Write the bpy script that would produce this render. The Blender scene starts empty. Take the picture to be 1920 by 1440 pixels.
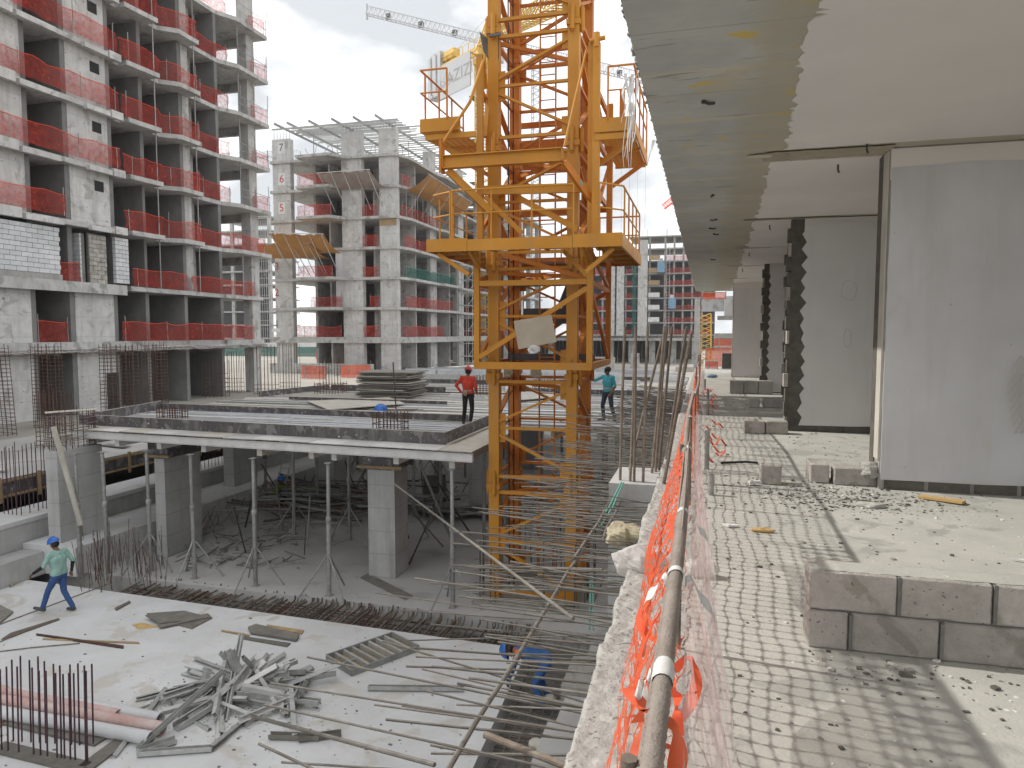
import bpy, bmesh, math, random
import numpy as np
from mathutils import Vector, Matrix, noise
random.seed(7)
R = math.radians
SC = bpy.context.scene
COL = SC.collection
CAM_H = 6.5                                   # eye height above the lower floor

# ------------------------------------------------------------------ camera
F_PX, YAW, PITCH = 1340.0, math.atan(364/1340), math.atan(95/1340)
cam_d = bpy.data.cameras.new('camera'); cam = bpy.data.objects.new('camera', cam_d); COL.objects.link(cam)
cam_d.sensor_width = 36; cam_d.lens = F_PX/1920*36; cam_d.clip_start = .05; cam_d.clip_end = 3000
cam.location = (0, 0, CAM_H); cam.rotation_euler = (R(90)-PITCH, 0, YAW)
SC.camera = cam

# ------------------------------------------------------------------ light
SUN_EL = R(42)
sun_dir = Vector((.99, -.12, 0)).normalized()*math.cos(SUN_EL) + Vector((0, 0, -math.sin(SUN_EL)))   # way the light travels
sd = bpy.data.lights.new('sun', 'SUN'); sd.energy = 3.3; sd.angle = R(1.0); sd.color = (1, .955, .88)
so = bpy.data.objects.new('sun', sd); COL.objects.link(so); so.rotation_euler = sun_dir.to_track_quat('-Z', 'Y').to_euler()
so.location = (-60, 10, 60)
W = bpy.data.worlds.new('World'); SC.world = W; W.use_nodes = True
nt = W.node_tree; nt.nodes.clear()
def N(t, **k):
    n = nt.nodes.new(t)
    for a, b in k.items(): setattr(n, a, b)
    return n
L = lambda a, b: nt.links.new(a, b)
out = N('ShaderNodeOutputWorld'); bg = N('ShaderNodeBackground'); L(bg.outputs[0], out.inputs[0]); bg.inputs[1].default_value = .148
sky = N('ShaderNodeTexSky', sky_type='NISHITA', sun_disc=False, sun_elevation=SUN_EL, sun_rotation=R(-83), dust_density=3.0)
tc = N('ShaderNodeTexCoord'); mp = N('ShaderNodeMapping'); L(tc.outputs['Generated'], mp.inputs[0]); mp.inputs[3].default_value = (1, 1, 2.2)
n1 = N('ShaderNodeTexNoise'); L(mp.outputs[0], n1.inputs[0]); n1.inputs['Scale'].default_value = 2.1; n1.inputs['Detail'].default_value = 7; n1.inputs['Roughness'].default_value = .55
r1 = N('ShaderNodeValToRGB'); L(n1.outputs[0], r1.inputs[0])
r1.color_ramp.elements[0].position = .33; r1.color_ramp.elements[0].color = (.93, .93, .93, 1); r1.color_ramp.elements[1].position = .6; r1.color_ramp.elements[1].color = (.97, .97, .97, 1)
n2 = N('ShaderNodeTexNoise'); L(mp.outputs[0], n2.inputs[0]); n2.inputs['Scale'].default_value = 4.3; n2.inputs['Detail'].default_value = 8
r2 = N('ShaderNodeValToRGB'); L(n2.outputs[0], r2.inputs[0])
r2.color_ramp.elements[0].position = .40; r2.color_ramp.elements[0].color = (4.6, 4.8, 5.0, 1); r2.color_ramp.elements[1].position = .62; r2.color_ramp.elements[1].color = (11.0, 11.0, 11.0, 1)
mx = N('ShaderNodeMix', data_type='RGBA'); L(r1.outputs[0], mx.inputs[0]); L(sky.outputs[0], mx.inputs[6]); L(r2.outputs[0], mx.inputs[7]); L(mx.outputs[2], bg.inputs[0])
SC.view_settings.view_transform = 'Standard'; SC.view_settings.look = 'None'; SC.view_settings.exposure = 0.2; SC.view_settings.gamma = 1; SC.view_settings.use_curve_mapping = False
SC.cycles.use_denoising = True
SC.cycles.max_bounces = 8; SC.cycles.transparent_max_bounces = 24; SC.cycles.diffuse_bounces = 5

# ------------------------------------------------------------------ pixel of the survey photo -> point on a real plane
_cy, _sy, _cp, _sp = math.cos(YAW), math.sin(YAW), math.cos(PITCH), math.sin(PITCH)
_fw = Vector((-_sy*_cp, _cy*_cp, -_sp)); _rt = Vector((_cy, _sy, 0)); _up = _rt.cross(_fw); _o = Vector((0, 0, CAM_H))
def _ray(x, y): return _fw + _rt*((x-960)/F_PX) - _up*((y-720)/F_PX)
def gz(x, y, z): r = _ray(x, y); return _o + r*((z-CAM_H)/r.z)
def gy(x, y, Y): r = _ray(x, y); return _o + r*(Y/r.y)
def gx(x, y, X): r = _ray(x, y); return _o + r*(X/r.x)

# ------------------------------------------------------------------ materials
MATS = {}
class NG:
    def __init__(s, name):
        m = bpy.data.materials.new(name); m.use_nodes = True; s.m = m; s.t = m.node_tree; s.t.nodes.clear()
        s.out = s.n('ShaderNodeOutputMaterial'); s.b = s.n('ShaderNodeBsdfPrincipled'); s.l(s.b.outputs[0], s.out.inputs[0])
        s.pos = s.n('ShaderNodeNewGeometry').outputs['Position']
    def n(s, t, **k):
        x = s.t.nodes.new(t)
        for a, b in k.items(): setattr(x, a, b)
        return x
    def l(s, a, b): s.t.links.new(a, b)
    def noise(s, scale, detail=5, rough=.6, stretch=None, dist=0):
        x = s.n('ShaderNodeTexNoise'); x.inputs['Scale'].default_value = scale; x.inputs['Detail'].default_value = detail; x.inputs['Roughness'].default_value = rough; x.inputs['Distortion'].default_value = dist
        v = s.pos
        if stretch:
            mp = s.n('ShaderNodeMapping'); mp.inputs[3].default_value = stretch; s.l(v, mp.inputs[0]); v = mp.outputs[0]
        s.l(v, x.inputs[0]); return x.outputs[0]
    def ramp(s, v, a, b, ca=0., cb=1.):
        x = s.n('ShaderNodeMapRange'); s.l(v, x.inputs[0]); x.inputs[1].default_value = a; x.inputs[2].default_value = b; x.inputs[3].default_value = ca; x.inputs[4].default_value = cb
        return x.outputs[0]
    def mix(s, f, a, b):
        x = s.n('ShaderNodeMix', data_type='RGBA')
        for i, v in ((0, f), (6, a), (7, b)):
            if isinstance(v, (int, float)): x.inputs[i].default_value = v
            elif isinstance(v, tuple): x.inputs[i].default_value = (*v[:3], 1)
            else: s.l(v, x.inputs[i])
        return x.outputs[2]
    def math(s, op, a, b=0.):
        x = s.n('ShaderNodeMath', operation=op)
        for i, v in ((0, a), (1, b)):
            if isinstance(v, (int, float)): x.inputs[i].default_value = v
            else: s.l(v, x.inputs[i])
        return x.outputs[0]
    def bump(s, h, strength, dist=.01):
        x = s.n('ShaderNodeBump'); x.inputs[0].default_value = strength; x.inputs[1].default_value = dist; s.l(h, x.inputs['Height']); s.l(x.outputs[0], s.b.inputs['Normal'])
    def sep(s):
        x = s.n('ShaderNodeSeparateXYZ'); s.l(s.pos, x.inputs[0]); return x.outputs

def surf(name, c1, c2, sc=2.5, rough=.85, bump=.35, bsc=45, metal=0., lines=None, drip=None, specks=None, island=.0, blotch=None):
    """two-tone worn surface; lines = (axis, spacing, depth of tone), drip = streak colour, specks = (colour, scale, threshold), island = per-piece tone"""
    g = NG(name); nb = g.noise(sc, 6, .62); col = g.mix(g.ramp(nb, .32, .68), c1, c2)
    big = g.noise(sc*.22, 3); col = g.mix(g.ramp(big, .35, .7, 0, .45), col, tuple(x*.74 for x in c2))
    if blotch: col = g.mix(g.ramp(g.noise(blotch[1], 4, .55, dist=.6), blotch[2], blotch[2]+.05, 0, .85), col, blotch[0])
    if drip: col = g.mix(g.ramp(g.noise(3.2, 6, .7, (1, 1, .09)), .5, .72, 0, .6), col, drip)
    if specks: col = g.mix(g.ramp(g.noise(specks[1], 2, .5), specks[2], specks[2]+.04), col, specks[0])
    if lines:
        ax, sp, k = lines; p = g.sep()[ax]; f = g.math('FRACT', g.math('DIVIDE', p, sp)); e = g.math('LESS_THAN', f, .03/sp)
        col = g.mix(g.math('MULTIPLY', e, k), col, tuple(x*.45 for x in c2))
    if island:
        ri = g.n('ShaderNodeObjectInfo').outputs['Random']; isl = g.n('ShaderNodeNewGeometry').outputs['Random Per Island']
        v = g.math('FRACT', g.math('ADD', ri, isl)); hs = g.n('ShaderNodeHueSaturation'); g.l(col, hs.inputs['Color']); g.l(g.ramp(v, 0, 1, 1-island, 1+island*.6), hs.inputs['Value']); col = hs.outputs[0]
    g.l(col, g.b.inputs['Base Color']); g.b.inputs['Metallic'].default_value = metal
    g.l(g.ramp(nb, .3, .7, max(.05, rough-.08), min(1, rough+.08)), g.b.inputs['Roughness'])
    if bump: g.bump(g.noise(bsc, 4, .6), bump, .008)
    MATS[name] = g.m; return g
def net_mat(name, c, alpha, sc=30):
    g = NG(name); d = g.n('ShaderNodeBsdfDiffuse'); t = g.n('ShaderNodeBsdfTranslucent'); a = g.n('ShaderNodeMixShader'); a.inputs[0].default_value = .4
    col = g.mix(g.ramp(g.noise(1.3, 5), .35, .65), c, tuple(x*.7 for x in c))
    g.l(col, d.inputs[0]); g.l(col, t.inputs[0]); g.l(d.outputs[0], a.inputs[1]); g.l(t.outputs[0], a.inputs[2])
    tr = g.n('ShaderNodeBsdfTransparent'); x = g.n('ShaderNodeMixShader'); g.l(g.ramp(g.noise(sc, 3), .35, .65, alpha-.15, alpha+.15), x.inputs[0]); g.l(tr.outputs[0], x.inputs[1]); g.l(a.outputs[0], x.inputs[2]); g.l(x.outputs[0], g.out.inputs[0])
    MATS[name] = g.m
def plain(name, c, rough=.6, metal=0., var=.25):
    surf(name, c, tuple(x*(1-var) for x in c), 6, rough, .12, 60, metal)

surf('concrete_raw', (.42, .41, .385), (.30, .295, .275), 2.2, .9, .4, 40, drip=(.2, .195, .18))
surf('concrete_facade', (.56, .555, .54), (.41, .405, .39), 1.6, .9, .4, 20, drip=(.2, .195, .18), blotch=((.27, .265, .25), 1.1, .57), specks=((.2, .19, .18), 5., .70))
surf('facade_pale', (.63, .625, .61), (.48, .475, .46), 1.6, .9, .4, 20, drip=(.25, .24, .225), lines=(2, 1.05, .35), blotch=((.36, .35, .335), 1.2, .58), specks=((.22, .21, .2), 4., .69))
surf('concrete_inner_shade', (.235, .235, .228), (.16, .16, .155), 1.2, .9, .3, 20, drip=(.17, .165, .16))  # bare inner concrete, with the shade of the rooms darkened into its colour
surf('strip_mortar', (.42, .385, .29), (.33, .30, .225), 5, .9, .5, 40, blotch=((.2, .185, .14), 5, .6))
surf('concrete_form', (.50, .50, .495), (.40, .40, .39), 2., .88, .35, 40, lines=(2, .62, .3), drip=(.27, .26, .235))
surf('concrete_brown', (.27, .25, .215), (.2, .185, .16), 2., .9, .35, 40, lines=(2, .62, .75))
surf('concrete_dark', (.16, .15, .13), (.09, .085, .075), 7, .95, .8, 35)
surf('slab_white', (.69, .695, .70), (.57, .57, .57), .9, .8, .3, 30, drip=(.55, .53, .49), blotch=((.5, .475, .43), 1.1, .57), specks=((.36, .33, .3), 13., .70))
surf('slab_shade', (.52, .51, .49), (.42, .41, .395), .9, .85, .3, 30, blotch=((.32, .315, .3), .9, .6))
surf('terrace_floor', (.53, .525, .48), (.43, .43, .395), 2.6, .93, .6, 55, blotch=((.335, .335, .31), 2.2, .575), specks=((.70, .70, .67), 22., .71))
surf('kerb_rough', (.50, .485, .455), (.33, .32, .30), 22, .95, 1., 60, specks=((.2, .185, .17), 34., .62))
surf('plaster_ceiling', (.79, .765, .735), (.73, .705, .675), 1.1, .75, .08, 40)
surf('plaster_wall', (.60, .605, .625), (.53, .535, .55), 1.6, .7, .12, 30, drip=(.47, .47, .465), blotch=((.52, .515, .50), .9, .58), specks=((.40, .39, .37), 11., .735))
surf('plaster_pale', (.74, .735, .735), (.67, .665, .66), 1.6, .7, .12, 30, drip=(.58, .575, .57), blotch=((.63, .62, .6), .9, .6))
surf('jamb_cream', (.62, .6, .53), (.5, .48, .43), 4, .85, .3, 40)
surf('block_grey', (.50, .47, .435), (.37, .35, .32), 14, .95, 1., 85, island=.16, blotch=((.27, .26, .22), 2.6, .56), specks=((.17, .16, .145), 34., .67))
surf('block_white', (.66, .67, .68), (.56, .57, .58), 3, .9, .3, 40, island=.1)
surf('block_tan', (.42, .4, .35), (.33, .31, .27), 3, .9, .3, 40, island=.15)
surf('mortar', (.22, .215, .2), (.14, .135, .125), 12, .95, .8, 60)
surf('rebar', (.29, .25, .205), (.17, .13, .10), 12, .75, .3, 90, .25, island=.3)
surf('rebar_pale', (.235, .222, .20), (.15, .135, .115), 12, .7, .3, 90, .2, island=.22)
surf('rebar_rust', (.16, .085, .055), (.09, .05, .04), 12, .85, .3, 90, .1, island=.25)
surf('rebar_purple', (.12, .055, .07), (.07, .04, .055), 12, .8, .3, 90, .1, island=.25)
surf('steel_prop', (.40, .405, .39), (.26, .26, .25), 9, .6, .3, 60, .2, island=.2)
surf('galvanised', (.56, .565, .55), (.40, .405, .39), 8, .5, .2, 50, .25, island=.22)
surf('aluminium', (.66, .675, .70), (.50, .51, .53), 3, .42, .15, 40, .2, island=.3)
surf('aluminium_dull', (.66, .65, .63), (.52, .51, .49), 3, .6, .15, 40, .05, island=.25)
surf('timber', (.42, .31, .17), (.30, .21, .115), 6, .85, .3, 60, island=.2)
surf('timber_pale', (.58, .55, .48), (.44, .41, .35), 5, .85, .3, 60, island=.15)
surf('timber_yellow', (.62, .43, .19), (.5, .33, .13), 6, .8, .25, 60)
surf('film_ply', (.10, .09, .09), (.065, .058, .06), 6, .5, .2, 60, blotch=((.2, .185, .19), 3.6, .54), specks=((.45, .44, .42), 9., .68), drip=(.22, .21, .2))
surf('ply_grey', (.25, .235, .205), (.16, .15, .13), 4, .85, .3, 50, island=.25)
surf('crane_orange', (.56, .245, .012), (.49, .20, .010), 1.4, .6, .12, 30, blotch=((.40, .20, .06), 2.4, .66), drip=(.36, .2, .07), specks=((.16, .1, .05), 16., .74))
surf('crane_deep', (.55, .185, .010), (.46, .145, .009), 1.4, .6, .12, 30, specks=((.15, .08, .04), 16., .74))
surf('crane_yellow', (.72, .47, .07), (.62, .38, .05), 1.4, .5, .1, 30)
surf('crane_grey', (.55, .56, .58), (.45, .46, .48), 1.4, .5, .1, 30)
surf('letter_grey', (.27, .275, .285), (.25, .255, .265), .3, .6, 0, 30)
surf('sign_grey', (.46, .47, .49), (.42, .43, .45), .3, .6, 0, 30)
surf('dark_metal', (.075, .075, .075), (.05, .05, .05), 4, .6, .2, 30)
surf('scoop_grey', (.13, .13, .13), (.1, .1, .1), 4, .6, .2, 30)
surf('grating', (.30, .17, .05), (.2, .12, .05), 4, .7, .2, 30)
surf('board_beige', (.46, .40, .31), (.40, .34, .26), 3, .9, .1, 30)
surf('tarp_orange', (.50, .25, .07), (.40, .19, .05), 1.2, .8, .1, 20)
surf('tarp_grey', (.36, .31, .28), (.28, .22, .19), 1.2, .8, .1, 20)
g = surf('orange_plastic', (.93, .17, .075), (.85, .13, .05), 5, .45, .1, 30)
_tl = g.n('ShaderNodeBsdfTranslucent'); _tl.inputs[0].default_value = (.93, .22, .1, 1); _ms = g.n('ShaderNodeMixShader'); _ms.inputs[0].default_value = .4; g.l(g.b.outputs[0], _ms.inputs[1]); g.l(_tl.outputs[0], _ms.inputs[2]); g.l(_ms.outputs[0], g.out.inputs[0])
surf('pvc_white', (.66, .67, .68), (.56, .56, .57), 3, .4, .05, 30)
surf('pvc_pink', (.50, .27, .24), (.62, .52, .49), 3, .5, .05, 30)
surf('ground_sand', (.40, .375, .335), (.31, .29, .26), .12, .95, .3, 3)
surf('podium_slab', (.50, .49, .47), (.38, .37, .35), .8, .9, .3, 20, blotch=((.3, .29, .27), .6, .58))
surf('stone_pale', (.62, .58, .5), (.5, .47, .4), 6, .9, .4, 40)
surf('hessian', (.45, .40, .28), (.33, .29, .2), 6, .95, .6, 60)
plain('white_cloth', (.78, .77, .75), .8); plain('paper_white', (.8, .8, .78), .8); plain('black_rubber', (.025, .025, .025), .7)
plain('red_paint', (.5, .03, .03), .5); plain('blue_paint', (.05, .16, .42), .5); plain('hoist_blue', (.17, .32, .47), .5); plain('void_shade', (.03, .03, .03), 1.)
plain('text_dark', (.12, .12, .13), .8, 0, 0.); plain('text_red', (.5, .05, .06), .8, 0, 0.); plain('green_rope', (.16, .42, .36), .7)
surf('rail_grey', (.36, .31, .275), (.26, .215, .185), 14, .65, .5, 160, .2, drip=(.33, .3, .27))
plain('skin', (.22, .115, .07), .6); plain('hair', (.012, .01, .009), .6); plain('shirt_red', (.60, .055, .03), .85); plain('shirt_cyan', (.09, .50, .60), .85); plain('shirt_mint', (.33, .54, .47), .85)
plain('shirt_green', (.13, .2, .05), .9); plain('sleeve_black', (.018, .017, .02), .9); plain('trouser_black', (.022, .02, .02), .9); plain('jeans_blue', (.045, .11, .30), .9); plain('jeans_dark', (.05, .075, .11), .9)
plain('coverall_blue', (.04, .13, .36), .9); plain('vest_orange', (.85, .18, .03), .8); plain('shoe', (.09, .08, .075), .8); plain('helmet_blue', (.03, .16, .55), .35); plain('helmet_red', (.5, .04, .06), .35); plain('pouch', (.36, .28, .2), .8)
net_mat('net_red', (.68, .085, .06), .44, 4); net_mat('net_green', (.06, .22, .18), .6); net_mat('net_orange', (.8, .13, .05), .7)
net_mat('sheet_pink', (.88, .80, .79), .46, 3); net_mat('bag_white', (.85, .83, .8), .85, 9)
g = NG('glass_window'); g.b.inputs['Base Color'].default_value = (.05, .07, .09, 1); g.b.inputs['Roughness'].default_value = .1; MATS['glass_window'] = g.m
# underside of the terrace roof: board seams, scratches, yellow paint dabs
g = surf('soffit_raw', (.56, .555, .515), (.45, .455, .43), 2.2, .85, .3, 40, blotch=((.50, .46, .36), 1.3, .58))
old = g.b.inputs['Base Color'].links[0].from_socket
p = g.sep(); wob = g.math('MULTIPLY', g.noise(.8, 2), .25)
f = g.math('FRACT', g.math('DIVIDE', g.math('ADD', p[1], wob), 1.22)); col = g.mix(g.ramp(g.math('ABSOLUTE', g.math('SUBTRACT', f, .5)), 0, .05, .75, 0), old, (.60, .54, .40))
f2 = g.math('FRACT', g.math('DIVIDE', g.math('ADD', p[1], 3.3), 1.22)); col = g.mix(g.ramp(g.math('ABSOLUTE', g.math('SUBTRACT', f2, .5)), 0, .008, .6, 0), col, (.2, .19, .16))
col = g.mix(g.ramp(g.noise(6, 6, .65, (.3, 1.8, 1)), .60, .68, 0, .75), col, (.2, .19, .17))
col = g.mix(g.ramp(g.noise(3.1, 2, .4, (.8, 1, 1)), .66, .70, 0, .9), col, (.64, .47, .10))
col = g.mix(g.ramp(g.math('ADD', p[0], g.math('MULTIPLY', g.noise(3, 4), .5)), .42, .62, 0, .6), col, (.42, .375, .26))
g.l(col, g.b.inputs['Base Color'])

# ------------------------------------------------------------------ mesh builder
WL = {}
class MB:
    def __init__(s): s.v = []; s.f = []; s.mi = []; s.cm = 0
    def add(s, vs, fs):
        b = len(s.v); s.v += [tuple(x) for x in vs]; s.f += [tuple(i+b for i in q) for q in fs]; s.mi += [s.cm]*len(fs); return s
    def obox(s, c, ax, ay, az):
        c, ax, ay, az = Vector(c), Vector(ax), Vector(ay), Vector(az)
        vs = [c+ax*i+ay*j+az*k for k in (-1, 1) for j in (-1, 1) for i in (-1, 1)]
        return s.add(vs, [(0, 2, 3, 1), (4, 5, 7, 6), (0, 1, 5, 4), (2, 6, 7, 3), (0, 4, 6, 2), (1, 3, 7, 5)])
    def box(s, x0, y0, z0, x1, y1, z1): return s.obox(((x0+x1)/2, (y0+y1)/2, (z0+z1)/2), (abs(x1-x0)/2, 0, 0), (0, abs(y1-y0)/2, 0), (0, 0, abs(z1-z0)/2))
    def bar(s, p, q, w, h, up=(0, 0, 1)):
        p, q = Vector(p), Vector(q); d = (q-p).normalized(); u = Vector(up)
        if abs(d.dot(u)) > .98: u = Vector((0, 1, 0))
        sd_ = d.cross(u).normalized(); u = sd_.cross(d)
        return s.obox((p+q)/2, (q-p)/2, sd_*w/2, u*h/2)
    def tube(s, pts, r, n=8, caps=True):
        pts = [Vector(p) for p in pts]; rs = r if isinstance(r, (list, tuple)) else [r]*len(pts); vs = []; fs = []; u = None
        for i, p in enumerate(pts):
            d = (pts[min(i+1, len(pts)-1)]-pts[max(i-1, 0)]).normalized()
            if u is None: u = d.cross(Vector((0, 0, 1)) if abs(d.z) < .95 else Vector((1, 0, 0))).normalized()
            else: u = (u-d*u.dot(d)).normalized()
            w = d.cross(u)
            for k in range(n): a = 2*math.pi*k/n; vs.append(p+(u*math.cos(a)+w*math.sin(a))*rs[i])
        for i in range(len(pts)-1):
            for k in range(n): fs.append((i*n+k, i*n+(k+1) % n, (i+1)*n+(k+1) % n, (i+1)*n+k))
        if caps: fs += [tuple(range(n-1, -1, -1)), tuple((len(pts)-1)*n+k for k in range(n))]
        return s.add(vs, fs)
    def prism(s, poly, z0, z1):
        n = len(poly); vs = [(x, y, z0) for x, y in poly]+[(x, y, z1) for x, y in poly]
        a = sum(poly[i][0]*poly[(i+1) % n][1]-poly[(i+1) % n][0]*poly[i][1] for i in range(n)); o = list(range(n))
        if a < 0: o = o[::-1]
        return s.add(vs, [tuple(reversed(o)), tuple(i+n for i in o)]+[(o[i], o[(i+1) % n], o[(i+1) % n]+n, o[i]+n) for i in range(n)])
    def grid(s, P, nu, nv):
        vs = [P(i/nu, j/nv) for j in range(nv+1) for i in range(nu+1)]
        return s.add(vs, [(j*(nu+1)+i, j*(nu+1)+i+1, (j+1)*(nu+1)+i+1, (j+1)*(nu+1)+i) for j in range(nv) for i in range(nu)])
    def ell(s, c, r, n=12, m=8):
        vs = []; fs = []
        for j in range(m+1):
            t = math.pi*j/m
            for i in range(n): a = 2*math.pi*i/n; vs.append((c[0]+r[0]*math.sin(t)*math.cos(a), c[1]+r[1]*math.sin(t)*math.sin(a), c[2]+r[2]*math.cos(t)))
        for j in range(m):
            for i in range(n): fs.append((j*n+i, (j+1)*n+i, (j+1)*n+(i+1) % n, j*n+(i+1) % n))
        return s.add(vs, fs)
    def mesh(s, name, mat, off=Vector((0, 0, 0)), smooth=False):
        me = bpy.data.meshes.new(name); me.from_pydata([(x-off.x, y-off.y, z-off.z) for x, y, z in s.v], [], s.f)
        for m_ in (mat if isinstance(mat, (list, tuple)) else [mat]): me.materials.append(MATS[m_])
        if any(s.mi): me.polygons.foreach_set('material_index', s.mi)
        if smooth: me.polygons.foreach_set('use_smooth', [True]*len(me.polygons))
        me.update(); return me
    def part(s, name, mat, parent, smooth=False, label=None, kind=None):
        o = bpy.data.objects.new(name, s.mesh(name, mat, WL[parent.name], smooth)); COL.objects.link(o); o.parent = parent; WL[o.name] = WL[parent.name]
        if label: o['label'] = label
        if kind: o['kind'] = kind
        return o
    def top(s, name, mat, label=None, cat=None, group=None, kind=None, smooth=False):
        xs = [v[0] for v in s.v]; ys = [v[1] for v in s.v]; zs = [v[2] for v in s.v]; off = Vector(((min(xs)+max(xs))/2, (min(ys)+max(ys))/2, min(zs)))
        o = bpy.data.objects.new(name, s.mesh(name, mat, off, smooth)); COL.objects.link(o); o.location = off; WL[o.name] = off
        return tag(o, label, cat, group, kind)
def tag(o, label=None, cat=None, group=None, kind=None):
    for k, v in (('label', label), ('category', cat), ('group', group), ('kind', kind)):
        if v: o[k] = v
    return o
def thing(name, label, cat, loc=(0, 0, 0), group=None):
    o = bpy.data.objects.new(name, None); COL.objects.link(o); o.location = loc; o.empty_display_size = .2; WL[o.name] = Vector(loc); return tag(o, label, cat, group)
_unit = {}
def unit(shape, mat):
    if (shape, mat) not in _unit:
        m = MB()
        if shape == 'box': m.box(-.5, -.5, -.5, .5, .5, .5)
        elif shape == 'rod': m.tube([(0, 0, 0), (0, 0, 1)], 1, 6)
        elif shape == 'pipe': m.tube([(0, 0, 0), (0, 0, 1)], 1, 12)
        _unit[shape, mat] = m.mesh(shape+'_'+mat, mat, smooth=False)
        if shape != 'box':
            for q in _unit[shape, mat].polygons: q.use_smooth = len(q.vertices) == 4
    return _unit[shape, mat]
def _inst(name, me, parent, M, label=None):
    o = bpy.data.objects.new(name, me); COL.objects.link(o); o.parent = parent
    if parent is not None: M = Matrix.Translation(-WL[parent.name]) @ M; WL[o.name] = WL[parent.name]
    else: WL[o.name] = M.to_translation()
    o.matrix_basis = M
    if label: o['label'] = label
    return o
def frame(p, q, up=(0, 0, 1)):
    d = Vector(q)-Vector(p); z = d.normalized(); u = Vector(up)
    if abs(z.dot(u)) > .98: u = Vector((0, 1, 0))
    x = u.cross(z).normalized(); y = z.cross(x); return x, y, z, d.length
def irod(name, p, q, r, mat, parent, shape='rod'):
    x, y, z, l = frame(p, q); M = Matrix.Translation(p) @ Matrix((x*r, y*r, z*l)).transposed().to_4x4(); return _inst(name, unit(shape, mat), parent, M)
def ibeam(name, p, q, w, h, mat, parent, up=(0, 0, 1)):
    x, y, z, l = frame(p, q, up); c = (Vector(p)+Vector(q))/2; M = Matrix.Translation(c) @ Matrix((x*w, y*h, z*l)).transposed().to_4x4(); return _inst(name, unit('box', mat), parent, M)
def ibox(name, x0, y0, z0, x1, y1, z1, mat, parent):
    return _inst(name, unit('box', mat), parent, Matrix.Translation(((x0+x1)/2, (y0+y1)/2, (z0+z1)/2)) @ Matrix.Diagonal((x1-x0, y1-y0, z1-z0, 1)))
rnd = random.uniform
def nz(*a): return noise.noise(Vector(a))
def side_words(x, y, cx_, cy_, ex, ey):
    h = 'left' if x < cx_-ex else 'right' if x > cx_+ex else ''; d = 'near' if y < cy_-ey else 'far' if y > cy_+ey else ''
    return f'{d} {h} edge'.replace('  ', ' ').strip() if (h or d) else 'middle'
ORDN = ['first', 'second', 'third', 'fourth', 'fifth', 'sixth', 'seventh', 'eighth', 'ninth', 'tenth', 'eleventh', 'twelfth', 'thirteenth', 'fourteenth', 'fifteenth', 'sixteenth', 'seventeenth', 'eighteenth']
ORD = ['lowest', 'second', 'third', 'fourth', 'fifth', 'sixth', 'seventh', 'eighth', 'ninth', 'tenth']
# ================================================================== THE SETTING
m = MB()
for x0, y0, x1, y1 in ((-1500, -1500, 1500, -12), (-1500, 50.3, 1500, 1500), (-1500, -12, -27.3, 50.3), (14, -12, 1500, 50.3)):
    m.add([(x0, y0, 2.19), (x1, y0, 2.19), (x1, y1, 2.19), (x0, y1, 2.19)], [(0, 1, 2, 3)])
m.top('ground', 'ground_sand', kind='structure')
m = MB(); m.box(-27.3, -12, -.8, 14, 50.3, -.45); m.top('trench_bed', 'mortar', kind='structure')
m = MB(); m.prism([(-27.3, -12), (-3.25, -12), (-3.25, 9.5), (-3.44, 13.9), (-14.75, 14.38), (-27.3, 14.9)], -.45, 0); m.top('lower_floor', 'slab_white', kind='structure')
m = MB(); m.prism([(-27.3, 15.6), (-14.6, 15.3), (-3.66, 15.33), (-3.4, 15.0), (-2.1, 15.0), (-2.1, 50.3), (-27.3, 50.3)], -.45, 0); m.top('lower_floor', 'slab_shade', kind='structure')  # rear floor: same white concrete, colour lowered for the shade under the deck
m = MB(); m.box(-27.6, -12, -.45, -27.3, 50.3, 2.18); m.box(-27.3, 50, -.45, 14, 50.3, 2.18); m.box(-27.3, -12.3, -.45, 14, -12, 2.18); m.top('retaining_wall', 'concrete_form', kind='structure')

# footing steps at the foot of the terrace
t = thing('footing', 'pale grey stepped concrete footing at the foot of the terrace wall', 'footing', (-1.6, 6, -.45))
y = -2.
while y < 15:
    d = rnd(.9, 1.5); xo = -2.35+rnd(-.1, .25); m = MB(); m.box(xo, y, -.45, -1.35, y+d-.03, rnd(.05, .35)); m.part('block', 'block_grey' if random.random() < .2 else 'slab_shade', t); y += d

# ================================================================== THE TERRACE BUILDING beside the camera
F, CZ = 4.9, 8.35
tb = thing('unfinished_building', 'raw concrete terrace storey with plastered grey walls and bare soffit', 'building', (6, 14, 0))
m = MB(); m.box(-.30, -3, F-.35, 14, 32.8, F); m.part('floor', 'terrace_floor', tb)
m = MB(); m.box(-.40, -3, -.45, -.1, 32.8, F-.36); m.part('wall', 'concrete_form', tb)
def kerbP(u, v):
    Y = -1+u*33.8; e = -.485+.03*nz(Y*3, 0, 0)+.022*nz(Y*11, 3, 0)+.012*nz(Y*31, 5, 0)
    if v < .18: X = e; Z = F-.36+.34*v/.18
    else: w = (v-.18)/.82; X = e+w*(.42+.05*nz(Y*2, 9, 1)); Z = F+.035-.028*w+(.011*nz(X*38, Y*38, 0)+.012*nz(X*17, Y*17, 2)+.008*nz(X*7, Y*7, 4))*(1 if w < .95 else 0)
    return (X, Y, Z)
m = MB(); m.grid(kerbP, 1500, 34); m.part('kerb', 'kerb_rough', tb, True)
m = MB(); m.box(-.497, -3, CZ, 14, 32.9, CZ+.3); m.part('ceiling', 'soffit_raw', tb)
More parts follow.
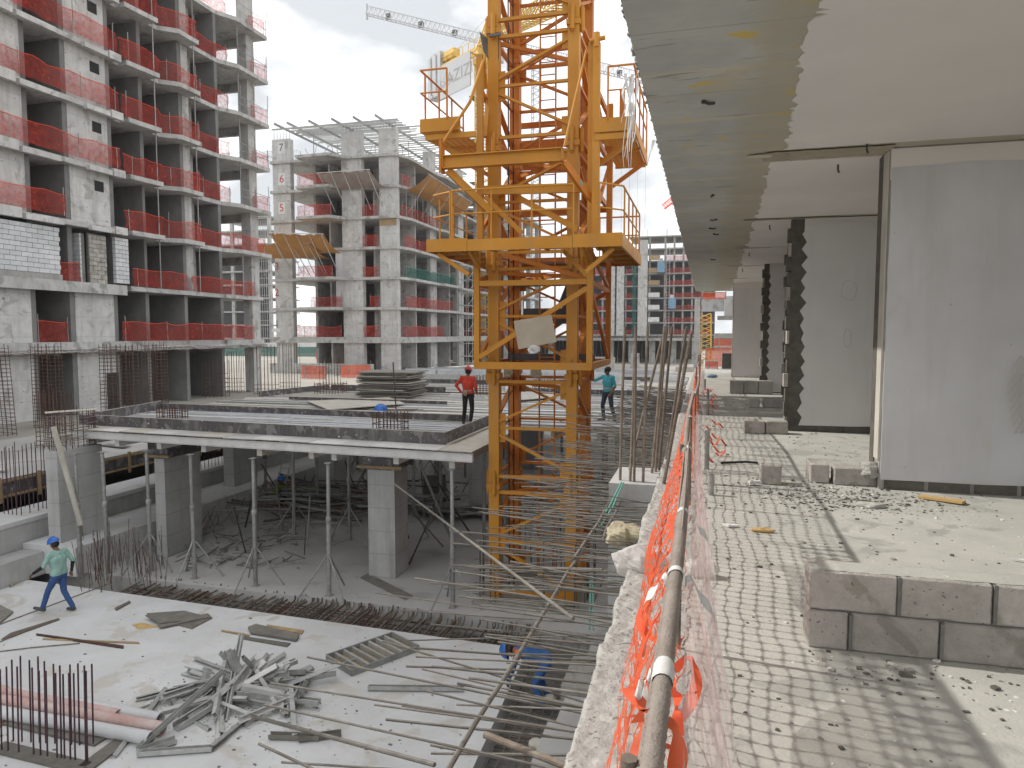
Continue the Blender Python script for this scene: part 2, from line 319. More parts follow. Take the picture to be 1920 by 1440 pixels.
# ragged drip edge of the roof slab
m = MB()
for i in range(420):
    Y = 2+30*random.random()**1.5; s = rnd(.003, .012); m.obox((-.499, Y, CZ+rnd(.0, .04)), (s, 0, .004), (.003, s*rnd(.8, 3), 0), (0, .004, s*.8))
m.part('mortar_crumb', 'concrete_raw', tb, kind='stuff')
# plaster coats of the ceiling, bay by bay
bays = [(-3, 7.78, .60), (8.30, 12.25, .66), (12.55, 16.3, .74), (16.45, 20.6, .78), (20.75, 25.2, .84), (25.35, 32, .9)]
for i, (y0, y1, xe) in enumerate(bays):
    pts = []; y = y0
    while y < y1:
        tt = (y-y0)/(y1-y0); flare = .16*max(0, (tt-.75)/.25) if i == 0 else .12*tt
        pts.append((xe-.03+flare+.07*nz(y*1.3, i, 0)+.05*nz(y*3.7, i, 2)+.03*nz(y*9, i, 7)+.012*nz(y*40, i, 7)+(rnd(.02, .07)*(1 if random.random() < .6 else -.7) if random.random() < .10 else 0), y)); y += .02+.03*random.random()
    w = .0
    pts.append((xe+.12, y1)); poly = pts+[(2.2, y1-.03), (14, y1-.02), (14, y0)]
    poly = poly if y0 < 0 else [(xe-.0, y0)]+poly
    m = MB(); m.prism(poly, CZ-.014, CZ-.002); m.part('ceiling_plaster', 'plaster_ceiling', tb)
# shallow groove strips run across the soffit at each wall line
for Y, x1 in ((8.02, 1.75), (12.4, 2.0), (16.38, 1.3), (20.68, 1.3), (25.28, 1.3)):
    m = MB(); n = 26; x0 = .55
    top = [(x0+(x1-x0)*i/n, Y+.22+.03*nz(i*.6, Y, 1)+.02*nz(i*2.1, Y, 0)) for i in range(n+1)] if Y < 9 else [(x0+(x1-x0)*i/n, Y+.05+.02*nz(i*.6, Y, 1)) for i in range(n+1)]
    bot = [(x0+(x1-x0)*i/n, Y-.16+.03*nz(i*.7, Y, 5)) for i in range(n, -1, -1)] if Y < 9 else [(x0+(x1-x0)*i/n, Y-.04+.02*nz(i*.7, Y, 5)) for i in range(n, -1, -1)]
    m.prism(top+bot, CZ-.019, CZ-.0145); m.part('mortar_strip', 'strip_mortar', tb)
# walls: core, plaster coat with ragged or toothed edge, dark mortar end
def wall(x0, Y, x1, th, tooth, ptop, side=None, pbot=.10, edge=.0):
    w = MB(); w.box(x0, Y, F, x1, Y+th, CZ-.001); w = w.part('wall', 'concrete_dark' if tooth else 'concrete_raw', tb)
    zb, zt = F+pbot, CZ-ptop; n = 40; pts = []
    z = zb
    if tooth:
        k = 0
        while z < zt: pts.append((x0+edge+(.065 if k % 2 else .0)+rnd(-.02, .02), z)); z += tooth*rnd(.42, .58); k += 1
        pts.append((x0+edge+.03, zt))
    else: pts = [(x0+.012+.006*nz(i*.5, x0, 0), zb+(zt-zb)*i/n) for i in range(n+1)]
    tp = [(x0+.1+(x1-x0-.1)*i/n, zt+.012*nz(i*.8, Y, 2)+(.02*nz(i*.21, Y, 3))) for i in range(1, n+1)]
    bt = [(x1-(x1-x0-.03)*i/n, zb+.018*nz(i*.9, Y, 6)+.012*nz(i*3., Y, 1)) for i in range(n)]
    poly = pts+tp+bt; m = MB(); m.prism(poly, 0, .016); m.v = [(x, Y-.016+zz-.001, y) for x, y, zz in m.v]; m.part('plaster', 'plaster_wall' if side and x0 > 1.7 else 'plaster_pale', w)
    m = MB(); m.box(x0+(edge+.02 if tooth else .004), Y-.011, CZ-ptop-.12, x1, Y-.001, CZ-.016); m.part('plaster_band', 'plaster_ceiling', w)
    x = x0+.04                                                       # dark blocks left bare under the plaster
    while x < x1-.1 and pbot > .05:
        m = MB(); l = min(.39, x1-x); m.obox((x+l/2, Y-.004, F+.05+rnd(-.004, .004)), (l/2-.012, 0, 0), (0, .012, 0), (0, 0, .052)); m.part('block', 'concrete_dark', w); x += .41
        if x > 6: break
    if side:
        m = MB(); m.box(x0-.016, Y+.012, F+.3, x0-.002, Y+th*.48, CZ-.03); m.part('jamb_plaster', 'jamb_cream', w)
        m = MB(); m.box(x0-.012, Y+th*.52, F, x0-.002, Y+th, CZ-.002); m.part('jamb_mortar', 'concrete_dark', w)
    return w
wall(1.74, 8.02, 14, .42, 0, .20, side=True)
w2 = wall(1.30, 12.45, 14, .2, .235, .10, edge=.17)
for cx_, cz_, a_, b_ in ((2.17, 7.18, .11, .16), (2.17, 6.42, .055, .15)):
    m = MB(); m.tube([(cx_+a_*math.cos(t*.314), 12.45-.0175, cz_+b_*math.sin(t*.314)+.01*math.sin(t)) for t in range(21)], .0022, 3); m.part('pencil_mark', 'concrete_raw', w2)
w3 = wall(1.66, 16.5, 14, .2, .235, .16, edge=.12)
w4 = wall(1.46, 20.2, 14, .2, .235, .16, edge=.10, pbot=.03)
w5 = wall(.92, 27.3, 2.6, .3, 0, .22, side=True, pbot=.02); wall(1.3, 29.5, 14, .2, .235, .2, edge=.1, pbot=.03)
for w, x, Y in ((w2, 1.30, 12.45), (w3, 1.66, 16.5), (w4, 1.46, 20.2)):      # block ends that stick out of the unfinished wall end
    z = F+.02; k = 0
    while z < CZ-.3:
        m = MB(); e = rnd(.02, .05) if k % 2 else rnd(-.01, .01); m.box(x-.03-e, Y+.004, z, x-.0015, Y+.19, z+.215); m.part('block', 'block_grey' if k % 3 == 0 else 'concrete_dark', w); z += .235; k += 1
m = MB(); m.box(2.6, 31.5, F, 14, 31.7, CZ-.001); m.part('wall', 'concrete_raw', tb)
# metal hooks and anchors left in the soffit
for X, Y in ((1.47, 7.75), (1.35, 8.6), (1.0, 13.0), (.9, 17.3), (.95, 21.5)):
    m = MB(); m.tube([(X, Y, CZ), (X, Y, CZ-.07), (X+.015, Y+.01, CZ-.10)], .011, 6); m.part('anchor', 'dark_metal', tb)
for (px, py) in ((1330, 190), (1335, 366), (1337, 411), (1337, 427), (1343, 438), (1338, 486)):
    p = gz(px, py, CZ); m = MB(); a = rnd(0, 3); d = Vector((math.cos(a), math.sin(a), 0))*.05
    m.tube([p-d+Vector((0, 0, -.012)), p+Vector((0, 0, -.02)), p+d+Vector((0, 0, -.01))], .012, 6); m.ell(p-d*1.1+Vector((0, 0, -.012)), (.022, .022, .016), 8, 5); m.part('anchor', 'dark_metal', tb)
p = gz(1425, 289, CZ); m = MB(); m.prism([(p.x-.14, p.y), (p.x-.02, p.y-.05), (p.x+.12, p.y-.03), (p.x+.1, p.y+.05), (p.x-.05, p.y+.05)], CZ-.03, CZ-.016); m.part('paper_scrap', 'stone_pale', tb)
# starter bars cast into the slab edge, sticking out over the trench
for i in range(292):
    Y = 2.0+(max(0, i+rnd(-.4, .4))/292)**.86*20.5; lay = i % 3; z = F-(.14, .24, .31)[lay]+rnd(-.015, .015)
    ln = rnd(1.15, 1.8) if random.random() < .7 else rnd(.6, 1.1)
    if Y < 5.5: ln = min(ln, .8+random.random()*.9)
    if Y > 9: ln *= rnd(.9, 1.25)
    a = random.gauss(0, .06); dr = random.gauss(.02, .05)
    if Y > 8: dr += .06*min(1, (Y-8)/6); a += .05*min(1, (Y-8)/6)
    q = Vector((-.40, Y, z)); e = q+Vector((-math.cos(a)*ln, math.sin(a)*ln, dr*ln))
    irod('dowel_bar', q, e, random.choice((.005, .006, .006, .008)) if Y > 3 else .006, 'rebar_pale', tb)
m = MB()
for i in range(190):
    Y = 3.2+16*random.random()**.9; z = F-rnd(.2, .75); ln = rnd(.8, 1.9); a = random.gauss(0, .12); dr = random.gauss(.0, .07); q = Vector((-.4, Y, z)); m.tube([q, q+Vector((-math.cos(a)*ln, math.sin(a)*ln, dr*ln))], rnd(.005, .008), 5)
m.part('dowel_bar', 'rebar_pale', tb, kind='stuff')
for p, q in (((-.4, 2.86, 4.64), (-.95, 3.02, 4.66)), ((-.4, 2.74, 4.60), (-1.08, 2.70, 4.58)), ((-.4, 2.62, 4.66), (-.74, 2.63, 4.66))):
    m = MB(); m.tube([p, q], .017, 10); m.part('pipe_sleeve', 'rebar', tb)
# concrete stub of the column at the terrace edge, with its tall bars
cs = thing('column_stub', 'grey concrete column stub at the terrace edge with tall rusty starter bars', 'column', (-.76, 8.0, -.44))
m = MB(); m.box(-1.0, 7.72, -.44, -.50, 8.7, F-.03); m.part('stub', 'concrete_form', cs)
for X, Y, tx, ty, top in ((-.9, 7.9, 1172, 612, 6.6), (-.79, 7.86, 1190, 645, 6.4), (-.74, 7.84, 1192, 612, 6.6), (-.645, 7.86, 1214, 612, 6.6), (-.9, 8.55, 1242, 632, 6.5), (-.6, 8.4, 1246, 612, 6.6), (-.56, 8.5, 1250, 612, 6.6), (-.53, 8.6, 1260, 612, 6.6), (-.5, 9.3, 1288, 612, 6.6), (-.49, 9.0, 1286, 616, 6.6), (-.44, 7.55, 1296, 624, 6.48)):
    e = gy(tx, ty, Y+.05); r = .0155 if X < -.45 else .02
    m = MB(); p = Vector((X, Y, F-.2)); n = 70 if X > -.45 else 1
    if n > 1: m.tube([p.lerp(e, i/n/2) for i in range(2*n+1)], [r*(1 if i % 2 else .84) for i in range(2*n+1)], 8)
    else: m.tube([p, p.lerp(e, .5)+Vector((rnd(-.01, .01), 0, 0)), e], r, 8)
    m.part('bar', 'rebar', cs)
# two bars wired along the dowels
lb = [((-1.02, 2.0, 4.655), (-.99, 6.4, 4.66)), ((-1.0, 5.6, 4.675), (-.93, 10.4, 4.69)), ((-.86, 6.2, 4.68), (-.88, 9.6, 4.69))]
for i, (p, q) in enumerate(lb):
    m = MB(); n = 8; m.tube([Vector(p).lerp(Vector(q), k/n)+Vector((rnd(-.012, .012), 0, rnd(-.006, .006))) for k in range(n+1)], .013, 8)
    m.top('tie_bar', 'rebar_pale', ['near long bar wired lengthwise over the projecting starter bars', 'far long bar wired lengthwise over the projecting starter bars', 'thin second bar running lengthwise beside the far wired bar'][i], 'rebar', 'bars wired along the starter bars')
for i, (a, b, da, db) in enumerate((((740, 908), (1075, 1160), 4.4, 4.9), ((845, 815+245), (1130, 1068), 4.35, 4.75), ((473, 1343), (815, 1434), 4.3, 4.55))):
    p, q = gz(*a, da), gz(*b, db); m = MB(); m.tube([p, q], .011, 8); m.top('loose_bar', 'rebar_pale', ['long loose bar slanting down across the starter bars in front of the crane', 'loose bar lying flat across the starter bars below the crane foot', 'loose bar reaching over the white floor past the steel heap'][i], 'rebar', 'loose bars on the starter bars')

# ================================================================== PARAPET WALLS, PODIUM
m = MB(); m.prism([(-19.28, 2.01), (-17.97, 2.01), (-17.97, 45.99), (-19.28, 45.99)], 0, 1.30); m.cm = 1; m.prism([(-19.3, 2), (-17.95, 2), (-17.95, 46), (-19.3, 46)], 1.301, 1.42); m.top('parapet_wall', ['concrete_form', 'slab_white'], 'white topped ramp wall below the podium edge, the higher of two', 'wall', 'low walls along the podium')
m = MB(); m.prism([(-17.94, 15.0), (-16.15, 15.0), (-16.15, 46), (-17.94, 46)], 0, .78); m.top('parapet_wall', 'slab_white', 'low white wall carrying concrete columns, the lower of two', 'wall', 'low walls along the podium')
m = MB(); m.prism([(-17.94, 2), (-17.2, 2), (-17.2, 14.98), (-17.94, 14.98)], 0, .62); m.top('ledge', 'concrete_form', 'grey concrete ledge at the foot of the white topped ramp wall', 'ledge')
ka, kb_ = gz(-40, 1058, .34), gz(136, 1003, .34); kd = (kb_-ka).normalized(); kn = Vector((-kd.y, kd.x, 0)); m = MB(); m.grid(lambda u, v: ka.lerp(kb_, u)+(Vector((0, 0, -.34*(1-v/.4)))+kn*.02*nz(u*9, v*5, 1) if v < .4 else kn*(.30*(v-.4)/.6)+Vector((0, 0, .02*nz(u*14, v*6, 3)))), 40, 10); m.top('kerb_wall', 'concrete_form', 'low stained concrete kerb behind the walking worker in the green shirt', 'kerb')
m = MB(); m.ell((kb_.x-.1, kb_.y-.15, .2), (.2, .16, .22), 16, 10); m.v = [tuple(Vector(q)+Vector((nz(q[0]*9, q[1]*9, q[2]*9), nz(q[1]*9, q[2]*9, 3), nz(q[2]*9, q[0]*9, 5)))*.05) for q in m.v]; m.top('sack', 'hessian', 'slumped tan sack at the end of the low stained kerb', 'sack')
pod = thing('podium', 'raised podium slab edge with dark timber shuttering below the tall building', 'podium', (-23.5, 20, 1.85))
m = MB(); m.prism([(-27.3, -12), (-19.72, -12), (-19.72, 50), (-27.3, 50)], 1.9, 2.2); m.part('slab', 'podium_slab', pod)
y = 8.
while y < 48:
    m = MB(); m.box(-19.70, y, 1.72, -19.66, y+2.36, 2.26); m.part('shutter_panel', 'film_ply', pod)
    for z in (1.76, 2.20): ibox('waler', -19.655, y, z-.035, -19.60, y+2.36, z+.035, 'timber', pod)
    for k in (.5, 1.75): ibox('stud', -19.595, y+k, 1.6, -19.53, y+k+.09, 2.34, 'timber', pod)
    y += 2.4
for y in (14.5, 19, 23.5, 28, 33, 38): ibox('pier', -21.4, y, 0, -21.0, y+.8, 1.899, 'concrete_form', pod)
m = MB(); m.box(-23.2, -11, 0, -23, 49.9, 1.899); m.part('back_wall', 'concrete_dark', pod)
ys_ = sorted(rnd(13, 40) for i in range(18))
for i, y in enumerate(ys_):                                    # boards and battens strewn on the podium
    x = rnd(-26.5, -20.3); a = rnd(-.4, .4)+random.choice((0, 1.57)); l = rnd(.6, 1.9); d = Vector((math.cos(a), math.sin(a), 0))*l; z = 2.215+rnd(0, .06); m = MB(); m.bar(Vector((x, y, z))-d, Vector((x, y, z+.02))+d, rnd(.08, .5), .025); k = random.choice((('timber_pale', 'pale'), ('timber', 'tan'), ('ply_grey', 'grey'), ('aluminium_dull', 'metal')))
    m.top('loose_board', k[0], f"{'long' if l > 1.25 else 'short'} {k[1]} board strewn on the podium slab, {ORDN[i]} from its near end", 'board', 'boards strewn on the podium')
# rebar cages standing on the podium
def cage(x0, y0, x1, y1, z0, z1, label, ties, nx=4, ny=3, r=.014, mat='rebar_rust', sp=.17, lean=0):
    t = thing('rebar_cage', label, 'rebar cage', ((x0+x1)/2, (y0+y1)/2, z0), 'column cages of tied rebar')
    for i in range(nx):
        for j in range(ny):
            if 0 < i < nx-1 and 0 < j < ny-1: continue
            x, y = x0+(x1-x0)*i/(nx-1), y0+(y1-y0)*j/(ny-1); irod('bar', (x, y, z0), (x+lean+rnd(-.04, .04), y+rnd(-.03, .03), z1+rnd(-.1, .1)), r, mat, t)
    z = z0+.1
    while z < ties:
        f = (z-z0)/(z1-z0); m = MB(); e = .02; o = lean*f
        m.tube([(x0-e+o, y0-e, z), (x1+e+o, y0-e, z+rnd(-.01, .01)), (x1+e+o, y1+e, z), (x0-e+o, y1+e, z), (x0-e+o, y0-e, z)], .009, 4); m.part('tie', mat, t); z += sp
    return t
cage(-29.2, 22.2, -28.0, 23.4, 2.2, 6.1, 'tall rusty column cage leaning before the ground storey pier of the tall building', 6.0, 6, 4, lean=-.25)
cage(-29.6, 25.6, -28.7, 26.4, 2.2, 6.0, 'slim rusty column cage standing behind the tall leaning cage', 5.9, 5, 3)
cage(-26.6, 26.4, -25.4, 27.4, 2.2, 6.0, 'tall rusty column cage in front of the dark doorway of the tall building', 5.9, 6, 4)
cage(-27.2, 29.6, -26.4, 30.4, 2.2, 6.0, 'slim rusty column cage standing just behind the doorway cage', 5.9, 5, 3)
cage(-24.2, 21.0, -23.3, 21.8, 2.2, 4.3, 'short rebar cage half hidden by the shuttering deck corner', 3.0, 6, 3)
cage(-19.2, 15.4, -18.4, 16.2, .2, 3.3, 'cluster of thin dark starter bars beside the low kerb', .9, 6, 4, mat='rebar_purple', r=.012)
for i, (px, py) in enumerate(((405, 745), (440, 735), (500, 740), (545, 735), (620, 745), (640, 705), (690, 698))):
    p = gz(px, py, 2.2); w = rnd(.5, .8); cage(p.x-w, p.y-.4, p.x+w, p.y+.4, 2.2, 2.2+rnd(2.2, 3.6), ['starter cage by the open bay of the tall building', 'starter cage with tall bars before the gap between buildings', 'thin starter cage in the gap between two buildings', 'thin starter cage left of the numbered concrete column', 'dense starter cage before the numbered building', 'dark starter cage between two columns of the numbered building', 'starter cage behind the plywood stack'][i], 2.2+rnd(.5, 1.8), 6, 3, sp=.3)
# ================================================================== nets (fine mesh cloth hung along slab edges)
def net_strip(pts, z0, h, label, group, mat='net_red', sag=.12, cat='safety net', seed=0, slack=0.):
    """pts: plan polyline; a cloth strip hung along it with sagging top, a top cord and a few stakes"""
    t = thing('safety_net', label, cat, (pts[0][0], pts[0][1], z0), group)
    segs = [(Vector((*a, 0)), Vector((*b, 0))) for a, b in zip(pts, pts[1:])]; tot = sum((b-a).length for a, b in segs)
    def at(u):
        d = u*tot
        for a, b in segs:
            l = (b-a).length
            if d <= l+1e-6: return a.lerp(b, d/l), (b-a).normalized()
            d -= l
        return segs[-1][1], (segs[-1][1]-segs[-1][0]).normalized()
    def P(u, v):
        p, d = at(u); n_ = Vector((-d.y, d.x, 0)); s = u*tot
        drop = (sag+.12*max(0, nz(s*.35, seed*1.7, 4)))*abs(math.sin(s*(1.0+.5*math.sin(seed*3))+seed))*(.7+1.2*nz(s*.4, seed, 1)) + slack*u
        off = .13*nz(s*1.4, v*2, seed)+.09*nz(s*4, v*3, seed+3)+.04*nz(s*9, v*2, seed)
        return p+n_*off+Vector((0, 0, z0+.02+(h-drop)*v))
    nu = max(6, int(tot*6)); m = MB(); m.grid(P, nu, 5); m.part('cloth', mat, t, True)
    m = MB(); m.tube([P(i/nu, 1.0) for i in range(nu+1)], .018, 4); m.part('cord', 'orange_plastic' if mat == 'net_red' else 'green_rope', t)
    k = max(1, int(tot/3))
    for i in range(k+1):
        p, d = at(min(.98, (i+rnd(.0, .3))/k)); irod('stake', (p.x, p.y, z0), (p.x+rnd(-.05, .05), p.y, z0+h+rnd(-.1, .5)), .022, 'steel_prop', t)
    return t

LV = [2.2]+[6.05+3.13*k for k in range(9)]            # storey levels shared by the whole row of buildings
# ================================================================== TALL BUILDING along the podium
lb_ = thing('concrete_building', 'tall unfinished concrete apartment block with red nets along every balcony', 'building', (-40, 18, 2.2))
XF = -32.0
def profile(k):
    p = [(-14, -31.55), (33.45, -31.55), (33.45, -32.05), (33.9, -32.05)]
    if k >= 1: p += [(33.9, -31.45), (36.2, -31.25), (36.2, -32.0), (36.9, -32.0), (37.7, -31.1), (39.5, -31.1), (39.5, -31.95)] if k >= 2 else [(33.9, -31.7), (39.5, -31.7)]
    p += [(42.35, -31.95)]
    p += [(42.35, -31.9), (43.6, -31.2), (47.0, -31.2)] if k >= 2 else [(42.35, -31.75), (46.6, -31.75)]
    return [(x, y) for y, x in p]+[(-48, 47.0 if k >= 2 else 46.6), (-48, -14)]
for k in range(9):
    z = LV[k+1]; m = MB(); m.prism(profile(k) if k < 8 else [(-31.55, -14), (-31.55, 33.45), (-31.3, 34.0), (-31.2, 36.2), (-31.9, 36.9), (-31.9, 39.4), (-48, 39.4), (-48, -14)], z-.26, z); m.part('slab', 'concrete_facade', lb_)
    if k >= 2:                                        # up-and-down edge beams of the near part
        for y0, y1, h in ((-10, 16, .32), (17, 23, .0), (23.5, 27.0, .42), (27.2, 29.3, .20), (31.0, 32.5, .18), (32.6, 33.4, .34)):
            if h: ibox('edge_beam', -31.56, y0, z-.36, -31.32, y1, z-.30+h, 'facade_pale', lb_)
    else: ibox('edge_beam', -31.75, -10, z-.55, -31.50, 46.4 if k == 0 else 33.4, z-.262, 'concrete_facade', lb_)
tw = [-10, -6, -2, 2, 6, 10, 14, 18, 22, 24.5]
for k in range(9):
    z0, z1 = LV[k], LV[k+1]-.262
    if k == 8: z1 = LV[8]+2.9
    ext = k < 8
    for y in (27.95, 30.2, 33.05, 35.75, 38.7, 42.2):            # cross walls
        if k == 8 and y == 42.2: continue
        mt = 'concrete_inner_shade'; x0 = -44
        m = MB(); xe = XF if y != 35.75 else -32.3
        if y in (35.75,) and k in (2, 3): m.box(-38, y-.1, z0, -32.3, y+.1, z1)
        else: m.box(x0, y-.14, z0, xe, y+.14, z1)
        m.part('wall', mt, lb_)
    for y0, y1 in ((24.6, 27.8), (30.35, 32.9)):                 # facade walls
        if k == 2 : continue
        m = MB(); m.box(-32.22, y0, z0, -31.98, y1, z1); w = m.part('facade_wall', 'facade_pale', lb_)
        if k >= 3 and y0 > 29: m = MB(); m.box(-31.976, 31.9, z1-1.0, -31.96, 32.5, z1-.45); m.part('opening', 'void_shade', w)  # flat black panel on the wall, painted dark like the inside of an opening
    for a, b in zip(tw, tw[1:]):
        m = MB(); m.box(-32.3, a, z0, -32.0, a+1.6, z1); m.part('facade_wall', 'facade_pale', lb_)
    if ext:
        m = MB(); m.box(-44.3, -12, z0, -44.02, 42.0, z1); m.part('core_wall', 'concrete_dark', lb_)  # dark tone chosen to deepen the shade at the back of the rooms
        for y_ in (29.2, 34.3, 37.3, 40.6): m = MB(); m.box(-37.2, y_-.8, z0, -37.0, y_+.8, z1); m.part('partition', 'concrete_inner_shade', lb_)
    # open end bay: columns and a dropped beam
    m = MB(); m.box(-32.75, 45.6, z0, -32.0, 46.5, z1); m.part('column', 'concrete_facade', lb_)
    if k < 8: m = MB(); m.box(-36.4, 46.1, z0, -35.2, 46.5, z1); m.part('column', 'concrete_facade', lb_)
    if 1 < k < 8: m = MB(); m.box(-35.19, 46.15, z1-.55, -32.76, 46.45, z1-.001); m.part('beam', 'concrete_facade', lb_)
    if k < 4: m = MB(); m.box(-40, 42.35, z0, -36.8, 42.6, z1); m.part('core_wall', 'concrete_facade', lb_)
    if 1 < k < 8:
        m = MB(); m.box(-32.7, 39.0 if k > 4 else 38.85, z0, -32.1, 39.6, z1); m.part('column', 'concrete_facade', lb_)
        m = MB(); m.box(-36, 40.9, z0, -33.2, 41.2, z1); m.part('wall', 'concrete_facade', lb_)
    # slack steel props under the balcony edges
    if k >= 2:
        for y, x in ((36.0, -31.5), (39.2, -31.3), (43.9, -31.5)):
            if random.random() < .8: irod('prop', (x, y, z0), (x, y, z1), .035, 'steel_prop', lb_)
# block infill panels: every block laid as a piece of its own
def blocks(parent, axis, x, y0, y1, z0, z1, mat, bl=.6, bh=.25, th=.1, lim=400):
    k = 0; z = z0; n = 0
    while z < z1-.05 and n < lim:
        h = min(bh, z1-z); a = y0-(bl/2 if k % 2 else 0)
        while a < y1-.02 and n < lim:
            s, e = max(a, y0), min(a+bl, y1)
            if e-s > .06:
                if axis == 'x': ibox('block', x-th+rnd(-.006, .006), s+.011, z+.011, x+rnd(-.006, .006), e-.011, z+h-.011, mat, parent)
                else: ibox('block', s+.011, x+rnd(-.006, .006), z+.011, e-.011, x+th, z+h-.011, mat, parent)
                n += 1
            a += bl
        z += bh; k += 1
bw = thing('block_infill', 'white block infill wall of the second storey, courses set out on the tall building', 'block wall', (-31.7, 28, LV[2]))
m = MB(); m.box(-31.98, 22.0, LV[2], -31.72, 29.25, LV[2]+2.6); m.part('mortar_core', 'mortar', bw)
m = MB(); m.box(-31.71, 22.0, LV[2]+.005, -31.58, 29.3, LV[2]+.28); m.part('base_course', 'concrete_raw', bw)
blocks(bw, 'x', -31.6, 22.6, 29.25, LV[2]+.29, LV[2]+2.62, 'block_white', .6, .235, .115)
bw = thing('block_infill', 'narrow stepped pier of white blocks beside a dark opening of the tall building', 'block wall', (-31.9, 30.9, LV[2]))
m = MB(); m.box(-33.5, 30.85, LV[2], -31.95, 31.05, LV[2]+2.6); m.part('mortar_core', 'mortar', bw)
blocks(bw, 'y', 30.75, -33.5, -31.93, LV[2], LV[2]+2.6, 'block_white', .55, .24, .09)
bw = thing('block_infill', 'smooth grey block panel with a narrow white block return, tall building second storey', 'block wall', (-31.9, 32, LV[2]))
m = MB(); m.box(-31.98, 31.2, LV[2], -31.86, 32.35, LV[2]+2.65); m.part('mortar_core', 'mortar', bw)
blocks(bw, 'x', -31.8, 31.2, 32.35, LV[2], LV[2]+2.62, 'block_grey', .5, .235, .05); blocks(bw, 'x', -31.6, 32.75, 33.7, LV[2]+.1, LV[2]+2.62, 'block_white', .5, .235, .2)
bw = thing('block_infill', 'tan block wall behind the ground storey opening of the tall building', 'block wall', (-35, 35, 2.2))
m = MB(); m.box(-35.4, 33.2, 2.2, -35.2, 38.5, 5.7); m.part('mortar_core', 'mortar', bw); blocks(bw, 'x', -35.05, 33.25, 37.2, 4.1, 5.7, 'block_tan', .5, .24, .14); blocks(bw, 'x', -35.05, 36.2, 38.4, 2.4, 4.0, 'block_tan', .5, .24, .14)
m = MB(); m.box(-35.19, 33.2, 2.2, -35.0, 36.1, 4.0); m.part('plaster', 'concrete_raw', bw)
m = MB(); m.box(-31.97, 32.2, 2.25, -31.94, 33.0, 4.3); m.part('doorway', 'void_shade', lb_)  # thin black panel colours in the darkness of the doorway
# dowels fringe under the first slab of the tall building
for i in range(130):
    y = 24+i*.17; irod('dowel_bar', (-31.7, y, LV[1]-.4+rnd(-.1, .1)), (-30.4+rnd(-.4, .4), y+rnd(-.3, .3), LV[1]-.45+rnd(-.3, .1)), .009, 'rebar', lb_)
for k in range(8):                                             # red nets, floor by floor
    z = LV[k+1]; who = f'{ORD[k]} net level of the tall building'
    if k == 1:
        net_strip([(-31.9, 29.3), (-31.9, 30.7)], z, 1.0, 'small red net in the dark opening between white blocks of the tall building', 'nets on the tall building', seed=k)
        net_strip([(-31.6, 33.9), (-31.6, 38.4)], z, 1.05, f'red net across the balcony bays, {who}', 'nets on the tall building', seed=k+.4)
        net_strip([(-31.65, 38.9), (-31.65, 42.2), (-31.7, 45.6)], z, 1.0, f'red net across the open end bay, {who}', 'nets on the tall building', seed=k+.9); continue
    if k == 0:
        net_strip([(-32.1, 28.0), (-32.1, 30.0)], z, 1.1, 'red net closing the dark first floor opening beside the white pier', 'nets on the tall building', seed=3)
        net_strip([(-31.75, 33.2), (-31.75, 45.4)], z, 1.1, f'long slack red net with rubbish behind it, {who}', 'nets on the tall building', seed=5, slack=.1, sag=.06); continue
    net_strip([(-31.5, 20 if k > 2 else 24), (-31.5, 33.3 if k > 2 else 29.6)], z+.12, 1.12, f'red net over the near block wall and piers, {who}', 'nets on the tall building', seed=k*1.7)
    net_strip([(-31.55, 33.5), (-31.5, 36.3), (-31.95, 36.9), (-31.25, 37.8), (-31.2, 39.4)], z, 1.12, f'red net following the stepped balconies, {who}', 'nets on the tall building', seed=k*2.3)
    net_strip([(-31.95, 39.6), (-31.95, 42.3)] + ([(-31.95, 43.4)] if k > 2 else [(-31.4, 43.8), (-31.4, 46.5)]), z, 1.05, f'red net beside the see-through end bay, {who}', 'nets on the tall building', seed=k*3.1)
    if k > 2: net_strip([(-31.6, 45.4), (-31.35, 46.9)], z, 1.0, f'short red net round the end column, {who}', 'nets on the tall building', seed=k*.7)
# rail poles along the end balconies
for k in range(3, 8):
    z = LV[k+1]
    for y in (43.7, 45.2, 46.9): irod('pole', (-31.25, y, z), (-31.25+rnd(-.1, .1), y, z+rnd(1.3, 2.2)), .025, 'steel_prop', lb_)
    for h in (.55, 1.05): irod('guard_rail', (-31.25, 43.6, z+h), (-31.25, 47.0, z+h+rnd(-.15, .15)), .022, 'steel_prop', lb_)
# cage on top of the corner column of the roof
m = MB()
for i in range(6):
    for x in (-32.7, -32.05): m.tube([(x, 45.65+i*.16, LV[8]+2.8), (x, 45.65+i*.16, LV[8]+5)], .012, 4)
for j in range(8): m.tube([(-32.7, 45.6, LV[8]+3+j*.2), (-32.05, 45.6, LV[8]+3+j*.2), (-32.05, 46.5, LV[8]+3+j*.2), (-32.7, 46.5, LV[8]+3+j*.2)], .01, 4)
m.part('rebar', 'rebar', lb_, kind='stuff')

